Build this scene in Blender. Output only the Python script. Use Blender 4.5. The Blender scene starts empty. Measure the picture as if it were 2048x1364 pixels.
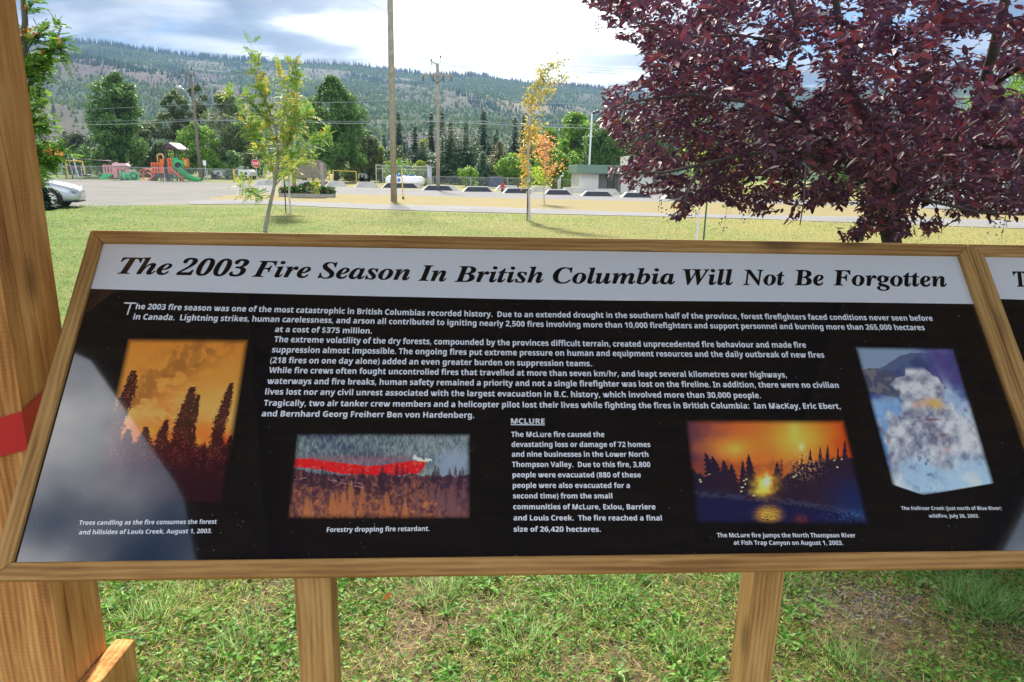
import bpy, bmesh, math, random, json
import numpy as np
from mathutils import Vector, Matrix
from mathutils.geometry import tessellate_polygon

random.seed(7)
RNG = np.random.default_rng(11)
sc = bpy.context.scene
COL = sc.collection
R_ = math.radians

# ------------------------------------------------------------------ camera
FPX, CX, CY = 1365.0, 1024.0, 682.0
PITCH, ROLL, CAMH = R_(13.9), R_(1.25), 1.6
fw = np.array([0, math.cos(PITCH), -math.sin(PITCH)])
_r0 = np.array([1.0, 0, 0]); _u0 = np.cross(_r0, fw)
RT = _r0 * math.cos(ROLL) + _u0 * math.sin(ROLL)
UP = _u0 * math.cos(ROLL) - _r0 * math.sin(ROLL)
CAM = np.array([0, 0, CAMH])
cd = bpy.data.cameras.new('camera'); cd.sensor_width = 36; cd.lens = FPX / 2048 * 36
cd.clip_start = 0.05; cd.clip_end = 20000
co = bpy.data.objects.new('camera', cd); COL.objects.link(co)
M = Matrix([[RT[0], UP[0], -fw[0], 0], [RT[1], UP[1], -fw[1], 0], [RT[2], UP[2], -fw[2], CAMH], [0, 0, 0, 1]])
co.matrix_world = M
sc.camera = co

# ------------------------------------------------------------------ sky, sun, exposure
SUN_EL, SUN_AZ = R_(42), R_(-12)            # azimuth measured from +Y towards +X
sun_dir = Vector((math.sin(SUN_AZ) * math.cos(SUN_EL), math.cos(SUN_AZ) * math.cos(SUN_EL), math.sin(SUN_EL)))
SKY_STRENGTH = 0.05
world = bpy.data.worlds.new('World'); sc.world = world; world.use_nodes = True
nt = world.node_tree; N = nt.nodes; L = nt.links; N.clear()
def wn(t, **k):
    n = N.new(t)
    for a, b in k.items(): setattr(n, a, b)
    return n
def wmath(op, a, b=None, c=None, clamp=False):
    n = wn('ShaderNodeMath', operation=op); n.use_clamp = clamp
    for i, v in enumerate((a, b, c)):
        if v is None: continue
        if isinstance(v, (int, float)): n.inputs[i].default_value = v
        else: L.new(v, n.inputs[i])
    return n.outputs[0]
sky = wn('ShaderNodeTexSky', sky_type='NISHITA'); sky.sun_disc = False
sky.sun_elevation = SUN_EL; sky.sun_rotation = SUN_AZ
sky.altitude = 400; sky.air_density = 1.0; sky.dust_density = 0.8; sky.ozone_density = 1.3
tc = wn('ShaderNodeTexCoord'); nv = wn('ShaderNodeVectorMath', operation='NORMALIZE'); L.new(tc.outputs['Generated'], nv.inputs[0])
sep = wn('ShaderNodeSeparateXYZ'); L.new(nv.outputs[0], sep.inputs[0])
zc = wmath('MAXIMUM', wmath('ADD', sep.outputs[2], 0.10), 0.06)
cx_ = wmath('DIVIDE', sep.outputs[0], zc); cy_ = wmath('DIVIDE', sep.outputs[1], zc)
comb = wn('ShaderNodeCombineXYZ'); L.new(cx_, comb.inputs[0]); L.new(wmath('MULTIPLY', cy_, 1.3), comb.inputs[1])
n1 = wn('ShaderNodeTexNoise'); n1.inputs['Scale'].default_value = 0.62; n1.inputs['Detail'].default_value = 9; n1.inputs['Roughness'].default_value = 0.55; n1.inputs['Distortion'].default_value = 0.5
L.new(comb.outputs[0], n1.inputs['Vector'])
n2 = wn('ShaderNodeTexNoise'); n2.inputs['Scale'].default_value = 1.7; n2.inputs['Detail'].default_value = 8; n2.inputs['Distortion'].default_value = 0.3
off = wn('ShaderNodeVectorMath', operation='ADD'); off.inputs[1].default_value = (3.3, 7.1, 1.7); L.new(comb.outputs[0], off.inputs[0]); L.new(off.outputs[0], n2.inputs['Vector'])
dot = wn('ShaderNodeVectorMath', operation='DOT_PRODUCT'); L.new(nv.outputs[0], dot.inputs[0])
gd = Vector((math.sin(R_(-1)) * math.cos(R_(17)), math.cos(R_(-1)) * math.cos(R_(17)), math.sin(R_(17))))
dot.inputs[1].default_value = gd
dcl = wmath('MAXIMUM', dot.outputs['Value'], 0.0)
glow = wmath('POWER', dcl, 22.0)           # thin bright cloud lit from behind by the sun
core = wmath('POWER', dcl, 60.0)
# cloud cover
mr = wn('ShaderNodeMapRange', interpolation_type='SMOOTHSTEP'); mr.inputs['From Min'].default_value = 0.42; mr.inputs['From Max'].default_value = 0.58
L.new(wmath('ADD', n1.outputs[0], wmath('MULTIPLY', glow, 0.16)), mr.inputs['Value'])
cover = mr.outputs[0]
# cloud brightness : grey undersides .. bright thin edges
cbr = wn('ShaderNodeMapRange', interpolation_type='SMOOTHSTEP'); cbr.inputs['From Min'].default_value = 0.36; cbr.inputs['From Max'].default_value = 0.66; L.new(n2.outputs[0], cbr.inputs['Value']); cb = cbr.outputs[0]
cmix = wn('ShaderNodeMix', data_type='RGBA'); L.new(cb, cmix.inputs[0])
cmix.inputs[6].default_value = (0.63, 0.72, 0.86, 1); cmix.inputs[7].default_value = (1.50, 1.46, 1.42, 1)
cl2 = wn('ShaderNodeMix', data_type='RGBA'); L.new(wmath('MINIMUM', wmath('MULTIPLY', glow, 1.2), 1.0), cl2.inputs[0])
L.new(cmix.outputs[2], cl2.inputs[6]); cl2.inputs[7].default_value = (1.0, 0.97, 0.90, 1)
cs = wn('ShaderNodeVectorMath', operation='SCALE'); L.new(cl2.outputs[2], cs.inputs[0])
CLOUD = 0.075
sky_fill = wmath('MULTIPLY', wmath('POWER', wmath('SUBTRACT', 1.0, dot.outputs['Value']), 1.5), 0.46)   # added cloud brightness away from the sun, to light the sign and its reflection
L.new(wmath('MULTIPLY', wmath('MULTIPLY_ADD', cb, 0.7, 0.62), wmath('ADD', wmath('MULTIPLY', glow, 0.45), wmath('ADD', wmath('MULTIPLY', core, 0.5), wmath('ADD', sky_fill, CLOUD)))), cs.inputs['Scale'])
skys = wn('ShaderNodeVectorMath', operation='SCALE'); L.new(sky.outputs[0], skys.inputs[0]); skys.inputs['Scale'].default_value = SKY_STRENGTH
skyt = wn('ShaderNodeVectorMath', operation='MULTIPLY'); L.new(skys.outputs[0], skyt.inputs[0]); skyt.inputs[1].default_value = (0.45, 0.60, 0.76)
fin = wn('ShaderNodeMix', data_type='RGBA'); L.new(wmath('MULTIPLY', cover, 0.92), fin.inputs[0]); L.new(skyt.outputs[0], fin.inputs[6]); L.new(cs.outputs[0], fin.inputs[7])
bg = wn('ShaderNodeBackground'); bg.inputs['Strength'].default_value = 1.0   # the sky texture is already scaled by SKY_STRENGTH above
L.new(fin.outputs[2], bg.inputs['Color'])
ow = wn('ShaderNodeOutputWorld'); L.new(bg.outputs[0], ow.inputs['Surface'])

sl = bpy.data.lights.new('sun', 'SUN'); sl.energy = 3.2; sl.angle = R_(6.0); sl.color = (1.0, 0.93, 0.82)
so = bpy.data.objects.new('sun', sl); COL.objects.link(so)
so.rotation_euler = sun_dir.to_track_quat('Z', 'Y').to_euler()
sc.view_settings.view_transform = 'Standard'; sc.view_settings.look = 'None'
sc.view_settings.exposure = 1.85; sc.view_settings.gamma = 1.0; sc.view_settings.use_curve_mapping = False
sc.render.engine = 'CYCLES'
sc.cycles.max_bounces = 6; sc.cycles.diffuse_bounces = 3; sc.cycles.transparent_max_bounces = 8
sc.cycles.use_denoising = True

# ------------------------------------------------------------------ picture <-> place helpers
def ray(px, py): return RT * (px - CX) / FPX - UP * (py - CY) / FPX + fw
def ground(px, py, z=0.0):
    d = ray(px, py); return CAM + d * ((z - CAMH) / d[2])
def aty(px, py, Y):
    d = ray(px, py); return CAM + d * (Y / d[1])
def depth(P): return float((np.asarray(P) - CAM) @ fw)
def proj(P):
    d = np.asarray(P, float) - CAM; z = d @ fw
    return CX + FPX * (d @ RT) / z, CY - FPX * (d @ UP) / z

# ------------------------------------------------------------------ noise
def _hash(ix, iy, s):
    h = (ix.astype(np.int64) * 374761393 + iy.astype(np.int64) * 668265263 + s * 982451653) & 0xffffffff
    h = ((h ^ (h >> 13)) * 1274126177) & 0xffffffff
    return ((h ^ (h >> 16)) & 0xffff) / 65535.0
def vnoise(x, y, s=0):
    x = np.asarray(x, float); y = np.asarray(y, float)
    ix = np.floor(x); iy = np.floor(y); fx = x - ix; fy = y - iy
    fx = fx * fx * (3 - 2 * fx); fy = fy * fy * (3 - 2 * fy)
    a = _hash(ix, iy, s); b = _hash(ix + 1, iy, s); c = _hash(ix, iy + 1, s); d = _hash(ix + 1, iy + 1, s)
    return (a * (1 - fx) + b * fx) * (1 - fy) + (c * (1 - fx) + d * fx) * fy
def fbm(x, y, s=0, o=4):
    r = 0; a = 0.5; t = 0
    for i in range(o):
        r = r + a * vnoise(np.asarray(x) * 2 ** i + 17.3 * i, np.asarray(y) * 2 ** i, s + i); t += a; a *= 0.5
    return r / t
def sstep(a, b, x):
    t = np.clip((np.asarray(x, float) - a) / (b - a), 0, 1); return t * t * (3 - 2 * t)
def lin(c):
    c = np.asarray(c, float) / 255.0
    return np.where(c <= 0.04045, c / 12.92, ((c + 0.055) / 1.055) ** 2.4)

# ------------------------------------------------------------------ objects
def tag(o, label=None, cat=None, group=None, kind=None):
    if label: o['label'] = label
    if cat: o['category'] = cat
    if group: o['group'] = group
    if kind: o['kind'] = kind
    return o
def thing(name, label, cat, loc=(0, 0, 0), rotz=0.0, group=None):
    o = bpy.data.objects.new(name, None); COL.objects.link(o); o.empty_display_size = 0.2
    o.location = [float(v) for v in loc]; o.rotation_euler = (0, 0, rotz)
    return tag(o, label, cat, group)
def finish(name, me, mat, parent=None, smooth=False):
    if mat is not None:
        for m in (mat if isinstance(mat, (list, tuple)) else [mat]): me.materials.append(m)
    if smooth: me.polygons.foreach_set('use_smooth', np.ones(len(me.polygons), bool))
    o = bpy.data.objects.new(name, me); COL.objects.link(o)
    if parent is not None: o.parent = parent
    return o
def np_mesh(name, V, F, mat, parent=None, col=None, smooth=False):
    V = np.ascontiguousarray(V, np.float32); F = np.ascontiguousarray(F, np.int32)
    me = bpy.data.meshes.new(name); n, k = F.shape
    me.vertices.add(len(V)); me.vertices.foreach_set('co', V.ravel())
    me.loops.add(n * k); me.loops.foreach_set('vertex_index', F.ravel())
    me.polygons.add(n); me.polygons.foreach_set('loop_start', np.arange(0, n * k, k, dtype=np.int32))
    me.update(calc_edges=True)
    if col is not None:
        a = me.color_attributes.new('col', 'FLOAT_COLOR', 'POINT')
        c = np.ones((len(V), 4), np.float32); c[:, :3] = col; a.data.foreach_set('color', c.ravel())
    return finish(name, me, mat, parent, smooth)
def copy_tree(o, parent=None):
    c = o.copy(); COL.objects.link(c); c.parent = parent
    for ch in o.children: copy_tree(ch, c)
    return c

class MB:
    def __init__(s): s.v = []; s.f = []
    def add(s, vs, fs):
        b = len(s.v); s.v += [tuple(float(q) for q in p) for p in vs]; s.f += [tuple(b + i for i in f) for f in fs]; return s
    def box(s, c, size, rz=0.0, M=None):
        x, y, z = [k / 2 for k in size]
        vs = [Vector((a, b, d)) for a in (-x, x) for b in (-y, y) for d in (-z, z)]
        if M is None: M = Matrix.Rotation(rz, 3, 'Z')
        vs = [M @ p + Vector(c) for p in vs]
        return s.add(vs, [(0, 1, 3, 2), (4, 6, 7, 5), (0, 4, 5, 1), (2, 3, 7, 6), (0, 2, 6, 4), (1, 5, 7, 3)])
    def bx(s, x0, x1, y0, y1, z0, z1): return s.box(((x0 + x1) / 2, (y0 + y1) / 2, (z0 + z1) / 2), (abs(x1 - x0), abs(y1 - y0), abs(z1 - z0)))
    def tube(s, pts, r, seg=8, caps=True):
        pts = [Vector([float(q) for q in p]) for p in pts]
        rr = r if isinstance(r, (list, tuple)) else [r] * len(pts)
        b = len(s.v); n = len(pts); prev = None
        for i, p in enumerate(pts):
            d = (pts[min(i + 1, n - 1)] - pts[max(i - 1, 0)]).normalized()
            if prev is None: a = d.orthogonal().normalized()
            else:
                a = prev - d * prev.dot(d); a = a.normalized() if a.length > 1e-6 else d.orthogonal().normalized()
            prev = a; c = d.cross(a)
            for k in range(seg):
                t = 2 * math.pi * k / seg; s.v.append(tuple(p + (a * math.cos(t) + c * math.sin(t)) * rr[i]))
        for i in range(n - 1):
            for k in range(seg):
                k2 = (k + 1) % seg; s.f.append((b + i * seg + k, b + i * seg + k2, b + (i + 1) * seg + k2, b + (i + 1) * seg + k))
        if caps:
            s.f.append(tuple(b + k for k in reversed(range(seg)))); s.f.append(tuple(b + (n - 1) * seg + k for k in range(seg)))
        return s
    def lathe(s, prof, seg=16, c=(0, 0, 0), M=None):
        b = len(s.v); M = M or Matrix.Identity(3)
        for (r, z) in prof:
            for k in range(seg):
                t = 2 * math.pi * k / seg
                s.v.append(tuple(M @ Vector((max(r, 1e-4) * math.cos(t), max(r, 1e-4) * math.sin(t), z)) + Vector(c)))
        for i in range(len(prof) - 1):
            for k in range(seg):
                k2 = (k + 1) % seg; s.f.append((b + i * seg + k, b + i * seg + k2, b + (i + 1) * seg + k2, b + (i + 1) * seg + k))
        s.f.append(tuple(b + k for k in reversed(range(seg)))); s.f.append(tuple(b + (len(prof) - 1) * seg + k for k in range(seg)))
        return s
    def prism(s, poly, y0, y1):
        # poly in (x,z), extruded along y
        n = len(poly); vs = [(x, y0, z) for x, z in poly] + [(x, y1, z) for x, z in poly]
        fs = [tuple(range(n)), tuple(reversed(range(n, 2 * n)))] + [(i, n + i, n + (i + 1) % n, (i + 1) % n) for i in range(n)]
        return s.add(vs, fs)
    def build(s, name, mat, parent=None, smooth=False, origin=None, bevel=0.0):
        me = bpy.data.meshes.new(name); v = s.v
        if origin is not None: v = [(p[0] - origin[0], p[1] - origin[1], p[2] - origin[2]) for p in v]
        me.from_pydata(v, [], s.f); me.update()
        bm = bmesh.new(); bm.from_mesh(me)
        if bevel > 0: bmesh.ops.bevel(bm, geom=bm.edges[:], offset=bevel, segments=1, affect='EDGES')
        bmesh.ops.recalc_face_normals(bm, faces=bm.faces[:]); bm.to_mesh(me); bm.free()
        o = finish(name, me, mat, parent, smooth)
        return o

# ------------------------------------------------------------------ materials
MATS = {}
class NT:
    def __init__(s, name):
        s.m = bpy.data.materials.new(name); s.m.use_nodes = True; s.t = s.m.node_tree; s.t.nodes.clear()
        s.out = s.t.nodes.new('ShaderNodeOutputMaterial')
    def n(s, t, **k):
        x = s.t.nodes.new(t)
        for a, b in k.items(): setattr(x, a, b)
        return x
    def l(s, a, b): s.t.links.new(a, b)
    def mapping(s, scale=(1, 1, 1), src='Object', loc=None):
        c = s.n('ShaderNodeTexCoord'); m = s.n('ShaderNodeMapping'); m.inputs['Scale'].default_value = scale
        if loc is not None: m.inputs['Location'].default_value = loc
        s.l(c.outputs[src], m.inputs[0]); return m.outputs[0]
    def noise(s, vec, scale, detail=4, rough=0.5, dist=0.0):
        x = s.n('ShaderNodeTexNoise'); x.inputs['Scale'].default_value = scale; x.inputs['Detail'].default_value = detail
        x.inputs['Roughness'].default_value = rough; x.inputs['Distortion'].default_value = dist
        s.l(vec, x.inputs['Vector']); return x.outputs[0]
    def ramp(s, fac, stops):
        x = s.n('ShaderNodeValToRGB'); e = x.color_ramp.elements
        while len(e) > 1: e.remove(e[-1])
        e[0].position = stops[0][0]; e[0].color = (*stops[0][1], 1)
        for p, c in stops[1:]:
            q = e.new(p); q.color = (*c, 1)
        s.l(fac, x.inputs[0]); return x.outputs[0]
    def mix(s, fac, a, b, blend='MIX'):
        x = s.n('ShaderNodeMix', data_type='RGBA', blend_type=blend)
        for i, v in ((0, fac), (6, a), (7, b)):
            if isinstance(v, (int, float)): x.inputs[i].default_value = v
            elif isinstance(v, tuple): x.inputs[i].default_value = (*v, 1)
            else: s.l(v, x.inputs[i])
        return x.outputs[2]
    def math(s, op, a, b=None, clamp=False):
        x = s.n('ShaderNodeMath', operation=op); x.use_clamp = clamp
        for i, v in enumerate((a, b)):
            if v is None: continue
            if isinstance(v, (int, float)): x.inputs[i].default_value = v
            else: s.l(v, x.inputs[i])
        return x.outputs[0]
    def bsdf(s, color, rough=0.6, bump=None, bstr=0.3, bdist=0.01, metal=0.0, spec=0.5, coat=0.0):
        p = s.n('ShaderNodeBsdfPrincipled')
        if isinstance(color, tuple): p.inputs['Base Color'].default_value = (*color, 1)
        else: s.l(color, p.inputs['Base Color'])
        if isinstance(rough, (int, float)): p.inputs['Roughness'].default_value = rough
        else: s.l(rough, p.inputs['Roughness'])
        p.inputs['Metallic'].default_value = metal; p.inputs['Specular IOR Level'].default_value = spec
        p.inputs['Coat Weight'].default_value = coat; p.inputs['Coat Roughness'].default_value = 0.03
        if bump is not None:
            b = s.n('ShaderNodeBump'); b.inputs['Strength'].default_value = bstr; b.inputs['Distance'].default_value = bdist
            s.l(bump, b.inputs['Height']); s.l(b.outputs[0], p.inputs['Normal'])
        s.l(p.outputs[0], s.out.inputs[0]); s.p = p; return s.m

def paint(name, color, rough=0.5, var=0.12, scale=3.0, metal=0.0, bump=0.15, spec=0.5):
    if name in MATS: return MATS[name]
    t = NT(name); v = t.mapping(); nz = t.noise(v, scale, 6, 0.6); n3 = t.noise(v, scale * 14, 3)
    c = t.mix(t.math('MULTIPLY', nz, 1.0), tuple(k * (1 - var * 1.6) for k in color), tuple(min(1, k * (1 + var)) for k in color))
    MATS[name] = t.bsdf(c, rough, n3, bump, 0.004, metal, spec); return MATS[name]
def wood(name, dark, mid, light, axis='x', grain=1.0, rough=0.7, knots=True, saw=False):
    t = NT(name); c = t.n('ShaderNodeTexCoord'); oi = t.n('ShaderNodeObjectInfo')
    ad = t.n('ShaderNodeVectorMath', operation='ADD'); rv = t.n('ShaderNodeCombineXYZ')
    r10 = t.math('MULTIPLY', oi.outputs['Random'], 37.0)
    for i in range(3): t.l(r10, rv.inputs[i])
    t.l(c.outputs['Object'], ad.inputs[0]); t.l(rv.outputs[0], ad.inputs[1])
    def mp(sc_):
        m = t.n('ShaderNodeMapping'); m.inputs['Scale'].default_value = sc_; t.l(ad.outputs[0], m.inputs[0]); return m.outputs[0]
    g = grain; st = (1.2, 22, 22) if axis == 'x' else (22, 22, 1.2)
    big = (0.8, 7, 7) if axis == 'x' else (7, 7, 0.8)
    a = t.noise(mp(st), 3.0 * g, 8, 0.62, 0.7); b = t.noise(mp(big), 1.6 * g, 4, 0.5, 1.2)
    fine = t.noise(mp((4, 160, 160) if axis == 'x' else (160, 160, 4)), 2.0, 3, 0.6)
    w = t.n('ShaderNodeTexWave', wave_type='BANDS', bands_direction='Y' if axis == 'x' else 'X'); w.inputs['Scale'].default_value = 22 * g; w.inputs['Distortion'].default_value = 5.5
    w.inputs['Detail'].default_value = 3; w.inputs['Detail Scale'].default_value = 0.6
    t.l(mp((0.25, 1, 1) if axis == 'x' else (1, 1, 0.25)), w.inputs['Vector'])
    f = t.math('ADD', t.math('MULTIPLY', a, 0.45), t.math('ADD', t.math('MULTIPLY', b, 0.45), t.math('MULTIPLY', w.outputs[0], 0.10)))
    col = t.ramp(f, [(0.36, dark), (0.50, mid), (0.62, light)])
    col = t.mix(t.math('MULTIPLY', fine, 0.35), col, dark, 'MULTIPLY')
    h = t.math('ADD', t.math('MULTIPLY', a, 0.6), t.math('MULTIPLY', fine, 0.6))
    if knots:
        vo = t.n('ShaderNodeTexVoronoi'); vo.inputs['Scale'].default_value = 1.0; vo.inputs['Randomness'].default_value = 1.0
        t.l(mp((2.4, 7, 7) if axis == 'x' else (7, 7, 2.4)), vo.inputs['Vector'])
        k = t.n('ShaderNodeMapRange'); k.inputs['From Min'].default_value = 0.07; k.inputs['From Max'].default_value = 0.21; k.inputs['To Min'].default_value = 1; k.inputs['To Max'].default_value = 0
        t.l(vo.outputs['Distance'], k.inputs[0])
        col = t.mix(t.math('MULTIPLY', k.outputs[0], 0.75), col, tuple(q * 0.42 for q in dark))
    if saw:
        s1 = t.n('ShaderNodeTexWave', wave_type='BANDS', bands_direction='Z'); s1.inputs['Scale'].default_value = 27; s1.inputs['Distortion'].default_value = 9.0; s1.inputs['Detail'].default_value = 4
        s1.inputs['Detail Scale'].default_value = 0.8
        t.l(mp((1, 1, 1)), s1.inputs['Vector'])
        fz = t.noise(mp((1, 1, 1)), 240, 3, 0.7)
        h = t.math('ADD', h, t.math('ADD', t.math('MULTIPLY', s1.outputs[0], 0.22), t.math('MULTIPLY', fz, 0.8)))
        col = t.mix(t.math('MULTIPLY', s1.outputs[0], 0.07), col, light)
    m = t.bsdf(col, rough, h, 0.55 if saw else 0.35, 0.004 if saw else 0.0015, 0, 0.35); MATS[name] = m; return m
def foliage(name, trans=0.4, rough=0.5, spec=0.3, tcol=1.6):
    t = NT(name); a = t.n('ShaderNodeAttribute'); a.attribute_name = 'col'
    p = t.n('ShaderNodeBsdfPrincipled'); t.l(a.outputs['Color'], p.inputs['Base Color']); p.inputs['Roughness'].default_value = rough
    p.inputs['Specular IOR Level'].default_value = spec
    tr = t.n('ShaderNodeBsdfTranslucent'); sc_ = t.n('ShaderNodeVectorMath', operation='SCALE'); sc_.inputs['Scale'].default_value = tcol
    t.l(a.outputs['Color'], sc_.inputs[0]); t.l(sc_.outputs[0], tr.inputs[0])
    mx = t.n('ShaderNodeMixShader'); mx.inputs[0].default_value = trans
    t.l(p.outputs[0], mx.inputs[1]); t.l(tr.outputs[0], mx.inputs[2]); t.l(mx.outputs[0], t.out.inputs[0])
    MATS[name] = t.m; return t.m
def vcol(name, rough=0.3, spec=0.5, coat=0.0, metal=0.0):
    t = NT(name); a = t.n('ShaderNodeAttribute'); a.attribute_name = 'col'
    return t.bsdf(a.outputs['Color'], rough, None, spec=spec, coat=coat, metal=metal)

LEAF = foliage('leaf', 0.38, 0.5, 0.3, 1.25); NEEDLE = foliage('needle', 0.2, 0.6, 0.2, 1.2); GRASSM = foliage('grass_blade', 0.45, 0.5, 0.3, 1.7)
PLUM = foliage('purple_leaf', 0.24, 0.50, 0.34, 1.55)
BARK = paint('bark', (0.10, 0.085, 0.07), 0.9, 0.5, 6, bump=0.6)
PALEBARK = paint('pale_bark', (0.30, 0.27, 0.24), 0.8, 0.35, 8, bump=0.5)

# ------------------------------------------------------------------ scattered leaves
DIAMOND = (np.array([[0, 0, 0], [0.45, 0.5, 0.06], [1, 0, 0], [0.45, -0.5, 0.06]]), np.array([[0, 3, 2], [0, 2, 1]]))
LEAF6 = (np.array([[0, 0, 0], [0.5, 0, -0.05], [1, 0, 0.0], [0.22, 0.40, 0.09], [0.62, 0.46, 0.07], [0.22, -0.40, 0.09], [0.62, -0.46, 0.07]]),
         np.array([[0, 1, 3], [3, 1, 4], [4, 1, 2], [0, 5, 1], [5, 6, 1], [6, 2, 1]]))
BLADE = (np.array([[0, 0.5, 0], [0, -0.5, 0], [0.55, 0.36, 0.10], [0.55, -0.36, 0.10], [1, 0, 0.32]]), np.array([[0, 1, 3], [0, 3, 2], [2, 3, 4]]))
def norm(a): return a / np.maximum(np.linalg.norm(a, axis=1, keepdims=True), 1e-9)
def scatter(name, tmpl, pos, d, nrm, Ls, Ws, col, mat, parent=None, H=None):
    T, F = tmpl; n = len(pos); d = norm(d); side = norm(np.cross(d, nrm)); nn = np.cross(side, d)
    Ls = np.broadcast_to(np.asarray(Ls, float), (n,)); Ws = np.broadcast_to(np.asarray(Ws, float), (n,)); H = Ls if H is None else H
    V = pos[:, None] + d[:, None] * (T[None, :, :1] * Ls[:, None, None]) + side[:, None] * (T[None, :, 1:2] * Ws[:, None, None]) + nn[:, None] * (T[None, :, 2:] * np.broadcast_to(H, (n,))[:, None, None])
    m = len(T); FF = (F[None] + (np.arange(n) * m)[:, None, None]).reshape(-1, 3)
    C_ = np.repeat(np.clip(col, 0.002, 1), m, axis=0)
    return np_mesh(name, V.reshape(-1, 3), FF, mat, parent, C_)
def rnd(n, rng=RNG): return rng.normal(size=(n, 3))
def palette(pal, n, rng, w=None):
    pal = np.array(pal); i = rng.choice(len(pal), n, p=w); return pal[i]

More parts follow.
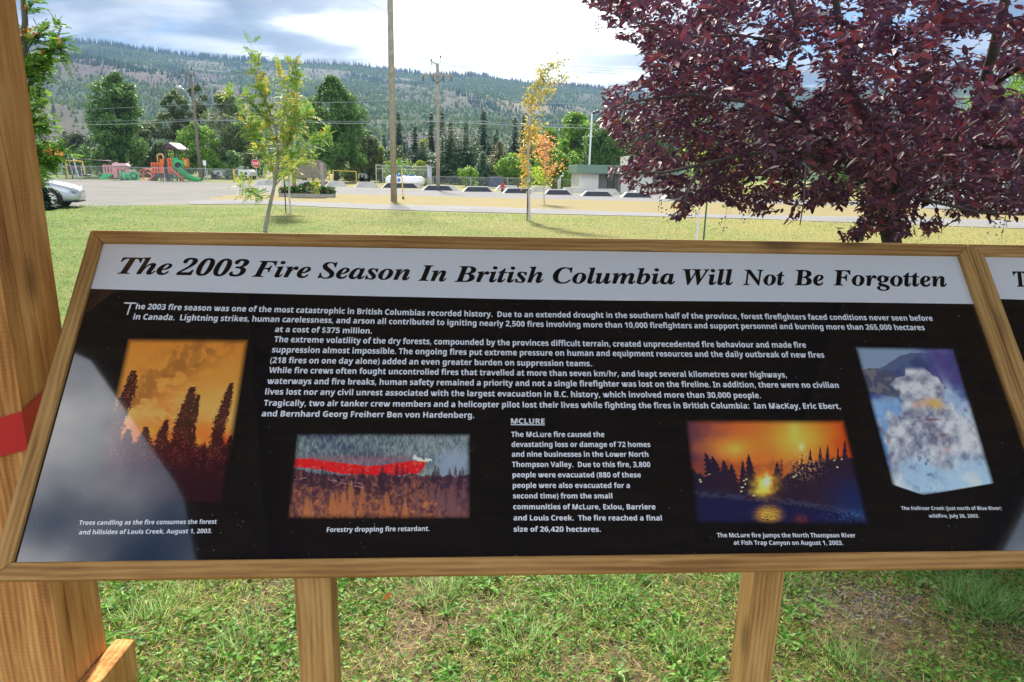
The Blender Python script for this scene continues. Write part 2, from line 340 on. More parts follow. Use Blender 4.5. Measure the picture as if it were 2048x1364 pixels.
# letter outlines (advance, then closed contours) for the printed text
GLYPHS = '''{"s":{" ":[175],"$":[384,[170,-39,170,33,98,39,42,55,42,112,100,93,170,85,170,220,130,233,97,249,73,266,55,287,45,312,42,341,45,372,57,398,76,419,102,435,133,446,170,451,170,510,
213,510,213,451,278,444,331,426,313,377,266,392,213,400,213,265,287,238,320,216,340,187,347,148,343,118,331,93,312,72,285,55,252,43,213,36,213,-39],[170,280,170,399,148,396,117,382,
107,372,101,360,99,346,106,316,115,305,127,295],[213,88,237,92,271,106,287,129,289,144,282,172,273,182,259,191,213,206]],"(":[201,[126,-106,95,-65,70,-20,51,28,37,79,30,131,27,184,
30,238,37,291,51,342,70,391,95,437,126,480,181,480,153,436,129,390,110,340,97,289,89,238,89,133,97,82,110,32,129,-17,152,-63,181,-106]],")":[201,[21,-106,49,-63,73,-17,91,32,104,82,
112,133,115,185,112,238,104,289,91,340,73,390,49,436,20,480,76,480,107,437,132,391,151,342,164,291,172,238,175,184,172,131,164,79,151,28,132,-20,107,-65,76,-106]],",":[180,[28,-87,
61,78,124,78,129,71,114,20,71,-87]],".":[180,[89,-9,69,-5,60,1,54,10,48,36,54,63,60,71,69,77,89,81,110,77,119,71,126,63,132,36,126,10,119,1,110,-5]],"/":[250,[7,0,185,480,243,480,
64,0]],"0":[384,[191,-7,139,1,96,22,64,59,42,108,29,168,24,240,31,333,40,373,53,407,71,435,93,457,121,474,153,484,191,487,244,480,286,458,318,422,341,373,355,312,359,240,352,147,
343,107,330,74,312,45,290,23,263,6,230,-3],[191,75,214,80,231,93,244,116,252,148,257,189,259,240,257,290,252,331,244,363,231,386,214,400,191,405,169,400,151,386,139,363,131,331,126,
290,125,240,126,190,131,149,139,117,151,94,169,80]],"1":[384,[176,0,176,305,179,373,150,345,89,296,40,357,194,480,277,480,277,0]],"2":[384,[27,0,27,71,206,254,238,300,247,329,248,
345,241,376,232,388,206,400,189,402,153,396,136,389,81,353,26,418,54,441,86,461,145,482,197,486,227,484,254,479,278,469,316,441,330,423,340,402,347,380,349,357,342,307,333,284,305,
241,242,173,153,90,153,85,362,85,362,0]],"3":[384,[164,-7,114,-4,68,5,26,19,26,105,90,82,153,74,186,76,211,82,229,93,241,107,249,125,250,158,247,170,233,188,221,195,187,204,99,208,
99,285,164,286,186,289,218,300,228,308,240,327,244,350,242,366,237,379,228,390,215,398,198,403,175,404,153,403,116,393,73,369,26,439,68,463,119,480,183,486,229,483,268,473,300,456,
324,434,338,406,343,372,340,341,330,315,313,293,292,275,240,251,275,244,304,232,327,216,344,195,354,169,357,140,355,113,348,88,337,65,321,44,300,27,274,12,243,2,206,-5]],"4":[384,
[216,0,216,99,11,99,11,170,222,480,315,480,315,178,373,178,373,99,315,99,315,0],[101,178,216,178,220,363,195,320]],"5":[384,[162,-7,91,0,33,19,33,107,71,91,116,80,158,76,186,78,209,
84,227,94,241,109,249,128,251,152,241,192,208,216,142,224,83,214,42,235,60,480,320,480,320,394,149,394,140,300,187,306,230,304,256,299,301,277,319,260,344,217,351,191,353,161,348,
112,332,71,305,38,268,13,220,-2]],"6":[384,[199,-7,167,-4,138,3,110,16,86,33,64,57,47,85,34,119,26,158,24,231,35,312,51,362,76,406,113,443,136,457,192,478,226,483,274,485,328,480,
328,399,291,405,234,404,203,397,178,387,159,373,143,355,132,334,125,310,117,256,121,256,131,271,160,296,200,310,225,312,264,307,298,294,325,272,346,242,358,205,362,160,357,112,342,
71,318,38,285,13,245,-2],[197,75,215,77,231,84,245,95,256,111,262,132,264,158,257,198,248,214,235,225,199,234,172,229,149,217,128,188,124,167,132,124,147,99,169,81]],"7":[384,[75,0,
255,394,18,394,18,480,362,480,362,416,181,0]],"8":[384,[192,-7,142,-3,101,9,67,28,43,53,28,85,24,122,26,153,35,179,50,201,91,237,116,251,77,281,48,320,41,344,38,371,41,395,48,416,
60,435,95,463,141,480,192,486,244,480,290,463,324,435,336,416,343,395,345,370,342,343,334,319,321,299,303,282,259,253,308,222,335,196,354,163,360,124,358,99,351,76,339,55,323,37,
280,9,253,0],[192,296,232,321,248,346,250,363,243,389,233,399,221,406,191,412,162,406,150,399,135,377,134,363,141,334,151,322],[191,68,233,75,247,84,258,96,264,110,266,127,261,149,
247,168,229,184,187,209,137,175,126,161,118,128,120,111,126,97,136,85,150,75]],"9":[384,[120,-7,55,-2,55,79,93,73,150,75,180,81,205,92,225,106,240,124,251,144,259,168,267,222,263,
222,240,194,225,183,207,174,184,168,156,167,118,171,86,184,58,206,38,236,26,274,21,318,26,367,41,407,65,441,98,465,138,480,185,485,216,482,246,475,273,462,298,445,319,422,336,393,
350,359,357,320,360,275,357,220,349,167,333,117,321,93,307,72,271,35,221,9,191,0],[185,244,212,249,243,270,255,290,259,311,256,340,237,380,215,398,187,404,152,395,138,383,128,367,
122,346,120,320,121,298,136,265,148,253]],":":[180,[89,278,79,279,60,289,54,297,48,324,54,351,60,359,69,365,89,369,110,365,119,359,126,351,132,324,126,297,119,289,100,279],[89,-9,
69,-5,60,1,54,10,48,36,54,63,60,71,69,77,89,81,110,77,119,71,126,63,132,36,126,10,119,1,110,-5]],"A":[463,[0,0,169,482,293,482,463,0,354,0,319,114,144,114,109,0],[170,199,295,199,
232,407]],"B":[451,[60,0,60,480,268,477,317,468,355,453,382,430,398,399,404,358,401,332,395,309,370,272,352,261,330,255,330,251,360,242,385,225,396,213,411,183,416,139,410,99,395,
65,369,37,333,16,291,4,240,0],[162,289,247,291,268,296,282,304,292,314,298,328,300,345,291,374,279,384,263,391,242,395,162,396],[162,84,256,86,277,92,292,102,302,115,308,131,308,
166,302,180,292,192,276,202,254,207,162,209]],"C":[428,[255,-7,208,-3,168,7,133,24,103,47,80,76,62,110,49,149,41,192,39,239,42,286,51,328,65,367,85,402,111,431,141,455,177,472,218,
483,288,485,335,477,404,453,371,370,335,386,282,401,264,402,228,397,198,382,175,358,157,325,147,285,144,238,147,191,156,152,172,120,195,97,226,83,264,78,303,81,386,103,386,18,324,
-1]],"D":[497,[60,0,60,480,211,480,259,477,302,468,342,453,376,432,404,406,427,374,444,336,455,293,458,244,450,170,427,109,389,61,337,27,273,7,196,0],[162,84,206,84,287,101,336,154,
353,242,349,290,337,329,318,359,291,380,257,392,216,396,162,396]],"E":[376,[60,0,60,480,336,480,336,396,162,396,162,291,324,291,324,208,162,208,162,84,336,84,336,0]],"F":[369,[60,0,
60,480,335,480,335,396,161,396,161,273,323,273,323,189,161,189,161,0]],"G":[486,[262,-7,196,0,141,21,97,56,65,105,45,166,39,240,42,288,52,332,68,371,91,405,119,433,153,456,193,473,
238,483,289,486,340,483,389,472,432,457,398,375,348,394,289,402,235,393,192,366,175,347,162,325,152,299,144,238,149,181,156,155,180,114,197,98,217,87,241,80,269,78,333,85,333,185,
242,185,242,269,433,269,433,21,354,1]],"H":[514,[60,0,60,480,162,480,162,291,352,291,352,480,453,480,453,0,352,0,352,207,162,207,162,0]],"I":[261,[21,0,21,58,80,85,80,395,21,422,21,
480,240,480,240,422,181,395,181,85,240,58,240,0]],"J":[222,[10,-141,-50,-134,-50,-49,-11,-56,20,-53,39,-43,46,-35,57,-9,60,9,60,480,162,480,162,31,160,-8,153,-41,143,-69,128,-92,
110,-110,89,-124,65,-133]],"K":[446,[60,0,60,480,162,480,162,260,188,298,332,480,445,480,277,267,446,0,330,0,205,202,162,171,162,0]],"L":[379,[60,0,60,480,162,480,162,84,357,84,357,
0]],"M":[633,[60,0,60,480,199,480,312,113,435,480,573,480,573,0,478,0,478,243,483,375,480,375,357,0,263,0,148,376,145,376,151,259,151,0]],"N":[546,[60,0,60,480,189,480,397,120,394,
480,486,480,486,0,357,0,148,363,145,363,151,248,151,0]],"O":[535,[267,-7,218,-3,176,7,139,24,108,48,83,76,63,111,50,150,42,193,39,241,42,289,50,332,63,371,83,405,108,433,139,456,
176,473,219,484,268,487,317,484,360,473,396,456,427,433,452,405,471,370,485,331,493,288,496,240,493,193,485,150,471,110,452,76,427,47,396,24,360,7,317,-3],[267,79,307,83,338,98,361,
122,376,154,386,194,389,240,386,287,376,327,361,359,338,383,307,398,268,402,229,398,198,383,175,359,159,327,149,287,146,240,149,194,159,154,175,122,198,98,229,83]],"P":[422,[60,0,
60,480,214,480,270,475,315,462,349,440,373,410,387,373,392,330,390,303,384,276,374,252,360,229,340,209,316,193,286,180,249,173,162,171,162,0],[162,254,222,256,245,261,264,271,278,
285,286,303,289,326,280,365,253,388,208,396,162,396]],"R":[443,[60,0,60,480,200,480,260,476,308,464,345,444,371,416,386,380,392,336,390,315,379,278,359,249,332,226,302,209,443,0,
330,0,216,184,162,184,162,0],[162,267,225,268,249,274,267,283,279,296,286,313,289,333,286,354,278,370,266,382,247,390,223,395,162,396]],"S":[370,[167,-7,118,-4,73,6,31,22,31,117,
126,83,175,77,215,84,228,92,237,102,244,128,241,145,232,160,217,172,101,233,66,265,41,310,36,350,41,390,56,423,80,450,113,470,152,482,199,486,270,478,341,453,308,373,267,389,232,
398,195,402,178,400,163,396,143,378,137,367,138,337,158,313,271,253,289,241,318,212,337,178,342,157,343,133,338,93,323,59,297,31,262,10,219,-2]],"T":[389,[144,0,144,395,13,395,13,
480,375,480,375,395,245,395,245,0]],"U":[508,[252,-7,193,-1,145,15,107,42,79,78,63,121,57,171,57,480,158,480,158,186,161,151,169,123,183,103,201,89,225,81,255,79,285,81,309,90,327,
105,339,126,347,153,349,480,451,480,451,169,441,107,429,80,412,55,390,34,363,16,331,4,294,-4]],"V":[437,[163,0,0,480,103,480,195,188,218,89,241,188,334,480,437,480,273,0]],"W":[649,
[122,0,0,480,100,480,167,193,185,92,202,190,277,480,373,480,448,191,465,92,488,218,549,480,649,480,527,0,412,0,343,265,324,364,304,257,238,0]],"a":[406,[142,-7,111,-4,84,6,60,22,43,
44,32,73,28,109,33,145,46,174,69,196,101,212,142,222,256,228,254,262,241,287,215,299,164,297,95,273,62,341,105,359,177,373,248,371,286,360,316,342,338,317,351,285,355,244,355,0,285,
0,266,50,263,50,231,17,214,7,194,-1],[179,66,218,75,234,86,246,100,253,118,256,170,188,166,166,160,150,151,139,139,131,109,132,95,137,84,154,71]],"b":[425,[254,-7,229,-5,190,8,152,
40,146,40,129,0,52,0,52,510,152,510,152,364,148,319,152,319,163,333,192,358,210,366,232,372,257,373,295,368,328,352,357,325,378,288,391,241,395,184,391,126,378,79,356,42,327,15,293,
-1],[226,75,245,78,261,87,275,103,285,125,291,152,293,185,291,218,285,245,274,266,261,281,244,290,224,293,201,291,183,283,170,269,161,250,155,226,152,185,159,125,168,103,182,87,201,
78]],"c":[345,[201,-7,151,-2,109,13,75,39,50,75,35,122,30,181,33,223,40,260,53,291,70,317,91,337,117,353,145,364,176,371,234,373,276,366,324,349,295,271,251,287,224,292,210,293,167,
281,141,244,132,182,141,121,153,101,168,86,187,77,230,75,249,78,282,89,313,106,313,21,265,0]],"d":[425,[169,-7,130,-1,97,15,69,41,47,78,35,125,30,183,35,240,48,288,69,325,98,352,
132,368,171,373,218,367,252,347,280,320,273,379,273,510,373,510,373,0,296,0,277,48,273,48,262,33,233,9,215,0],[203,73,228,76,248,84,262,98,271,117,277,141,279,182,278,215,263,264,
249,280,229,289,202,292,182,289,165,279,150,264,140,242,134,214,132,181,134,148,140,121,150,100,165,85,182,76]],"e":[397,[218,-7,151,2,121,14,95,30,73,50,54,76,41,106,33,141,30,181,
33,221,40,257,52,288,69,314,89,335,113,352,140,364,170,371,203,373,251,369,291,354,324,330,348,297,363,256,368,207,368,158,132,158,135,132,143,110,157,92,175,79,197,71,223,68,267,
71,307,80,347,97,347,19,290,0],[134,225,274,225,272,246,257,280,243,293,226,300,204,302,170,294,156,283,145,269]],"f":[260,[69,0,69,291,13,291,13,340,69,367,70,423,76,447,84,466,96,
482,111,494,150,509,198,514,235,512,290,498,265,425,230,433,196,433,178,422,170,402,169,367,255,367,255,291,169,291,169,0]],"g":[425,[189,-161,95,-153,52,-140,52,-60,98,-75,146,-85,
195,-88,238,-79,264,-51,273,-5,275,48,244,16,228,6,209,-1,169,-7,128,-1,94,16,67,43,46,81,34,127,30,183,34,238,47,285,68,323,96,351,131,368,171,373,213,367,249,350,277,320,280,320,
288,367,373,367,373,-1,368,-49,352,-89,326,-120,291,-143,245,-157],[204,72,227,74,246,82,261,94,271,112,277,137,279,182,277,218,271,246,261,267,247,281,227,289,203,292,164,280,140,
243,132,181,140,121,164,84]],"h":[441,[52,0,52,510,152,510,152,371,148,320,153,320,166,337,198,361,217,368,259,373,296,370,328,359,355,342,375,316,387,282,391,239,391,0,291,0,291,
214,284,258,265,285,232,293,205,290,184,280,170,262,160,238,154,209,152,173,152,0]],"i":[205,[103,412,75,417,64,423,55,432,50,445,48,461,55,491,64,500,88,509,130,506,150,491,155,
478,157,461,150,432,130,417],[52,0,52,367,152,367,152,0]],"j":[205,[103,412,75,417,64,423,55,432,50,445,48,461,55,491,64,500,88,509,130,506,150,491,155,478,157,461,150,432,130,417],
[23,-161,-12,-159,-43,-153,-43,-75,4,-81,28,-76,46,-59,51,-44,52,367,152,367,152,-40,147,-82,140,-101,129,-118,116,-133,98,-145,77,-154]],"k":[416,[52,0,52,510,152,510,152,254,147,
199,184,247,295,367,408,367,262,208,416,0,301,0,195,148,152,114,152,0]],"l":[205,[52,0,52,510,152,510,152,0]],"m":[660,[52,0,52,367,129,367,142,320,148,320,160,337,194,361,234,372,
280,372,303,368,323,360,340,350,366,320,375,320,387,337,421,361,462,372,521,370,553,359,577,342,595,316,606,282,609,239,609,0,509,0,509,214,503,258,485,285,454,293,430,290,411,281,
398,265,388,244,381,184,381,0,281,0,281,214,275,258,256,285,226,293,201,290,182,280,168,262,159,238,152,173,152,0]],"n":[441,[52,0,52,367,129,367,142,320,148,320,161,337,196,361,
238,372,297,370,329,359,355,342,375,316,387,282,391,239,391,0,291,0,291,214,285,258,277,274,265,285,250,291,232,293,204,290,184,280,169,262,160,238,154,209,152,173,152,0]],"o":[416,
[207,-7,174,-4,144,3,116,15,91,32,70,54,53,80,40,111,33,145,30,184,36,240,51,287,78,324,114,352,157,368,209,373,242,371,272,364,300,351,325,334,346,313,363,287,375,257,383,223,385,
184,380,128,364,81,337,43,302,15,258,-1],[208,74,232,77,251,86,266,102,276,123,283,184,276,244,266,266,251,281,232,290,208,293,184,290,164,281,150,266,140,244,134,217,132,184,134,
151,140,123,150,102,164,86,184,77]],"p":[425,[52,-161,52,367,134,367,148,319,152,319,163,333,192,357,232,372,257,373,295,368,328,352,357,325,378,288,391,241,395,184,390,127,377,79,
355,42,326,15,293,-1,254,-7,208,0,176,18,152,40,147,40,152,4,152,-161],[226,75,247,78,263,87,276,103,286,125,293,185,285,245,262,281,224,293,201,291,183,283,170,269,161,250,155,226,
152,185,159,125,168,103,182,87,201,78]],"q":[425,[273,-161,273,11,277,48,273,48,249,20,215,0,169,-7,130,-1,97,15,69,41,47,78,34,125,30,183,35,240,48,288,69,325,98,352,132,368,171,
373,218,367,252,347,277,320,288,367,373,367,373,-161],[204,72,229,75,248,83,262,96,271,115,277,140,279,182,278,215,263,264,249,280,229,289,203,292,181,289,163,279,150,264,140,242,
134,214,132,181,140,121,164,84]],"r":[305,[52,0,52,367,128,367,143,305,148,305,175,339,212,364,234,371,291,371,283,277,237,279,205,271,178,254,159,227,152,187,152,0]],"s":[334,[152,
-7,86,-2,31,15,31,97,95,75,155,66,173,67,197,75,208,89,210,98,204,115,193,126,90,175,60,195,49,207,41,220,31,252,30,271,35,303,48,328,70,348,99,362,134,371,175,373,240,367,304,345,
274,273,223,292,174,300,149,297,135,289,130,270,140,255,157,244,244,206,275,187,286,175,303,147,307,129,304,75,291,46,269,23,238,7,199,-3]],"t":[291,[178,-7,157,-6,119,4,103,13,78,
41,70,61,63,115,63,291,15,291,15,334,71,367,99,445,163,445,163,367,266,367,266,291,163,291,163,115,165,102,175,84,195,74,229,75,270,85,270,10,230,-2]],"u":[441,[181,-7,144,-3,112,7,
86,25,66,51,54,85,50,128,50,367,150,367,152,129,165,93,176,82,191,75,210,73,237,77,258,87,272,104,281,128,287,158,289,194,289,367,389,367,389,0,312,0,299,47,293,47,264,16,245,6,225,
-1]],"v":[382,[140,0,0,367,105,367,179,145,189,83,192,83,207,158,277,367,382,367,242,0]],"w":[575,[111,0,7,367,106,367,154,179,169,84,187,187,233,367,343,367,393,161,402,84,405,84,
423,192,470,367,568,367,463,0,354,0,288,290,285,290,218,0]],"x":[388,[3,0,128,187,9,367,123,367,194,250,266,367,379,367,260,187,385,0,271,0,194,126,117,0]],"y":[382,[74,-161,23,
-156,23,-77,62,-81,99,-72,124,-48,146,3,0,367,109,367,179,161,191,97,207,161,275,367,382,367,227,-47,211,-82,191,-110,166,-133,138,-148,107,-158]],"z":[328,[18,0,18,59,188,290,28,
290,28,367,302,367,302,302,136,77,308,77,308,0]]},"i":{" ":[175],"0":[375,[188,-7,143,-2,124,4,106,13,91,24,65,53,46,90,33,134,25,184,23,212,23,270,29,324,39,371,46,392,65,428,77,
443,106,467,143,481,165,485,189,486,211,485,232,481,268,467,297,443,309,428,328,392,342,347,350,297,353,240,350,184,342,133,328,89,309,53,283,24,250,4,231,-2],[188,37,202,39,214,46,
224,56,231,71,237,91,241,114,247,170,248,204,247,310,237,390,231,409,224,423,214,434,202,440,189,443,175,440,163,434,153,423,145,409,139,390,131,340,127,277,127,204,129,170,131,140,
139,91,145,71,153,56,162,46,174,39]],"2":[375,[24,0,24,69,139,187,187,245,202,270,214,295,221,319,226,358,226,386,224,399,217,420,212,427,206,434,192,442,183,445,161,444,150,441,
140,435,132,427,126,416,121,403,114,371,112,329,84,331,71,335,50,344,41,351,30,370,26,396,32,423,50,449,68,463,92,474,121,482,155,486,203,485,251,475,271,467,303,444,314,429,321,
413,326,395,328,375,325,347,316,320,299,291,274,258,251,233,174,156,87,74,252,74,267,78,279,86,290,97,300,120,305,141,345,141,341,0]],"3":[375,[163,-7,109,-3,81,5,58,15,41,27,28,42,
19,66,19,84,25,100,36,113,43,118,59,124,76,126,77,110,84,82,99,62,108,54,119,48,144,41,158,40,184,43,207,53,225,71,230,79,237,99,241,124,241,139,237,167,224,192,203,211,174,223,137,
227,95,227,95,269,140,269,171,273,184,278,195,286,212,307,222,335,224,350,224,381,220,405,216,416,205,432,189,442,160,445,144,440,138,436,128,424,121,409,114,382,111,341,81,343,68,
346,47,356,32,370,25,389,24,401,30,428,38,440,48,451,78,470,120,482,145,485,200,485,225,482,248,476,268,468,286,458,301,445,313,431,321,415,326,397,328,377,327,359,323,343,309,314,
298,301,272,279,242,262,225,256,247,251,279,238,300,226,326,201,338,180,342,167,345,138,344,122,335,81,316,49,298,32,267,13,243,4,191,-6]],"B":[430,[-34,0,-34,15,-11,17,0,20,14,30,
26,47,36,74,118,380,120,410,116,419,104,429,73,435,73,451,222,451,295,447,350,436,370,427,386,417,398,404,407,389,412,372,414,353,409,321,394,294,369,271,334,253,289,240,321,227,
346,210,364,190,375,167,378,140,375,111,366,84,350,59,340,48,312,28,295,20,253,7,229,3,171,0],[201,248,222,249,242,253,273,268,286,280,305,308,314,344,315,364,312,387,305,405,292,
418,275,426,244,428,236,425,225,414,181,249],[166,22,203,28,219,35,233,45,246,57,257,72,271,107,275,127,276,149,272,177,262,199,244,215,219,224,176,227,132,68,129,49,130,36,135,30,
142,26]],"C":[440,[202,-11,180,-11,140,-4,104,10,89,19,62,42,42,71,28,105,21,144,20,165,26,224,37,262,52,300,83,352,123,396,138,409,179,436,205,447,232,456,259,461,287,463,343,457,
407,444,418,447,423,451,431,463,449,463,420,308,401,310,397,356,386,392,377,406,367,418,355,427,341,434,326,438,290,438,272,433,238,415,206,384,177,341,164,316,141,256,133,227,123,
170,123,121,127,101,133,83,141,67,151,53,163,41,177,32,193,25,210,21,229,20,260,24,290,34,317,51,344,75,368,105,387,91,357,54,323,25,287,5,246,-7]],"F":[410,[-34,0,-34,15,-11,17,0,
20,14,30,26,47,36,74,118,380,120,409,116,419,104,429,91,433,73,435,73,451,426,451,400,323,381,323,380,351,377,368,371,383,353,406,341,414,307,425,286,428,254,428,242,426,234,422,
228,414,221,396,181,248,218,248,248,253,261,258,283,272,292,282,307,305,313,320,330,320,283,135,269,135,268,179,264,195,252,212,239,219,223,223,201,226,175,226,133,73,130,41,133,31,
145,21,159,17,177,15,177,0]],"I":[249,[-34,0,-34,15,-11,17,0,20,14,30,26,47,36,74,118,380,120,404,118,414,113,422,103,429,90,433,73,435,73,451,283,451,283,435,266,434,242,426,230,
415,221,397,131,65,129,52,131,36,137,28,146,21,159,17,177,15,177,0]],"N":[468,[310,-11,140,351,68,82,62,52,64,36,69,28,79,21,92,17,109,15,109,0,-35,0,-35,15,-1,20,13,30,25,47,38,85,
114,375,116,403,112,415,104,424,92,430,64,435,64,451,197,451,339,138,408,395,407,414,401,423,386,431,361,435,361,451,505,451,505,435,483,433,461,424,449,410,442,395,330,-11]],
"S":[369,[154,-11,138,-11,101,-4,54,12,42,14,26,11,9,-7,-9,-7,26,144,45,144,49,94,54,75,71,45,82,33,95,24,110,18,127,14,154,13,179,20,201,36,212,49,221,64,226,80,228,97,226,113,222,
127,214,141,197,163,98,258,79,288,72,310,70,336,73,364,81,390,96,412,114,431,137,446,164,457,192,462,215,463,240,460,276,452,306,442,312,442,325,445,337,454,342,461,360,461,328,322,
308,322,309,337,307,360,298,390,281,414,267,426,251,435,233,439,224,439,202,436,192,432,174,419,166,410,156,391,153,368,155,353,161,338,183,309,255,242,285,207,300,182,305,169,309,
155,312,126,310,101,305,79,297,59,285,41,270,25,252,12,232,2,209,-6,183,-10]],"T":[403,[44,0,44,17,64,19,86,27,96,37,104,51,205,427,179,426,163,423,134,411,106,391,94,378,82,364,72,
348,64,330,47,330,72,451,437,451,418,322,399,322,393,359,382,389,364,410,340,422,306,426,205,52,205,40,212,27,221,22,253,17,253,0]],"W":[549,[79,-11,82,374,78,398,71,415,58,426,41,
432,30,433,30,451,213,451,213,433,204,432,190,426,182,417,177,403,174,383,172,160,296,367,297,399,293,414,286,424,275,430,250,434,250,451,430,451,430,435,414,432,403,427,396,419,
390,398,383,163,518,389,523,406,522,419,517,426,510,431,500,434,484,435,484,451,608,451,608,435,590,430,576,422,564,410,545,384,308,-11,287,-11,295,316,99,-11]],"a":[336,[53,-9,41,
-8,19,-1,1,14,-12,34,-16,46,-19,73,-17,102,-5,147,15,192,41,233,51,245,84,276,118,298,134,304,165,310,180,308,193,303,203,294,210,281,214,265,225,303,297,303,228,58,232,43,238,40,
246,42,263,57,285,87,300,78,279,47,259,22,238,5,217,-5,197,-9,182,-7,170,-2,162,7,157,19,155,41,162,75,132,32,111,12,101,5,78,-5],[93,41,111,46,124,56,136,69,158,105,172,136,190,
191,198,240,197,260,194,269,189,275,181,279,172,281,160,278,141,264,115,230,87,172,71,123,65,81,66,66,75,47]],"b":[322,[77,-9,42,-6,26,-1,1,12,-11,27,-9,47,86,385,91,412,90,421,84,
429,76,432,48,433,48,451,101,456,189,470,129,255,145,274,163,290,180,301,199,307,218,310,231,309,253,301,271,286,284,265,288,252,291,221,286,178,270,133,255,104,237,77,204,42,160,
11,140,2,99,-8],[91,15,99,15,113,20,134,34,147,48,165,74,181,105,194,138,203,171,209,203,210,223,207,243,198,257,194,260,184,263,168,262,150,252,141,243,122,211,100,151,72,52,70,33,
73,21]],"e":[269,[87,-9,55,-5,40,1,16,19,6,31,-6,61,-10,79,-11,98,-8,127,0,157,13,186,29,214,60,252,84,273,109,290,136,303,149,307,176,310,212,304,230,293,237,286,246,269,249,248,
247,232,242,217,234,202,207,174,166,149,140,139,79,124,75,102,75,79,82,56,92,45,106,38,122,36,137,38,152,45,166,57,181,74,195,95,214,83,194,50,171,24,145,5,118,-6],[84,146,108,154,
140,171,159,186,173,203,188,231,193,250,191,274,184,283,175,287,162,286,153,282,135,265,116,236,107,218,91,173]],"g":[298,[77,-139,32,-136,13,-132,-18,-119,-30,-110,-39,-100,-46,
-90,-50,-79,-51,-66,-48,-48,-38,-32,-31,-25,-11,-12,33,5,10,23,3,32,-3,51,0,65,12,83,26,95,57,114,32,133,20,147,13,162,9,179,9,201,21,237,45,269,67,286,79,293,106,304,134,309,149,
310,190,304,209,298,227,289,244,277,302,277,299,248,261,248,264,225,261,199,257,186,236,153,216,135,178,114,134,105,104,104,83,106,69,93,66,84,67,79,70,74,76,70,154,44,182,32,205,
19,216,9,227,-7,233,-36,230,-59,226,-70,213,-90,194,-107,171,-120,143,-131,112,-137],[116,125,137,131,149,142,161,158,175,188,183,222,185,246,184,261,180,273,174,281,166,286,149,
287,135,281,122,269,115,261,105,243,92,210,86,176,87,150,91,139,97,131,105,126],[85,-117,111,-114,141,-102,159,-82,162,-66,161,-58,153,-43,138,-32,99,-16,60,-4,41,-14,26,-25,16,-36,
10,-49,7,-62,8,-71,15,-87,39,-107,60,-114]],"h":[357,[210,-9,194,-7,181,-1,172,9,167,23,165,41,166,55,176,96,223,243,221,256,210,261,195,258,180,248,164,233,131,185,114,153,99,118,
74,42,63,0,-19,0,84,380,90,408,89,420,80,430,48,433,48,451,96,455,187,470,115,197,144,238,171,270,197,292,211,300,238,309,253,310,271,308,285,302,295,291,301,277,303,259,300,232,
290,193,249,73,246,62,246,52,250,45,257,43,263,45,281,63,306,98,320,89,298,54,276,26,254,6,232,-5]],"i":[194,[132,371,118,373,100,384,95,389,89,402,87,416,89,430,95,442,105,452,124,
460,139,460,152,455,163,447,168,442,174,430,176,416,174,402,168,389,152,376],[49,-8,32,-6,19,0,13,5,5,17,1,32,1,49,5,70,49,228,53,248,52,261,49,266,43,270,35,272,19,273,19,289,150,
310,87,78,84,50,88,44,95,42,102,44,119,59,142,90,155,81,135,49,114,24,92,6,71,-5]],"l":[173,[40,-9,31,-9,15,-5,3,3,-2,9,-8,23,-10,31,-10,48,-5,75,81,384,87,414,86,421,76,430,52,433,
52,450,183,470,73,62,74,46,79,41,83,41,91,43,109,58,131,89,144,79,123,46,93,12,73,-2,51,-9]],"m":[525,[380,-8,364,-6,351,0,342,10,337,24,335,48,340,74,354,123,391,235,393,244,392,
252,391,256,385,261,369,259,357,254,344,244,318,214,291,167,278,136,250,62,230,0,152,0,224,235,226,247,224,256,217,261,206,261,192,255,177,244,161,227,136,190,112,143,97,107,77,46,
66,0,-14,0,48,230,52,252,51,261,42,270,18,273,17,289,151,310,116,193,131,216,173,269,200,292,227,305,256,310,274,308,288,302,298,292,304,278,306,260,304,238,299,217,324,251,349,277,
361,287,385,302,410,309,422,310,441,308,455,302,465,292,471,278,473,260,472,248,465,215,452,171,419,74,416,53,417,49,423,44,430,44,438,48,455,67,471,91,486,81,454,35,433,14,423,6,
402,-5]],"n":[357,[213,-9,197,-7,184,-1,175,9,170,23,168,41,169,55,182,109,224,234,226,246,224,256,213,261,199,258,184,249,169,235,136,190,112,143,97,107,77,46,66,0,-14,0,48,230,52,
252,51,261,42,270,18,273,17,289,151,310,116,193,160,254,173,269,200,292,227,305,256,310,274,308,288,302,298,291,304,277,306,259,303,235,293,195,248,57,250,48,253,45,264,43,279,55,
304,90,319,80,297,48,266,13,256,5,235,-6,224,-9]],"o":[316,[96,-9,62,-5,46,1,32,9,9,32,1,46,-9,79,-10,98,-8,128,0,157,12,187,29,215,48,241,70,264,107,291,121,298,148,307,175,310,
213,305,229,299,256,281,266,269,274,255,280,239,284,222,284,189,279,160,270,130,248,87,218,49,194,28,181,18,154,3,126,-6,111,-9],[103,13,116,16,128,24,151,54,167,85,188,144,200,191,
206,240,204,258,200,271,193,280,184,286,172,288,160,286,147,278,135,265,118,240,103,207,90,172,77,123,71,88,69,58,71,42,75,30,82,21,91,15]],"r":[261,[-14,0,48,230,52,252,51,261,42,
270,18,273,17,289,151,310,114,189,155,260,181,290,202,305,222,310,236,308,246,302,253,293,258,281,259,256,253,236,249,230,239,222,227,218,212,218,205,221,192,230,182,241,172,238,
162,230,140,199,120,161,107,131,83,61,66,0]],"s":[253,[91,-9,69,-7,20,7,10,7,5,5,-7,-7,-24,-4,-7,109,13,105,17,73,27,47,40,29,59,18,81,14,95,16,106,20,113,28,118,39,120,52,119,62,
114,77,100,100,54,158,43,176,35,194,30,211,28,228,32,254,37,266,53,286,64,294,75,301,101,308,116,309,138,307,165,302,187,295,197,295,202,297,206,299,212,307,230,307,215,205,197,207,
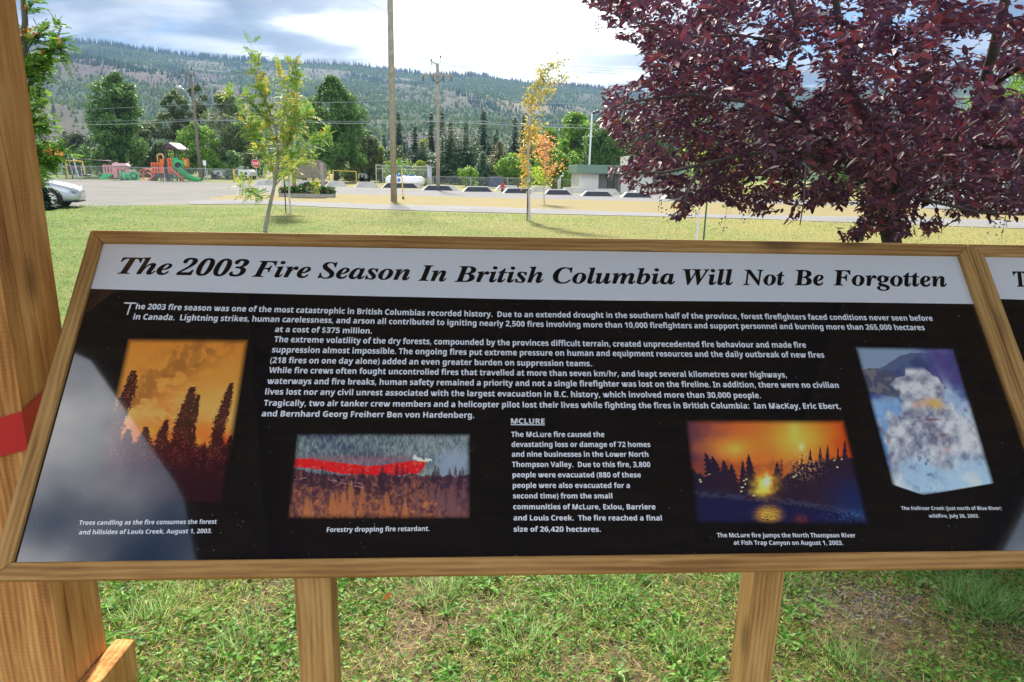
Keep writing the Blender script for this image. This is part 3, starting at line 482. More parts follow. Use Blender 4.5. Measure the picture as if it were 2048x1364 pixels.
190,236,180,259,168,275,152,285,134,288,122,287,112,282,100,270,97,255,101,236,114,214,146,176,174,136,188,103,190,72,182,44,166,20,151,8,133,-2,102,-9]],"t":[185,[30,-9,14,-7,1,-2,
-8,8,-14,22,-15,39,-13,63,45,273,13,273,13,297,40,309,66,325,91,345,113,369,134,398,162,398,134,300,187,300,179,273,126,273,75,97,67,60,71,43,77,41,84,43,103,60,128,95,144,85,110,
37,88,14,66,-1,54,-6]],"u":[357,[46,-9,28,-7,14,-1,3,9,-3,23,-5,41,0,75,41,222,46,248,45,261,42,266,29,272,13,273,12,289,146,310,79,73,76,48,80,42,89,40,103,43,118,51,133,66,167,
113,199,179,225,257,236,301,316,301,253,69,251,53,258,44,265,44,272,48,287,63,306,91,321,81,299,49,278,23,258,5,237,-6,207,-9,193,-5,187,-1,177,9,171,23,169,40,181,103,154,62,127,
30,114,18,101,8,74,-5]]}}'''
# ================================================================== THE SIGN
PSI, TH = R_(3.5222), R_(50.829)
PW, PL = 2.4176, 0.8307
hV = np.array([math.cos(PSI), math.sin(PSI), 0]); sV = np.array([-math.sin(PSI) * math.cos(TH), math.cos(PSI) * math.cos(TH), math.sin(TH)])
nV = np.cross(hV, sV)
P0 = np.array([-1.08343, 1.33332, 0.74365])
def PP(u, v, n=0.0): return P0 + hV * u + sV * v + nV * n
def UV(px, py):
    d = ray(px, py); t = ((P0 - CAM) @ nV) / (d @ nV); q = CAM + d * t - P0
    return float(q @ hV), float(q @ sV)
SM = Matrix([[hV[0], sV[0], nV[0]], [hV[1], sV[1], nV[1]], [hV[2], sV[2], nV[2]]])

TREATED = wood('treated_wood', (0.28, 0.125, 0.030), (0.48, 0.255, 0.074), (0.62, 0.37, 0.125), 'x')
TREATED_V = wood('treated_post', (0.30, 0.145, 0.040), (0.50, 0.28, 0.088), (0.64, 0.40, 0.145), 'z')
CEDAR = None

def beam(name, A, B, wdir, w, t, mat, parent, mitre=(0, 0), bevel=0.002, gap=0.0004):
    A = Vector([float(q) for q in A]); B = Vector([float(q) for q in B]); X = (B - A); Ln = X.length; X.normalize()
    Y = Vector([float(q) for q in wdir]); Y = (Y - X * Y.dot(X)).normalized(); Z = X.cross(Y)
    vs = []
    for e in (0, 1):
        for y in (-w / 2, w / 2):
            x = (gap + mitre[0] * y) if e == 0 else (Ln - gap + mitre[1] * y)
            for z in (-t / 2, t / 2): vs.append((x, y, z))
    mb = MB(); mb.add(vs, [(0, 1, 3, 2), (4, 6, 7, 5), (0, 4, 5, 1), (2, 3, 7, 6), (0, 2, 6, 4), (1, 5, 7, 3)])
    o = mb.build(name, mat, None, bevel=bevel)
    m = Matrix([[X[0], Y[0], Z[0], A[0]], [X[1], Y[1], Z[1], A[1]], [X[2], Y[2], Z[2], A[2]], [0, 0, 0, 1]])
    if parent is not None:
        o.parent = parent; m = Matrix.Translation(-parent.location) @ m
    o.matrix_basis = m
    return o

def sheet_mat(name, color, rough=0.05):
    t = NT(name); v = t.mapping(); nz = t.noise(v, 380, 2, 0.5); n2 = t.noise(v, 9, 3); dirt = t.noise(v, 160, 2, 0.4)
    sp = t.n('ShaderNodeMapRange'); sp.inputs['From Min'].default_value = 0.73; sp.inputs['From Max'].default_value = 0.80; t.l(dirt, sp.inputs[0])
    c = t.mix(t.math('MULTIPLY', sp.outputs[0], 0.45), color, (0.40, 0.38, 0.34))
    return t.bsdf(c, rough, t.math('ADD', t.math('MULTIPLY', nz, 0.012), t.math('MULTIPLY', n2, 0.10)), 0.06, 0.01, 0, 1.0, 1.0)
BLACKSHEET = sheet_mat('black_laminate', (0.0075, 0.0080, 0.011))
WHITESHEET = sheet_mat('white_laminate', (0.80, 0.80, 0.82))
WHITEINK = sheet_mat('white_ink', (0.88, 0.88, 0.92)); BLACKINK = sheet_mat('black_ink', (0.008, 0.008, 0.010))
PRINT = vcol('photo_print', 0.05, 1.0, 1.0)

GL = json.loads(GLYPHS)
def poly_in(X, Y, pts):
    ins = np.zeros(X.shape, bool); n = len(pts)
    for i in range(n):
        x0, y0 = pts[i]; x1, y1 = pts[(i + 1) % n]
        c = ((y0 > Y) != (y1 > Y)) & (X < (x1 - x0) * (Y - y0) / (y1 - y0 + 1e-9) + x0); ins ^= c
    return ins.astype(float)
_tri = {}
def glyph(font, ch, heavy=True):
    k = (font, ch, heavy)
    if k not in _tri:
        g = GL[font].get(ch) or GL[font][' ']
        polys = [[Vector((c[i] / 1000, c[i + 1] / 1000, 0)) for i in range(0, len(c), 2)] for c in g[1:]]
        pts = [p for q in polys for p in q]
        tr = []; off = 0; offs = []
        for q in polys: offs.append(off); off += len(q)
        inside = lambda a, b: poly_in(np.array([[a[0].x]]), np.array([[a[0].y]]), [(p.x, p.y) for p in b])[0, 0] > 0
        depth_ = [sum(inside(a, b) for j, b in enumerate(polys) if j != i) for i, a in enumerate(polys)]
        bold = (0.0065 if font == 'i' else 0.006) if heavy else 0.001
        new = []
        for i, q in enumerate(polys):                       # the print is a touch heavier than the drawn outline
            area = sum(q[k - 1].x * q[k].y - q[k].x * q[k - 1].y for k in range(len(q)))
            sg = (1 if area > 0 else -1) * (-1 if depth_[i] % 2 else 1); nq = []
            for k in range(len(q)):
                a_, b_, c_ = q[k - 1], q[k], q[(k + 1) % len(q)]; d1 = (b_ - a_).normalized(); d2 = (c_ - b_).normalized()
                n_ = Vector((d1.y + d2.y, -d1.x - d2.x, 0)); n_ = n_.normalized() if n_.length > 1e-6 else Vector((0, 0, 0))
                nq.append(b_ + n_ * bold * sg)
            new.append(nq)
        polys = new; pts = [p for q in polys for p in q]
        for i, q in enumerate(polys):
            if depth_[i] % 2: continue
            grp = [i] + [j for j in range(len(polys)) if j != i and depth_[j] == depth_[i] + 1 and inside(polys[j], q)]
            loc_ = [offs[g] + m for g in grp for m in range(len(polys[g]))]
            tr += [tuple(loc_[m] for m in t) for t in tessellate_polygon([polys[g] for g in grp])]
        _tri[k] = (g[0] / 1000, [(p.x, p.y) for p in pts], [tuple(t) for t in tr])
    return _tri[k]
def text_line(mb, text, font, pts, cap_px, n, shear_digits=0.0, heavy=True):
    glyph = lambda f, c: globals()['glyph'](f, c, heavy)
    """set one line of lettering on the sheet; pts: where its baseline runs, cap_px its capital height"""
    capu = 0.48 if font == 's' else 0.467
    uv = [UV(*p) for p in pts]; us = [a for a, _ in uv]; vs_ = [b for _, b in uv]
    pm = pts[len(pts) // 2]; hh = UV(pm[0], pm[1] - cap_px)[1] - UV(*pm)[1]; sy = hh / capu
    adv = sum(glyph(font, c)[0] for c in text); g0 = glyph(font, text[0]); g1 = glyph(font, text[-1])
    ex = lambda g, c: [p[0] + p[1] * (shear_digits if c.isdigit() else 0) for p in g[1]] or [0, g[0]]
    l0 = min(ex(g0, text[0])); r1 = g1[0] - max(ex(g1, text[-1]))
    sx = (us[-1] - us[0]) / (adv - l0 - r1); x = us[0] - l0 * sx
    for c in text:
        a, P, T = glyph(font, c); sh = shear_digits if c.isdigit() else 0.0
        vv = []
        for (gx, gy) in P:
            u = x + (gx + gy * sh) * sx; vv.append(PP(u, float(np.interp(u, us, vs_)) + gy * sy, n))
        if T: mb.add(vv, T)
        x += a * sx

VB = [UV(*p) for p in ((178, 577.5), (420, 584.5), (720, 591.8), (1020, 598.3), (1240, 601.2), (1500, 603), (1720, 605), (1946, 608))]
def build_board(root, u0):
    b, t, o = 0.038, 0.038, -0.009
    q = lambda u, v, n=o: PP(u0 + u, v, n)
    c = b / 2
    beam('frame_bar', q(-c, -c), q(PW + c, -c), sV, b, t, TREATED, root, (1, -1))
    beam('frame_bar', q(-c, PL + c), q(PW + c, PL + c), sV, b, t, TREATED, root, (-1, 1))
    beam('frame_bar', q(-c, -c), q(-c, PL + c), hV, b, t, TREATED, root, (1, -1))
    beam('frame_bar', q(PW + c, -c), q(PW + c, PL + c), hV, b, t, TREATED, root, (-1, 1))
    for u in (0.30, PW / 2, PW - 0.30): beam('batten', q(u, 0.02, -0.030), q(u, PL - 0.02, -0.030), hV, 0.06, 0.018, TREATED, root)
    m = MB()
    def slab(mm, u1, u2, v1, v2, n1, n2):
        vs = [PP(u0 + u, v, n) for u in (u1, u2) for v in (v1, v2) for n in (n1, n2)]
        mm.add(vs, [(0, 1, 3, 2), (4, 6, 7, 5), (0, 4, 5, 1), (2, 3, 7, 6), (0, 2, 6, 4), (1, 5, 7, 3)])
    slab(m, 0.0005, PW - 0.0005, 0.0005, PL - 0.0005, -0.006, 0.0); m.build('panel', BLACKSHEET, root, origin=root.location)
    m = MB(); e = [(0.0008, VB[0][1])] + [(u, v) for u, v in VB if 0.01 < u < PW - 0.01] + [(PW - 0.0008, VB[-1][1])]      # the printed edge bows a little with the sheet
    for (ua, va), (ub, vb_) in zip(e[:-1], e[1:]):
        T_ = PL - 0.0008; P_ = [PP(u0 + u, v, n) for n in (0.0001, 0.0006) for u, v in ((ua, va), (ub, vb_), (ub, T_), (ua, T_))]
        m.add(P_, [(0, 1, 2, 3), (4, 5, 6, 7), (0, 1, 5, 4), (2, 3, 7, 6)])
    m.build('title_band', WHITESHEET, root, origin=root.location)
    return q
def bars_fix(): pass

sign = thing('interpretive_sign', 'slanted black wildfire history panel with white title band in a timber frame', 'sign', (0.1, 1.6, 0), 0, 'slanted timber-framed information signs')
build_board(sign, 0.0)
def leg(root, x, y, ztop):
    c, s = math.cos(PSI), math.sin(PSI)
    o = MB().bx(0, 0.089, 0, 0.089, 0, ztop).build('leg', TREATED_V, root, bevel=0.004)
    o.location = Vector((x, y, 0)) - root.location; o.rotation_euler = (0, 0, PSI); return o
leg(sign, -0.533, 1.509, 0.885); leg(sign, 0.690, 1.695, 1.0)

mt = MB()
for w_, a, bb in (('The', (235, 547.4), (341, 549.8)), ('2003', (352, 550), (494, 553.3)), ('Fire', (504, 553.5), (620, 556)), ('Season', (635, 556.3), (820, 560.5)),
                  ('In', (836, 561.5), (893, 563)), ('British', (909, 563.7), (1087, 565.7)), ('Columbia', (1106, 566.6), (1351, 568.6)), ('Will', (1369, 569.3), (1470, 570.2)),
                  ('Not', (1486, 570.4), (1573, 570.6)), ('Be', (1589, 570.7), (1651, 570.9)), ('Forgotten', (1667, 571), (1895, 573.6))):
    cap = float(np.interp((a[0] + bb[0]) / 2, [235, 900, 1895], [33.5, 31.8, 31.0]))
    text_line(mt, w_, 'i', [a, bb], cap, 0.0011, 0.25)
mt.build('title_lettering', BLACKINK, sign, origin=sign.location)['kind'] = 'stuff'
mt = MB()
BODY = [
 ("he 2003 fire season was one of the most catastrophic in British Columbias recorded history.  Due to an extended drought in the southern half of the province, forest firefighters faced conditions never seen before", [(271, 618.4), (870, 631.7), (996, 634), (1475, 638), (1866, 641.8)]),
 ("in Canada.  Lightning strikes, human carelessness, and arson all contributed to igniting nearly 2,500 fires involving more than 10,000 firefighters and support personnel and burning more than 265,000 hectares", [(266, 639), (681, 646.5), (1058, 653.6), (1297, 656), (1850, 660.5)]),
 ("at a cost of $375 million.", [(549.5, 664), (743.6, 667.4)]),
 ("The extreme volatility of the dry forests, compounded by the provinces difficult terrain, created unprecedented fire behaviour and made fire", [(548, 684.3), (985, 690.5), (1216, 693.2), (1612.6, 695.6)]),
 ("suppression almost impossible. The ongoing fires put extreme pressure on human and equipment resources and the daily outbreak of new fires", [(543.7, 705), (985, 710.5), (1386, 713.7), (1649, 715.5)]),
 ("(218 fires on one day alone) added an even greater burden on suppression teams.", [(540, 726), (1183.5, 732.8)]),
 ("While fire crews often fought uncontrolled fires that travelled at more than seven km/hr, and leapt several kilometres over highways,", [(537.6, 746), (1000, 751), (1232, 753), (1574, 755.2)]),
 ("waterways and fire breaks, human safety remained a priority and not a single firefighter was lost on the fireline. In addition, there were no civilian", [(534, 767.7), (1100, 772.5), (1417, 774.6), (1678, 776)]),
 ("lives lost nor any civil unrest associated with the largest evacuation in B.C. history, which involved more than 30,000 people.", [(530, 789), (1140, 794.3), (1522, 796.3)]),
 ("Tragically, two air tanker crew members and a helicopter pilot lost their lives while fighting the fires in British Columbia:  Ian MacKay, Eric Ebert,", [(527, 811.5), (1112, 815.6), (1681.6, 817.9)]),
 ("and Bernhard Georg Freiherr Ben von Hardenberg.", [(523, 832.8), (948.4, 836)]),
]
for i, (t_, p_) in enumerate(BODY): text_line(mt, t_, 's', p_, 10.9 if i < 3 else 11.2, 0.0007)
MCL = ["The McLure fire caused the", "devastating loss or damage of 72 homes", "and nine businesses in the Lower North", "Thompson Valley.  Due to this fire, 3,800", "people were evacuated (880 of these",
       "people were also evacuated for a", "second time) from the small", "communities of McLure, Exlou, Barriere", "and Louis Creek.  The fire reached a final", "size of 26,420 hectares."]
MX = [(1022.5, 873.9, 1209), (1023, 893.9, 1301), (1023.5, 913.5, 1297), (1024, 934, 1301), (1025, 954.7, 1282), (1025.5, 975.8, 1260), (1026, 996.8, 1225), (1026.5, 1018.6, 1311), (1027, 1040.8, 1324), (1027.5, 1063.4, 1201.5)]
for t_, (x0, y, x1) in zip(MCL, MX): text_line(mt, t_, 's', [(x0, y), (x1, y + 0.2)], 10.2, 0.0007)
text_line(mt, "MCLURE", 's', [(1022, 847.3), (1089.5, 847.7)], 10.2, 0.0007)
def quad_px(mb, pts, n): mb.add([PP(*UV(*p), n) for p in pts], [tuple(range(len(pts)))])
quad_px(mt, [(1021.5, 848.6), (1089.5, 849.0), (1089.5, 850.8), (1021.5, 850.4)], 0.0007)
quad_px(mt, [(249, 604.8), (272.5, 605.4), (272, 608.0), (248.2, 607.4)], 0.0007)
quad_px(mt, [(260.5, 607.5), (263.4, 607.6), (256.3, 629.8), (253.4, 629.7)], 0.00072)
mt.build('body_lettering', WHITEINK, sign, origin=sign.location)['kind'] = 'stuff'
mt = MB()
for t_, a, bb, c in (("Trees candling as the fire consumes the forest", (157.7, 1050), (433, 1047.6), 8.8), ("and hillsides of Louis Creek, August 1, 2003.", (157.7, 1069), (423.5, 1066.2), 8.8),
                     ("Forestry dropping fire retardant.", (653.4, 1064.2), (858.8, 1061.8), 9.4),
                     ("The McLure fire jumps the North Thompson River", (1434.5, 1074.6), (1711.2, 1075), 8.6), ("at Fish Trap Canyon on August 1, 2003.", (1467.8, 1089.6), (1686.4, 1090), 8.6),
                     ("The Hellroar Creek (just north of Blue River)", (1803, 1020), (2003.2, 1020), 7.0), ("wildfire, July 26, 2003.", (1858, 1035.3), (1958.6, 1035.3), 7.0)):
    text_line(mt, t_, 's', [a, bb], c, 0.0007, 0.0, False)
mt.build('caption_lettering', WHITEINK, sign, origin=sign.location)['kind'] = 'stuff'

# ---- printed photographs: flat print, coloured per grid point
BLK = np.array([0.0075, 0.0080, 0.011])
def rampc(t, stops):
    xs = [s[0] for s in stops]; C_ = np.array([lin(s[1]) for s in stops])
    return np.stack([np.interp(t, xs, C_[:, k]) for k in range(3)], -1)
def over(img, c, a):
    return img * (1 - a[..., None]) + (lin(c) if not isinstance(c, np.ndarray) else c) * a[..., None]
def conifer(X, Y, tx, ty, by, hw, sd, lean=0.0):
    t = (Y - ty) / (by - ty); cx = tx + lean * (Y - ty)
    jag = 0.55 + 0.45 * ((t * 9 + sd) % 1.0) + 0.35 * (vnoise(X * 0.8, Y * 0.9, sd) - 0.5)
    return ((t > 0) & (t < 1) & (np.abs(X - cx) < hw * np.clip(t, 0, 1) ** 0.85 * jag + 0.5)).astype(float)
def limbtree(X, Y, pts, sd):
    ys = [p[1] for p in pts]; cx = np.interp(Y, ys, [p[0] for p in pts]); w = np.interp(Y, ys, [p[2] for p in pts])
    nz = vnoise(X * 0.45, Y * 0.40, sd) * 0.9 + vnoise(X * 1.0, Y * 0.9, sd + 3) * 0.5
    return ((Y > ys[0]) & (Y < ys[-1]) & (np.abs(X - cx) < w * (0.45 + nz * 0.85))).astype(float)
def photo(name_label, corners, res, fn, soft=7.0, mask=None):
    nu, nv_ = res; u = np.linspace(0, 1, nu); v = np.linspace(0, 1, nv_); U_, V_ = np.meshgrid(u, v)
    cuv = [np.array(UV(*c)) for c in corners]; cpx = [np.array(c, float) for c in corners]
    bl = lambda c: (c[0][:, None, None] * (1 - U_) * (1 - V_) + c[1][:, None, None] * U_ * (1 - V_) + c[2][:, None, None] * U_ * V_ + c[3][:, None, None] * (1 - U_) * V_)
    Q = bl(cuv); G = bl(cpx); X, Y = G
    img = fn(X, Y, U_, V_)
    wpx = np.linalg.norm(cpx[1] - cpx[0]); hpx = np.linalg.norm(cpx[3] - cpx[0])
    e = np.minimum(np.minimum(U_, 1 - U_) * wpx, np.minimum(V_, 1 - V_) * hpx)
    a = sstep(0, soft, e)
    if mask is not None: a = a * mask(X, Y)
    img = np.minimum(img * 1.4, .92)
    img = BLK * (1 - a[..., None]) + img * a[..., None]
    P = P0[None, None] + Q[0][..., None] * hV + Q[1][..., None] * sV + nV * 0.0004 - np.array(sign.location)
    idx = np.arange(nu * nv_).reshape(nv_, nu)
    F = np.stack([idx[1:, :-1], idx[1:, 1:], idx[:-1, 1:], idx[:-1, :-1]], -1).reshape(-1, 4)
    o = np_mesh('photograph', P.reshape(-1, 3), F, PRINT, sign, np.clip(img, 0, 1).reshape(-1, 3)); o['label'] = name_label; return o

def ph1(X, Y, U_, V_):
    n = fbm(X / 45, Y / 32, 1, 5)
    c = rampc((Y - 675) / 330 + (n - .5) * .16, [(0, (212, 128, 48)), (.28, (224, 144, 62)), (.48, (240, 164, 84)), (.6, (232, 130, 56)), (.7, (204, 74, 40)), (.79, (110, 38, 36)), (.88, (66, 26, 40)), (1, (44, 20, 34))])
    d = np.abs((Y - 830) + (X - 240) * 0.78) / 1.27
    sm = np.exp(-(d / 42) ** 2) * sstep(.38, .62, fbm(X / 20, Y / 16, 5, 5)) * sstep(900, 820, Y)
    c = over(c, (150, 92, 44), sm * .75)
    for (tx, ty, s) in ((372, 690, 1), (398, 682, 2), (350, 702, 3), (300, 745, 5), (283, 758, 4)):
        c = over(c, (158, 100, 46), limbtree(X, Y, [(tx, ty, 3), (tx - 6, ty + 30, 10), (tx - 16, ty + 60, 12)], s) * .6)
    c = over(c, (236, 110, 52), np.exp(-((X - 330) / 28) ** 2 - ((Y - 850) / 45) ** 2) * .75 * sstep(.4, .6, fbm(X / 9, Y / 9, 8, 3)))
    for (fx, fy, r) in ((392, 892, 13), (300, 872, 14), (420, 900, 10)): c = over(c, (255, 150, 60), np.exp(-((X - fx) / r) ** 2 - ((Y - fy) / (r * .8)) ** 2) * .9)
    dk = np.zeros(X.shape)
    for pts in ([(266, 747, 5), (260, 780, 12), (246, 815, 15), (234, 845, 15), (224, 890, 13)], [(384, 782, 6), (377, 812, 12), (364, 850, 14), (354, 880, 14), (348, 930, 14)], [(396, 797, 3), (386, 840, 8), (370, 880, 12), (362, 905, 9)],
                [(462, 773, 4), (454, 805, 9), (443, 840, 12), (434, 875, 13), (430, 945, 14)], [(332, 848, 3), (322, 880, 11), (318, 925, 16)], [(388, 862, 2), (382, 890, 8), (380, 925, 16)], [(290, 862, 4), (286, 890, 14), (282, 930, 22)], [(255, 868, 4), (250, 900, 16)], [(460, 880, 2), (455, 905, 10), (450, 940, 14)]):
        dk = np.maximum(dk, limbtree(X, Y, pts, int(pts[0][0])))
    dk = np.maximum(dk, sstep(-5, 5, Y - (905 - 22 * (fbm(X / 9, X * 0, 21, 3)) + (X - 300) * .05)))
    sp = sstep(.71, .76, vnoise(X / 1.6, Y / 2.2, 31)) * sstep(975, 900, Y)
    c = over(c, (42, 18, 30), dk * .95); c = over(c, (226, 110, 74), dk * sp * .22 * (vnoise(X / 14, Y / 14, 77) > .45))
    c = over(c, (190, 60, 50), sstep(.78, .86, vnoise(X / 2.4, Y / 2.4, 35)) * sstep(900, 920, Y) * sstep(950, 915, Y) * .35)
    return c
photo('tall photograph of poplars burning against orange smoke', [(254, 675), (500, 677), (448, 1012), (180, 1010)], (190, 260), ph1, 15)
def ph2(X, Y, U_, V_):
    st = fbm(X / 2.6, Y / 7, 3, 3); n = fbm(X / 60, Y / 30, 4, 3)
    c = rampc(st * .6 + n * .35 + sstep(700, 950, X) * .12, [(.25, (62, 70, 92)), (.45, (96, 108, 116)), (.6, (128, 140, 136)), (.8, (156, 160, 158))])
    c = over(c, (140, 152, 172), sstep(.42, .6, fbm(X / 55, Y / 22, 9, 4)) * sstep(860, 900, X) * .9)
    c = over(c, (150, 158, 175), np.exp(-((X - 920) / 30) ** 2 - ((Y - 925) / 26) ** 2) * .8)
    c = over(c, (150, 92, 100), np.exp(-((Y - 922 + (fbm(X / 20, X * 0, 7, 2) - .5) * 8) / 9) ** 2) * sstep(845, 820, X) * .55)
    # burnt forest in the foreground
    tl = 952 + (fbm(X / 14, X * 0, 12, 3) - .5) * 14 + sstep(640, 600, X) * (-10)
    g = sstep(-2, 2, Y - tl); gt = fbm(X / 4.2, Y / 5.2, 14, 5) * .75 + fbm(X / 16, Y / 12, 15, 2) * .25
    gc = rampc(gt + (Y - 950) / 330, [(.3, (44, 34, 52)), (.5, (84, 52, 62)), (.62, (112, 70, 66)), (.8, (150, 88, 62)), (.95, (196, 122, 84))])
    gc = over(gc, (70, 52, 78), sstep(840, 900, X) * .55)
    red = poly_in(X, Y + (fbm(X / 5, Y / 5, 2, 2) - .5) * 4, [(583, 921), (600, 920), (625, 920), (641, 923), (672, 927), (702, 930), (733, 934), (760, 932), (787, 929), (828, 924), (852, 924), (848, 936), (838, 948), (810, 952), (780, 955), (747, 959), (715, 953), (679, 949), (630, 940), (583, 936)])
    c = over(c, (232, 32, 38), red)
    c = c * (1 - g[..., None]) + gc * g[..., None]
    c = over(c, (225, 40, 44), red * sstep(.50, .6, fbm(X / 3, Y / 7, 44, 3)) * sstep(952, 940, Y) * .9)
    c = over(c, (232, 120, 110), red * sstep(.6, .75, fbm(X / 6, Y / 4, 46, 3)) * .35)
    r = np.random.default_rng(4)
    for i in range(70):
        tx = r.uniform(583, 940); ty = r.uniform(928, 955) if i < 34 else r.uniform(962, 1010); hh = r.uniform(18, 40)
        if i >= 34: hh = r.uniform(22, 46)
        cc = (58, 38, 52) if i < 34 else ((176, 104, 66) if tx < 830 else (120, 80, 78))
        k = conifer(X, Y, tx, ty, ty + hh, hh * .24, i)
        c = over(c, cc, k * (.45 + .5 * vnoise(X / 1.2, Y / 1.5, i)))
    for (x0, y0, x1, y1) in ((657, 962, 726, 978), (700, 968, 722, 969), (664, 960, 680, 970), (796, 992, 806, 993), (590, 962, 612, 958)):
        t = np.clip(((X - x0) * (x1 - x0) + (Y - y0) * (y1 - y0)) / ((x1 - x0) ** 2 + (y1 - y0) ** 2), 0, 1)
        c = over(c, (205, 165, 160), (np.hypot(X - x0 - t * (x1 - x0), Y - y0 - t * (y1 - y0)) < .7).astype(float) * .5 * (vnoise(X / 3, Y / 3, 8) > .35))
    pl = poly_in(X, Y, [(824, 919.5), (827, 911.5), (830, 912), (834, 917), (856, 918.6), (863.5, 921), (862, 924), (845, 925.5), (828, 921.5)])
    c = over(c, (240, 232, 205), pl); c = over(c, (245, 235, 150), poly_in(X, Y, [(832, 923), (856, 924.2), (855, 926), (836, 925)]))
    c = over(c, (130, 40, 50), ((np.abs(X - 846.5) < 2) & (np.abs(Y - 919.8) < 2)).astype(float))
    return c
photo('wide photograph of an air tanker trailing red retardant over forest', [(592, 865), (942, 866), (943, 1040), (573, 1039)], (300, 190), ph2, 12)
def ph3(X, Y, U_, V_):
    n = fbm(X / 50, Y / 30, 3, 4)
    c = rampc((X - 1370) / 320 + (n - .5) * .25, [(0, (92, 54, 70)), (.12, (150, 76, 62)), (.3, (208, 100, 50)), (.6, (220, 120, 46)), (.8, (220, 108, 38)), (1, (204, 74, 32))])
    for (fx, fy, rx, ry, cc, k) in ((1595, 878, 50, 38, (250, 188, 70), .85), (1588, 860, 12, 30, (252, 214, 104), .45), (1602, 897, 7, 9, (255, 236, 160), .55), (1466, 900, 40, 22, (250, 168, 62), .8), (1470, 902, 12, 9, (252, 196, 92), .45), (1508, 950, 30, 32, (228, 118, 50), .9)):
        c = over(c, cc, np.exp(-((X - fx) / rx) ** 2 - ((Y - fy) / ry) ** 2) * k)
    c = over(c, (120, 62, 70), sstep(.5, .7, fbm(X / 26, Y / 18, 6, 3)) * sstep(1450, 1390, X) * .8)
    c = over(c, (150, 66, 46), sstep(918, 935, Y + (fbm(X / 8, X * 0, 3, 3) - .5) * 20) * .55)
    dk = np.zeros(X.shape)
    r = np.random.default_rng(9)
    for (tx, ty, by, hw, ln) in ((1410, 908, 990, 32, .35), (1424, 915, 1000, 32, .28), (1446, 922, 1005, 30, .18), (1462, 930, 1008, 26, .1), (1485, 924, 1000, 15, 0), (1496, 911, 1005, 25, .1), (1553, 926, 1015, 26, 0.05), (1640, 896, 1000, 14, 0), (1655, 893, 1000, 16, 0), (1690, 882, 1000, 18, 0), (1676, 895, 1000, 10, 0), (1620, 900, 1000, 12, 0)):
        dk = np.maximum(dk, conifer(X, Y, tx, ty, by, hw, int(tx), ln))
    for i in range(16):
        tx = r.uniform(1560, 1650); dk = np.maximum(dk, conifer(X, Y, tx, r.uniform(905, 935), 1000, 9, i) * (vnoise(X / 2, Y / 2, i + 50) > .35) * .85)
    top = np.interp(X, [1370, 1400, 1440, 1480, 1512, 1530, 1552, 1600, 1660, 1740], [935, 950, 965, 985, 990, 987, 968, 935, 922, 915]) + (fbm(X / 7, X * 0, 4, 3) - .5) * 14
    dk = np.maximum(dk, sstep(-3, 3, Y - top))
    c = over(c, (24, 28, 50), dk * .96)
    c = over(c, (22, 44, 92), dk * sstep(1620, 1720, X) * sstep(930, 1000, Y) * .75)
    sp = sstep(.74, .8, vnoise(X / 1.8, Y / 2.4, 61)) * np.exp(-((X - 1600) / 34) ** 2 - ((Y - 930) / 26) ** 2)
    c = over(c, (255, 190, 120), sp * .9)
    for (fx, fy, rx, ry, cc, k) in ((1530, 972, 17, 18, (255, 176, 40), 1), (1527, 975, 11, 12, (255, 232, 110), 1), (1533, 966, 6, 8, (255, 252, 200), 1), (1518, 986, 12, 5, (255, 210, 80), .9)):
        wob = .62 + .9 * fbm(X / 7, Y / 7, 65, 4)
        c = over(c, cc, np.exp(-(((X - fx) / rx / wob) ** 2 + ((Y - fy) / ry / wob) ** 2)) * k)
    for (fx, fy) in ((1487, 965), (1490, 972), (1484, 978), (1492, 962), (1482, 986), (1507, 994), (1418, 953), (1400, 963), (1402, 967), (1588, 957), (1592, 954), (1668, 924), (1684, 922), (1674, 938)):
        c = over(c, (255, 210, 150), (np.hypot((X - fx) / 3.5, (Y - fy) / 2) + vnoise(X, Y, 7) * .8 < 1).astype(float))
    bank = np.interp(X, [1390, 1480, 1560, 1650, 1740], [996, 1003, 1010, 1022, 1042])
    c = over(c, (58, 62, 92), np.exp(-((Y - bank + 6) / 6) ** 2) * sstep(.35, .6, fbm(X / 5, Y / 4, 71, 3)) * .8)
    c = over(c, (28, 30, 66), sstep(-1, 2, Y - bank) * .95)
    rf = np.exp(-(((X - 1536) / 22) ** 2 + ((Y - 1031) / 15) ** 2) ** 1.4) * (np.sin(Y * 2.2 + vnoise(X / 5, Y / 3, 5) * 7) > -.45)
    c = over(c, (248, 176, 56), rf * sstep(-2, 1, Y - bank))
    c = over(c, (150, 62, 40), np.exp(-((X - 1602) / 12) ** 2 - ((Y - 1041) / 8) ** 2) * (np.sin(Y * 2.4 + vnoise(X / 3, Y / 3, 5) * 7) > 0) * .9)
    c = over(c, (52, 98, 140), sstep(.6, .72, vnoise(X / 2, Y / 2, 81)) * np.exp(-((X - 1700) / 40) ** 2 - ((Y - 1032) / 12) ** 2) * .8)
    return c
photo('photograph of night wildfire glow above a dark river bank', [(1368, 838), (1690, 838), (1742, 1053), (1390, 1050)], (280, 210), ph3, 14)
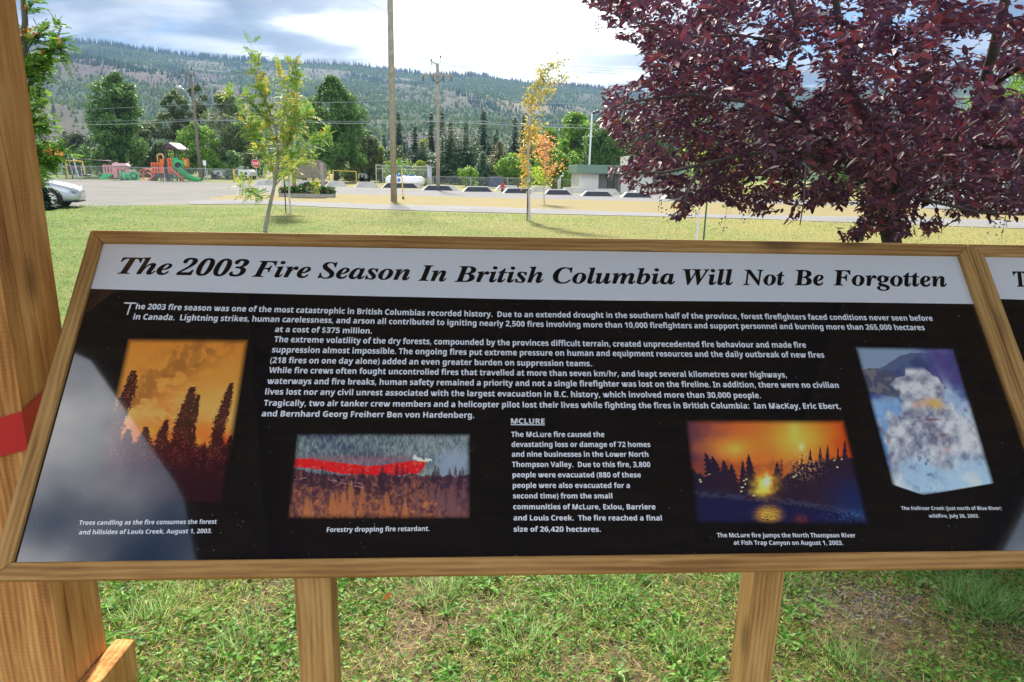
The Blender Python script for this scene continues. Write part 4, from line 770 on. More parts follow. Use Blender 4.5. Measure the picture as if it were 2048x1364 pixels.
def ph4(X, Y, U_, V_):
    n = fbm(U_ * 5, V_ * 7, 3, 5)
    c = rampc(n + V_ * .25 - .1, [(.3, (64, 72, 118)), (.45, (96, 108, 150)), (.6, (150, 170, 198)), (.8, (200, 212, 224))])
    sk = sstep(.02, -.02, V_ - (.17 - .12 * np.clip((U_ - .35) / .3, 0, 1) - .0 * U_))
    c = over(c, (136, 152, 172), sk * sstep(.75, .5, U_))
    m1 = poly_in(U_, V_ + (fbm(U_ * 9, U_ * 0, 2, 2) - .5) * .02, [(.16, .165), (.33, .105), (.55, .035), (.72, .05), (.80, .3), (.60, .34), (.40, .22)])
    c = over(c, (66, 74, 112), m1 * .78); c = over(c, (86, 72, 128), sstep(.45, .65, fbm(U_ * 4, V_ * 6, 12, 4)) * sstep(.6, .8, U_) * sstep(.38, .2, V_) * .85)
    m2 = poly_in(U_, V_ + (fbm(U_ * 9, U_ * 0, 6, 2) - .5) * .02, [(-.1, .17), (.2, .165), (.35, .22), (.48, .31), (.42, .37), (.2, .36), (-.1, .3)])
    c = over(c, (82, 84, 100), m2 * .85); c = over(c, (132, 122, 122), m2 * sstep(.5, .62, fbm(U_ * 22, V_ * 26, 8, 3)) * .6)
    bl_ = sstep(.35, .43, V_) * sstep(.45, .25, U_) * sstep(.82, .7, V_); c = over(c, (110, 160, 206), bl_ * (.45 + .5 * fbm(U_ * 6, V_ * 8, 14, 4)))
    # billowing smoke column
    cx = np.interp(V_, [.15, .3, .45, .6, .8, 1], [.52, .56, .58, .62, .6, .5]); w = np.interp(V_, [.15, .25, .4, .6, .8, 1], [.10, .24, .34, .55, .75, .9])
    col_ = sstep(1.0, .75, np.abs(U_ - cx) / w + (fbm(U_ * 8, V_ * 11, 17, 3) - .5) * 1.3) * sstep(.14, .19, V_)
    cells = np.ones(X.shape) * 9; r = np.random.default_rng(3); sh = np.zeros(X.shape)
    WX = U_ + (fbm(U_ * 14, V_ * 18, 91, 3) - .5) * .09; WY = V_ + (fbm(U_ * 14 + 9, V_ * 18, 93, 3) - .5) * .06
    for i in range(260):
        a = r.uniform(0, 1); b_ = r.uniform(.16, 1); d = np.hypot((WX - a) * .72, WY - b_) / r.uniform(.014, .05); k = d < cells; cells = np.where(k, d, cells); sh = np.where(k, (U_ - a) * 5 + (b_ - V_) * 9, sh)
    cc = rampc(.62 + np.clip(sh, -1, 1) * .13 - sstep(.8, 1.6, cells) * .16 + (fbm(U_ * 13 + V_ * 5, V_ * 17, 5, 5) - .5) * 1.15, [(0, (78, 76, 100)), (.35, (128, 126, 142)), (.6, (178, 178, 184)), (.9, (224, 222, 216))])
    c = c * (1 - col_[..., None]) + cc * col_[..., None]
    for (a, b_, ra, rb, q, k) in ((.60, .40, .10, .028, (244, 178, 96), .95), (.66, .415, .05, .03, (250, 190, 70), .95), (.47, .415, .07, .02, (236, 170, 140), .7), (.58, .515, .08, .008, (130, 50, 62), .9), (.50, .545, .03, .008, (140, 66, 80), .8), (.63, .62, .06, .01, (120, 60, 76), .8), (.62, .72, .05, .02, (226, 180, 170), .7)):
        c = over(c, q, np.exp(-((U_ - a) / ra) ** 2 - ((V_ - b_) / rb) ** 2) * k * (.6 + .4 * vnoise(U_ * 40, V_ * 50, 3)))
    bot = sstep(.72, .95, V_ + (fbm(U_ * 5, V_ * 5, 25, 4) - .5) * .35); c = over(c, (206, 220, 224), bot * .85)
    c = over(c, (146, 186, 212), sstep(.5, .64, fbm(U_ * 4, V_ * 9, 29, 4)) * sstep(.7, .85, V_) * .6)
    dkv = sstep(.62, .7, fbm(U_ * 16, V_ * 22, 33, 3)) * sstep(.45, .5, V_) * np.exp(-((U_ - .22 - V_ * .12) / .16) ** 2); c = over(c, (84, 92, 124), dkv * .5)
    c = over(c, (70, 110, 150), sstep(.6, .68, vnoise(U_ * 34, V_ * 46, 41)) * np.exp(-((U_ - .38) / .06) ** 2) * sstep(.55, .65, V_) * sstep(.95, .85, V_) * .8)
    return c
photo('tilted-looking photograph of smoke boiling up a mountain valley', [(1708, 692), (1909, 695), (1995, 985), (1790, 996)], (170, 250), ph4, 11,
      lambda X, Y: sstep(-1.5, 1.0, (990 - Y) + (X - 1847) * 0.31 * (X < 1847) - np.clip(X - 1847, 0, 999) * 0.16))

sign2 = thing('interpretive_sign', 'second slanted framed panel, only its left edge showing beside the wildfire panel', 'sign', (2.6, 1.8, 0), 0, 'slanted timber-framed information signs')
SO = PW + 2 * 0.038 + 0.0015
build_board(sign2, SO)
leg(sign2, 2.05, 1.74, 1.0); leg(sign2, 3.1, 1.8, 0.95)
mt = MB(); text_line(mt, 'T', 'i', [(2034, 573.5), (2062, 573.8)], 31, 0.0011); mt.build('title_lettering', BLACKINK, sign2, origin=sign2.location)['kind'] = 'stuff'

# ================================================================== SHELTER
CEDAR = wood('rough_cedar', (0.36, 0.145, 0.036), (0.64, 0.30, 0.082), (0.80, 0.46, 0.155), 'z', 0.8, 0.85, True, True)
CEDAR_G = wood('weathered_cedar', (0.20, 0.11, 0.055), (0.38, 0.235, 0.13), (0.52, 0.36, 0.22), 'z', 1.0, 0.85, False, True)
ROOFW = wood('roof_boards', (0.10, 0.055, 0.025), (0.19, 0.11, 0.05), (0.26, 0.17, 0.09), 'x', 1.0)
shel = thing('timber_shelter', 'rough-sawn cedar shelter post at the left with its roof overhead', 'shelter', (-1.33, 1.72, 0))
def spost(x0, y0, w=0.19, zt=3.1, main=False):
    if not main:
        MB().bx(x0, x0 + w, y0, y0 + w, 0, zt).build('post', CEDAR, shel, origin=shel.location, bevel=0.004); return
    # solid post with two long drying checks cut into its right-hand face
    o = MB(); zs = np.linspace(0, zt, 46)
    def outline(z):
        c1 = 0.105 + 0.020 * math.sin(z * 1.7 + .4) + 0.008 * vnoise(z * 6, 3.0, 2) - 0.02 * z
        c2 = 0.038 + 0.010 * math.sin(z * 2.3) + 0.010 * vnoise(z * 7, 1.0, 5)
        g1 = 0.0016 * float(sstep(0.5, 0.9, z)) + 0.0003; g2 = 0.0034 * float(sstep(2.2, 0.6, z)) + 0.0004
        j = lambda a, s: 0.0022 * (vnoise(z * 21 + a, a * 3.1, s) - .5)
        P = [(x0, y0), (x0 + w * .5, y0 + j(1, 1)), (x0 + w, y0)]
        for c_, g, d in ((c2, g2, 0.010), (c1, g1, 0.010)): P += [(x0 + w + j(c_, 2), y0 + c_ - g), (x0 + w - d, y0 + c_), (x0 + w + j(c_, 2), y0 + c_ + g)]
        P += [(x0 + w, y0 + w), (x0 + w * .5, y0 + w), (x0, y0 + w)]
        return P
    k = len(outline(0)); vs = []; fs = []
    for i, z in enumerate(zs): vs += [(x, y, z) for x, y in outline(z)]
    for i in range(len(zs) - 1):
        for a in range(k): fs.append((i * k + a, i * k + (a + 1) % k, (i + 1) * k + (a + 1) % k, (i + 1) * k + a))
    fs.append(tuple(range(k))); fs.append(tuple((len(zs) - 1) * k + a for a in range(k)))
    o.add(vs, fs); o.build('post', CEDAR, shel, origin=shel.location)
spost(-1.418, 1.618, 0.19, main=True)
for (x, y) in ((3.72, 1.60), (-1.418, -1.3), (3.72, -1.3)): spost(x, y)
# foot brace beside the post
o = MB().prism([(-0.03, 0.0), (0.03, 0.0), (0.03, 0.150), (-0.03, 0.150)], -0.55, 0.0).build('foot_brace', CEDAR, shel, bevel=0.003)
o.location = Vector((-1.196, 1.852, 0)) - shel.location
# roof: beams and boards
def deck():
    def edgex(y): return np.interp(y, [-3.3, -1.2, -0.45, 0.55, 0.80, 1.9], [-1.85, -1.80, -1.83, -2.27, -3.1, -3.2])
    y = -1.5; i = 0
    while y < 1.9:
        y2 = y + 0.138; zz = 3.20
        mb = MB(); xa, xb = edgex(y), edgex(y2); ra, rb = 3.95, 3.95
        mb.add([(xa, y, zz), (ra, y, zz), (rb, y2, zz), (xb, y2, zz), (xa, y, zz + .03), (ra, y, zz + .03), (rb, y2, zz + .03), (xb, y2, zz + .03)],
               [(0, 1, 2, 3), (7, 6, 5, 4), (0, 4, 5, 1), (1, 5, 6, 2), (2, 6, 7, 3), (3, 7, 4, 0)])
        mb.build('roof_board', ROOFW, shel, origin=shel.location); y = y2 + 0.004; i += 1
deck()
for y in (-1.2, 1.71): beam('roof_beam', (-1.75, y, 3.10), (3.9, y, 3.10), (0, 1, 0), 0.14, 0.19, ROOFW, shel)
for x in (-1.32, 0.4, 2.1, 3.81): beam('rafter', (x, -1.4, 3.15), (x, 1.62, 3.15), (1, 0, 0), 0.05, 0.09, ROOFW, shel)

# red ribbon round the post
RIB = NT('red_ribbon'); RIB = RIB.bsdf((0.55, 0.012, 0.018), 0.32, spec=0.6)
rb = MB(); pts = [(-1.46, 1.612), (-1.42, 1.611), (-1.33, 1.6095), (-1.2245, 1.6105), (-1.2235, 1.66), (-1.2235, 1.74), (-1.2235, 1.812), (-1.30, 1.8125), (-1.43, 1.8125)]
A1 = aty(0, 830, 1.612); A2 = aty(0, 905, 1.612); B1 = aty(33, 813, 1.612); B2 = aty(33, 886, 1.612)
zt = np.interp([p[0] - p[1] * 0 for p in pts], [-1.46, -1.22], [0, 0])
s = -abs(pts[0][0] - A1[0]); vs = []; prev = pts[0]; z_hi = A1[2]; z_lo = A2[2]; slope = 0.42
for p in pts:
    s += math.hypot(p[0] - prev[0], p[1] - prev[1]) * (1.0 if p[0] < -1.2246 else .72); prev = p
    vs += [(p[0], p[1], z_lo + slope * s), (p[0], p[1], z_hi + slope * s)]
n_ = len(pts); rb.add(vs, [(2 * i, 2 * i + 2, 2 * i + 3, 2 * i + 1) for i in range(n_ - 1)])
ro = rb.build('ribbon', RIB, None, smooth=False)
md = ro.modifiers.new('thick', 'SOLIDIFY'); md.thickness = 0.0006; md.offset = 1
tag(ro, 'shiny red ribbon wrapped slanting round the cedar post', 'ribbon')
# ================================================================== GROUND
def gmat(name, stops, sc1=0.25, sc2=3.0, sc3=40.0, rough=0.95, bstr=0.5, bdist=0.02, extra=None):
    t = NT(name); v = t.mapping(); a = t.noise(v, sc1, 5, 0.55, 0.3); b = t.noise(v, sc2, 6, 0.6); c = t.noise(v, sc3, 4, 0.7)
    f = t.math('ADD', t.math('MULTIPLY', a, 0.45), t.math('ADD', t.math('MULTIPLY', b, 0.33), t.math('MULTIPLY', c, 0.22)))
    col = t.ramp(f, stops)
    if extra: col = extra(t, col, v)
    return t.bsdf(col, rough, t.math('ADD', b, c), bstr, bdist, 0, 0.15)
def lawn_extra(t, col, v):
    # drier, straw-coloured turf with distance and towards the right, bare soil beside the shelter
    s = t.n('ShaderNodeSeparateXYZ'); t.l(v, s.inputs[0])
    f = t.math('ADD', t.math('MULTIPLY', s.outputs[0], 0.040), t.math('MULTIPLY', s.outputs[1], 0.020))
    m = t.n('ShaderNodeMapRange'); m.inputs['From Min'].default_value = -0.05; m.inputs['From Max'].default_value = 1.0; t.l(t.math('ADD', f, t.math('MULTIPLY', t.noise(v, 0.5, 4), 0.35)), m.inputs[0])
    col = t.mix(t.math('MULTIPLY', m.outputs[0], 0.8, True), col, (0.25, 0.222, 0.078))
    r = t.n('ShaderNodeVectorMath', operation='LENGTH'); t.l(v, r.inputs[0])
    m2 = t.n('ShaderNodeMapRange'); m2.inputs['From Min'].default_value = 2.6; m2.inputs['From Max'].default_value = 7.0; m2.inputs['To Min'].default_value = 1; m2.inputs['To Max'].default_value = 0; t.l(r.outputs['Value'], m2.inputs[0])
    soil = t.ramp(t.noise(v, 14, 6, 0.65), [(0.3, (0.055, 0.040, 0.028)), (0.55, (0.15, 0.115, 0.075)), (0.75, (0.27, 0.22, 0.15))])
    return t.mix(t.math('MULTIPLY', m2.outputs[0], 0.92), col, soil)
LAWN = gmat('lawn_turf', [(0.36, (0.055, 0.086, 0.020)), (0.48, (0.102, 0.145, 0.034)), (0.55, (0.135, 0.165, 0.045)), (0.64, (0.20, 0.20, 0.075))], 0.30, 2.2, 30, extra=lawn_extra)
DRY = gmat('dry_turf', [(0.34, (0.17, 0.125, 0.058)), (0.46, (0.26, 0.205, 0.10)), (0.55, (0.225, 0.195, 0.08)), (0.66, (0.18, 0.19, 0.065))], 0.30, 1.8, 22)
GRAVEL = gmat('gravel', [(0.32, (0.115, 0.112, 0.102)), (0.5, (0.175, 0.170, 0.154)), (0.68, (0.235, 0.225, 0.20))], 0.12, 0.7, 26)
ROADM = gmat('road_surface', [(0.32, (0.15, 0.147, 0.142)), (0.5, (0.195, 0.19, 0.185)), (0.68, (0.235, 0.228, 0.22))], 0.2, 1.0, 30)
def flat(name, pts, z, mat):
    me = bpy.data.meshes.new(name)
    tr = tessellate_polygon([[Vector((p[0], p[1], 0)) for p in pts]])
    me.from_pydata([(float(p[0]), float(p[1]), z) for p in pts], [], [tuple(t) for t in tr]); me.update()
    bm = bmesh.new(); bm.from_mesh(me); bmesh.ops.recalc_face_normals(bm, faces=bm.faces[:])
    if sum(f.normal.z for f in bm.faces) < 0: bmesh.ops.reverse_faces(bm, faces=bm.faces[:])
    bm.to_mesh(me); bm.free()
    return tag(finish(name, me, mat), kind='structure')
flat('ground', [(-2950, -2950), (2950, -2950), (2950, 2950), (-2950, 2950)], 0.0, LAWN)
def ragged(line, amp, sd, step=0.5):
    P = [ground(*q)[:2] for q in line]; out = []
    for a, b in zip(P[:-1], P[1:]):
        n = max(2, int(np.linalg.norm(b - a) / step)); n = min(n, 160)
        for i in range(n):
            p = a + (b - a) * i / n; d = (b - a) / (np.linalg.norm(b - a) + 1e-9); w = (fbm(p[0] * .9, p[1] * .9, sd, 3) - .5) * 2 * amp
            out.append(p + np.array([-d[1], d[0]]) * w)
    out.append(P[-1]); return out
LN = [(-260, 419), (85, 415), (300, 410), (512, 408.5), (750, 419), (912, 424), (1312, 433.5), (1500, 438), (1850, 451), (2300, 466)]
PF = [(430, 399.5), (520, 400.5), (750, 409), (912, 412), (1312, 426.5), (1500, 430.5), (1850, 436), (2300, 450)]
DN = [(424, 401), (520, 400.8), (750, 409.5), (912, 412.5), (1312, 427), (1500, 431), (1850, 437), (2300, 451)]
DF = [(418, 396), (480, 388.5), (560, 386), (700, 388.5), (800, 391), (1000, 396.5), (1312, 403.5), (1600, 409), (1850, 415), (2300, 424)]
BF = [(-300, 350), (80, 357), (290, 361.5), (430, 364.5), (560, 369), (700, 374.5), (800, 377.5), (1000, 384.5), (1312, 391.5), (1600, 398), (1850, 404), (2300, 414)]
flat('gravel_lot', ragged(BF, .25, 1) + ragged(LN, .30, 2)[::-1], 0.004, GRAVEL)
flat('road', ragged([(470, 366.5)] + BF[4:], .2, 3) + ragged([(470, 389.5)] + DF[2:], .2, 4)[::-1], 0.008, ROADM)
flat('dry_grass_strip', ragged(DF, .35, 5) + ragged(DN, .25, 6)[::-1], 0.012, DRY)
PATHM = gmat('path_gravel', [(0.32, (0.17, 0.168, 0.165)), (0.5, (0.22, 0.217, 0.213)), (0.68, (0.27, 0.262, 0.255))], 0.3, 2.0, 40)
flat('path', ragged([(380, 402)] + PF, .12, 7) + ragged([(380, 409.5), (512, 408.2)] + LN[4:], .15, 8)[::-1], 0.016, PATHM)

# ================================================================== HILLS
RPX = [(-700, 120), (-350, 96), (-120, 92), (30, 88), (100, 84), (190, 88), (300, 103), (400, 116), (480, 121), (560, 127), (640, 129), (700, 131), (760, 138), (800, 145), (860, 150), (900, 150), (960, 153), (1000, 158), (1030, 164), (1080, 171), (1120, 171), (1180, 176), (1230, 182), (1300, 187), (1500, 190), (1800, 176), (2100, 170), (2600, 190)]
raz = []; rel = []
for p in RPX:
    d = ray(*p); raz.append(math.atan2(d[0], d[1])); rel.append(math.atan2(d[2], math.hypot(d[0], d[1])))
R0, R1 = 380.0, 2050.0
def hill_z(az, r, bump=True):
    el = np.interp(az, raz, rel); s = np.clip((r - R0) / (R1 - R0), 0, 1.25); H = np.tan(el) * R1 + 1.6
    g = np.where(s <= 1, s ** 1.28, 1.0 - (s - 1) * 0.8)
    x = np.sin(az) * r; y = np.cos(az) * r
    env = np.clip(s, 0, 1) * np.clip(1 - s, 0, 1) ** 1.6 * 5
    b = ((fbm(x / 330, y / 330, 4, 4) - .5) * 110 + (fbm(x / 90, y / 90, 8, 3) - .5) * 34) * env if bump else 0
    return H * g + b - 2.0 * (s <= 0)
AZ = np.linspace(-1.05, 1.05, 420); RR = np.concatenate([np.linspace(R0 - 5, R1, 90), np.linspace(R1 + 20, R1 + 420, 8)])
A_, R2_ = np.meshgrid(AZ, RR); Z_ = hill_z(A_, R2_)
HV = np.stack([np.sin(A_) * R2_, np.cos(A_) * R2_, Z_], -1)
def hill_types(az, r):
    s = (r - R0) / (R1 - R0); q = az * 9 + s * 2.0
    dens = fbm(q * 1.2, s * 9 - az * 2.2, 41, 4)                   # young green regrowth in bands
    burnt = fbm(q * 0.8 + 5, s * 7 + az * 1.5, 57, 4)
    return s, dens, burnt
s_, de_, bu_ = hill_types(A_, R2_)
hc = np.zeros(HV.shape)
bare = lin((76, 76, 58)); purple = lin((76, 68, 66)); green = lin((58, 78, 44)); tan = lin((140, 122, 94))
w1 = sstep(.42, .58, de_)[..., None]; w2 = sstep(.45, .6, bu_)[..., None]
hc = (bare * (1 - w2) + purple * w2) * (1 - w1) + green * w1
fine = fbm(HV[..., 0] / 14, HV[..., 1] / 14, 70, 3)[..., None]
hc = hc * (0.65 + 0.7 * fine)
# pale logging cut on the mid slope
pc = np.exp(-((A_ - 0.018) / .055) ** 2 - ((s_ - .50) / .10) ** 2)[..., None]; hc = hc * (1 - pc * .8) + tan * pc * .8
idx = np.arange(A_.size).reshape(A_.shape); HF = np.stack([idx[:-1, :-1], idx[:-1, 1:], idx[1:, 1:], idx[1:, :-1]], -1).reshape(-1, 4)
HILLM = vcol('hill_soil', 0.95, 0.1)
tag(np_mesh('hillside', HV.reshape(-1, 3), HF, HILLM, None, np.clip(hc, 0.01, 1).reshape(-1, 3), True), kind='structure')
# far blue ridge showing in the saddle at the right
fr = []; 
for az in np.linspace(-0.05, 0.6, 60):
    e = 0.124 + 0.008 * math.sin(az * 21 + 1.0) - 0.02 * abs(az - .12) ; fr.append((math.sin(az) * 2850, math.cos(az) * 2850, math.tan(e) * 2850 * (0.93 + .03 * fbm(az * 60, 0, 3, 3)) * 0.985))
mb = MB(); n_ = len(fr)
mb.add(fr + [(x * .9, y * .9, 0) for x, y, z in fr] + [(x * 1.03, y * 1.03, 0) for x, y, z in fr], [(i, i + 1, n_ + i + 1, n_ + i) for i in range(n_ - 1)] + [(i + 1, i, 2 * n_ + i, 2 * n_ + i + 1) for i in range(n_ - 1)])
tag(mb.build('far_mountain', paint('far_forest', (0.05, 0.07, 0.05), 0.95, 0.3, 0.01), None, smooth=True), kind='structure')

CONE3 = (np.array([[-.0, 0.5, 0], [0.0, -.25, .43], [0.0, -.25, -.43], [1, 0, 0]]), np.array([[0, 1, 3], [1, 2, 3], [2, 0, 3]]))
def hill_trees(n, kind, seed):
    rg = np.random.default_rng(seed); az = rg.uniform(-.74, .74, n); s = rg.uniform(.015, 1.0, n) ** .8
    if kind == 'ridge': s = 1 - np.abs(rg.normal(0, .018, n)) ; s = np.clip(s + .004, .9, 1.003)
    r = R0 + s * (R1 - R0); _, de, bu = hill_types(az, r); pr = rg.uniform(0, 1, n)
    if kind == 'young': keep = pr < sstep(.38, .58, de) * 1.0 + .05
    elif kind == 'dark': keep = pr < sstep(.50, .60, 1 - de + (bu - .5) * .6) * sstep(.54, .62, fbm(az * 14, s * 8, 91, 3)) + .02
    elif kind == 'snag': keep = pr < sstep(.48, .62, bu) * .8
    else: keep = pr < .35 + .65 * sstep(.38, .52, fbm(az * 40, az * 0, 12, 3))
    keep &= ~((kind != 'ridge') & (np.exp(-((az - 0.018) / .05) ** 2 - ((s - .50) / .085) ** 2) > rg.uniform(.3, 1, n)))
    az, s, r = az[keep], s[keep], r[keep]; m = len(az); z = hill_z(az, r)
    pos = np.stack([np.sin(az) * r, np.cos(az) * r, z - 1], -1)
    sz = 0.55 + 0.45 * r / 2000
    if kind == 'young': H = rg.uniform(3.5, 7.5, m) * sz; W = H * rg.uniform(.6, 1.0, m); c = palette([lin((84, 104, 52)), lin((72, 94, 50)), lin((98, 114, 56)), lin((62, 84, 52))], m, rg)
    elif kind == 'dark': H = rg.uniform(7, 14, m) * sz; W = H * rg.uniform(.28, .42, m); c = palette([lin((54, 76, 54)), lin((60, 82, 56)), lin((50, 70, 54))], m, rg)
    elif kind == 'snag': H = rg.uniform(6, 14, m) * sz; W = np.full(m, .7); c = palette([lin((84, 78, 76)), lin((66, 60, 62)), lin((98, 92, 86))], m, rg)
    else:
        H = rg.uniform(8, 19, m); live = az < -.30; live |= rg.uniform(0, 1, m) < .35; W = np.where(live, H * .30, 1.6); c = np.where(live[:, None], lin((50, 66, 50)), lin((90, 82, 80)))
    c = c * rg.uniform(.85, 1.15, (m, 1)); d = np.tile([0, 0, 1.0], (m, 1)) + rg.normal(0, .03, (m, 3))
    return pos, d, H, W, c
for kind, n, seed, nm in (('young', 120000, 1, 'hillside_regrowth'), ('dark', 70000, 2, 'hillside_conifers'), ('snag', 15000, 3, 'hillside_snags'), ('ridge', 7500, 4, 'ridge_trees')):
    pos, d, H, W, c = hill_trees(n, kind, seed); nr = np.tile([1.0, 0.1, 0], (len(pos), 1))
    o = scatter(nm, CONE3, pos, d, nr, H, W, c, NEEDLE, None, H=W); tag(o, kind='stuff')
    tag(o, {'young': 'pale green young regrowth covering the hillside in bands', 'dark': 'dark conifers scattered over the hillside', 'snag': 'grey burnt snags on the hillside', 'ridge': 'thin line of trees and snags along the ridge'}[kind], 'forest')

# ================================================================== TREES BEYOND THE ROAD
def crown_r(t, prof): return np.interp(t, [p[0] for p in prof], [p[1] for p in prof])
ROUND = [(0, .45), (.15, .85), (.4, 1), (.65, .92), (.85, .6), (1, .12)]
EGG = [(0, .5), (.2, .95), (.4, 1), (.6, .85), (.8, .55), (1, .08)]
OVAL = [(0, .35), (.2, .75), (.5, 1), (.75, .85), (.92, .5), (1, .15)]
CONEP = [(0, .8), (.12, 1), (.4, .78), (.7, .42), (1, .03)]
LOOSE = [(0, .6), (.3, .9), (.5, 1), (.8, .8), (1, .3)]
G1 = [lin((80, 112, 54)), lin((92, 124, 60)), lin((66, 94, 50)), lin((106, 136, 68))]
G2 = [lin((84, 104, 62)), lin((104, 118, 72)), lin((66, 86, 54)), lin((120, 130, 84))]
G3 = [lin((96, 138, 50)), lin((122, 156, 58)), lin((78, 116, 46)), lin((140, 168, 66))]
G4 = [lin((132, 152, 56)), lin((154, 160, 60)), lin((108, 130, 52))]
def tree(label, xc, ytop, ybot, hw, Y, prof=ROUND, n=7000, leaf=.30, pal=G1, seed=1, K=70, gr=.24, name='tree', trunk=.22, bark=None, group=None, cat='tree', wob=.35, trunkvis=True):
    rg = np.random.default_rng(seed); top = aty(xc, ytop, Y); bot = aty(xc, ybot, Y); dz = depth(top); Rr = hw * (1.28 if name == 'tree' else 1.1) * dz / FPX; n = int(n * (1.4 if name == 'tree' else 1.1))
    base = np.array([top[0], Y, 0.0]); H = top[2]; zb = max(bot[2], 0.15); ch = H - zb
    root = thing(name, label, cat, base, 0, group)
    tt = rg.uniform(0.02, 1, K) ** .9; ang = rg.uniform(0, 2 * math.pi, K); rr = crown_r(tt, prof) * Rr * np.sqrt(rg.uniform(.10, 1.0, K)) * (1 - gr * .25) * rg.uniform(1 - wob, 1.06, K)
    cen = np.stack([np.cos(ang) * rr, np.sin(ang) * rr, zb + tt * ch * (1 - gr * .12)], -1)
    cr = gr * Rr * rg.uniform(.7, 1.25, K) * (0.55 + 0.45 * crown_r(tt, prof))
    k = rg.choice(K, n, p=cr ** 2 / (cr ** 2).sum()); off = rnd(n, rg); off = norm(off) * (rg.uniform(.2, 1, (n, 1)) ** .5)
    pos = cen[k] + off * cr[k][:, None] * np.array([1.15, 1.15, .95]); pos[:, 2] = np.maximum(pos[:, 2], .08)
    tint = 1.15 * rg.uniform(.70, 1.30, K)[k][:, None]; c = palette(pal, n, rg) * tint * rg.uniform(.75, 1.25, (n, 1))
    nr = norm(norm(pos - np.array([0, 0, zb + ch * .4])) * .7 + rnd(n, rg) * .6 + [0, 0, .5]); d = norm(rnd(n, rg) + [0, 0, -.35])
    scatter('crown', DIAMOND, pos, d, nr, leaf * rg.uniform(.7, 1.3, n), leaf * .62, c, LEAF, root)
    m = MB(); m.tube([(0, 0, -.1), (0.05 * H / 10, 0, zb * .6), (0, 0.05, zb + ch * .35), (0.1, 0, zb + ch * .8)], [trunk, trunk * .8, trunk * .5, trunk * .12], 8)
    for i in range(min(K, 14)):
        s0 = rg.uniform(.0, .5); a = np.array([0, 0, zb * .9 + ch * s0 * .8]); e = cen[i]; mid = (a + e) / 2 + [0, 0, -.05 * H * .3]
        m.tube([a, mid, e], [trunk * .38, trunk * .22, trunk * .06], 5, False)
    m.build('trunk', bark or BARK, root, smooth=True); return root
def conifer_tree(label, xc, ytop, hw, Y, pal, seed, lev=46, ybot=None, dens=1.0, group=None, name='conifer_tree', soft=0.0):
    rg = np.random.default_rng(seed); top = aty(xc, ytop, Y); Rr = hw * 1.3 * depth(top) / FPX; H = top[2]; base = np.array([top[0], Y, 0.0])
    zb = aty(xc, ybot, Y)[2] if ybot else H * .06
    root = thing(name, label, 'tree', base, 0, group); P = []; D = []; Nn = []; Ls = []; Cc = []
    for i in range(lev):
        t = (i + rg.uniform(0, .8)) / lev; z = zb + (H - zb) * t; r = Rr * 1.22 * ((1 - t) ** (.88 - .3 * soft) * (.82 + .3 * rg.uniform()) + .02) * (1 if t > .12 else .8)
        nb = max(6, int((10 + 7 * (1 - t)) * dens)); a0 = rg.uniform(0, 6.28)
        for b in range(nb):
            a = a0 + b * 2 * math.pi / nb + rg.uniform(-.25, .25); rl = r * rg.uniform(.62, 1.12); dr = -.22 - .25 * (1 - t) + soft * .45
            dd = np.array([math.cos(a), math.sin(a), dr]); seg = max(2, int(rl / (.30 + .012 * H)))
            for q in range(seg):
                f = (q + .25) / seg; p = np.array([0, 0, z]) + dd * rl * f + [0, 0, .10 * rl * f * f]
                for sgn in (-1, 1):
                    P.append(p + rg.normal(0, .04, 3)); D.append(dd + np.array([-math.sin(a), math.cos(a), 0]) * sgn * rg.uniform(.4, 1.0) + [0, 0, -.15]); Nn.append(np.array([0, 0, 1.0]) + rg.normal(0, .35, 3))
                    Ls.append((.30 + .024 * H) * rg.uniform(.7, 1.2) * (.42 + .58 * (1 - t))); Cc.append(rg.uniform(.6, 1.35))
    P = np.array(P); c = palette(pal, len(P), rg) * np.array(Cc)[:, None]; Ls = np.array(Ls)
    scatter('crown', DIAMOND, P, np.array(D), np.array(Nn), Ls, Ls * .60, c, NEEDLE, root)
    MB().tube([(0, 0, -.1), (0, 0, H * .5), (0, 0, H * .99)], [.016 * H, .010 * H, .004], 7).build('trunk', BARK, root, smooth=True)
    return root
DC = [lin((64, 88, 70)), lin((76, 102, 78)), lin((54, 76, 64))]; MC = [lin((98, 126, 94)), lin((114, 140, 100)), lin((84, 110, 86))]; BC = [lin((124, 122, 82)), lin((106, 116, 76)), lin((142, 128, 88))]

# big broadleaved trees
tree('dense rounded dark green tree standing alone left of the play tower', 225, 146, 336, 54, 84, OVAL, 15000, .30, G1, 1, 120, .20, trunk=.34)
tree('loose twin-topped grey-green tree behind the leaning lamp pole', 343, 176, 345, 34, 96, LOOSE, 7500, .30, G2, 2, 60, .22)
tree('tall airy grey-green tree just right of the leaning lamp pole', 390, 168, 340, 26, 99, LOOSE, 5600, .30, G2, 21, 44, .24)
tree('bright round-headed tree directly behind the play tower', 393, 244, 345, 44, 86, EGG, 9000, .24, G3, 3, 90, .20)
tree('feathery birch-like tree right of the leaning lamp pole', 452, 186, 352, 44, 94, OVAL, 8000, .28, G2, 4, 60, .24)
tree('dark slender tree behind the upper half of the sapling', 497, 232, 355, 26, 97, OVAL, 4200, .28, G1, 5, 40, .26)
tree('big dense dark green tree between the sapling and the tall pole', 664, 154, 342, 66, 84, EGG, 17000, .30, G1, 6, 130, .19, trunk=.36)
tree('light willowy tree right of the big dark green tree', 735, 262, 360, 36, 90, ROUND, 7000, .24, G2, 7, 60, .24)
tree('narrow yellow-green tree beside the tall pole', 762, 292, 362, 15, 88, EGG, 3000, .22, G4, 8, 30, .28)
tree('grey-green brushy tree left of the play tower', 290, 246, 356, 38, 92, ROUND, 7000, .26, G2, 9, 60, .24)
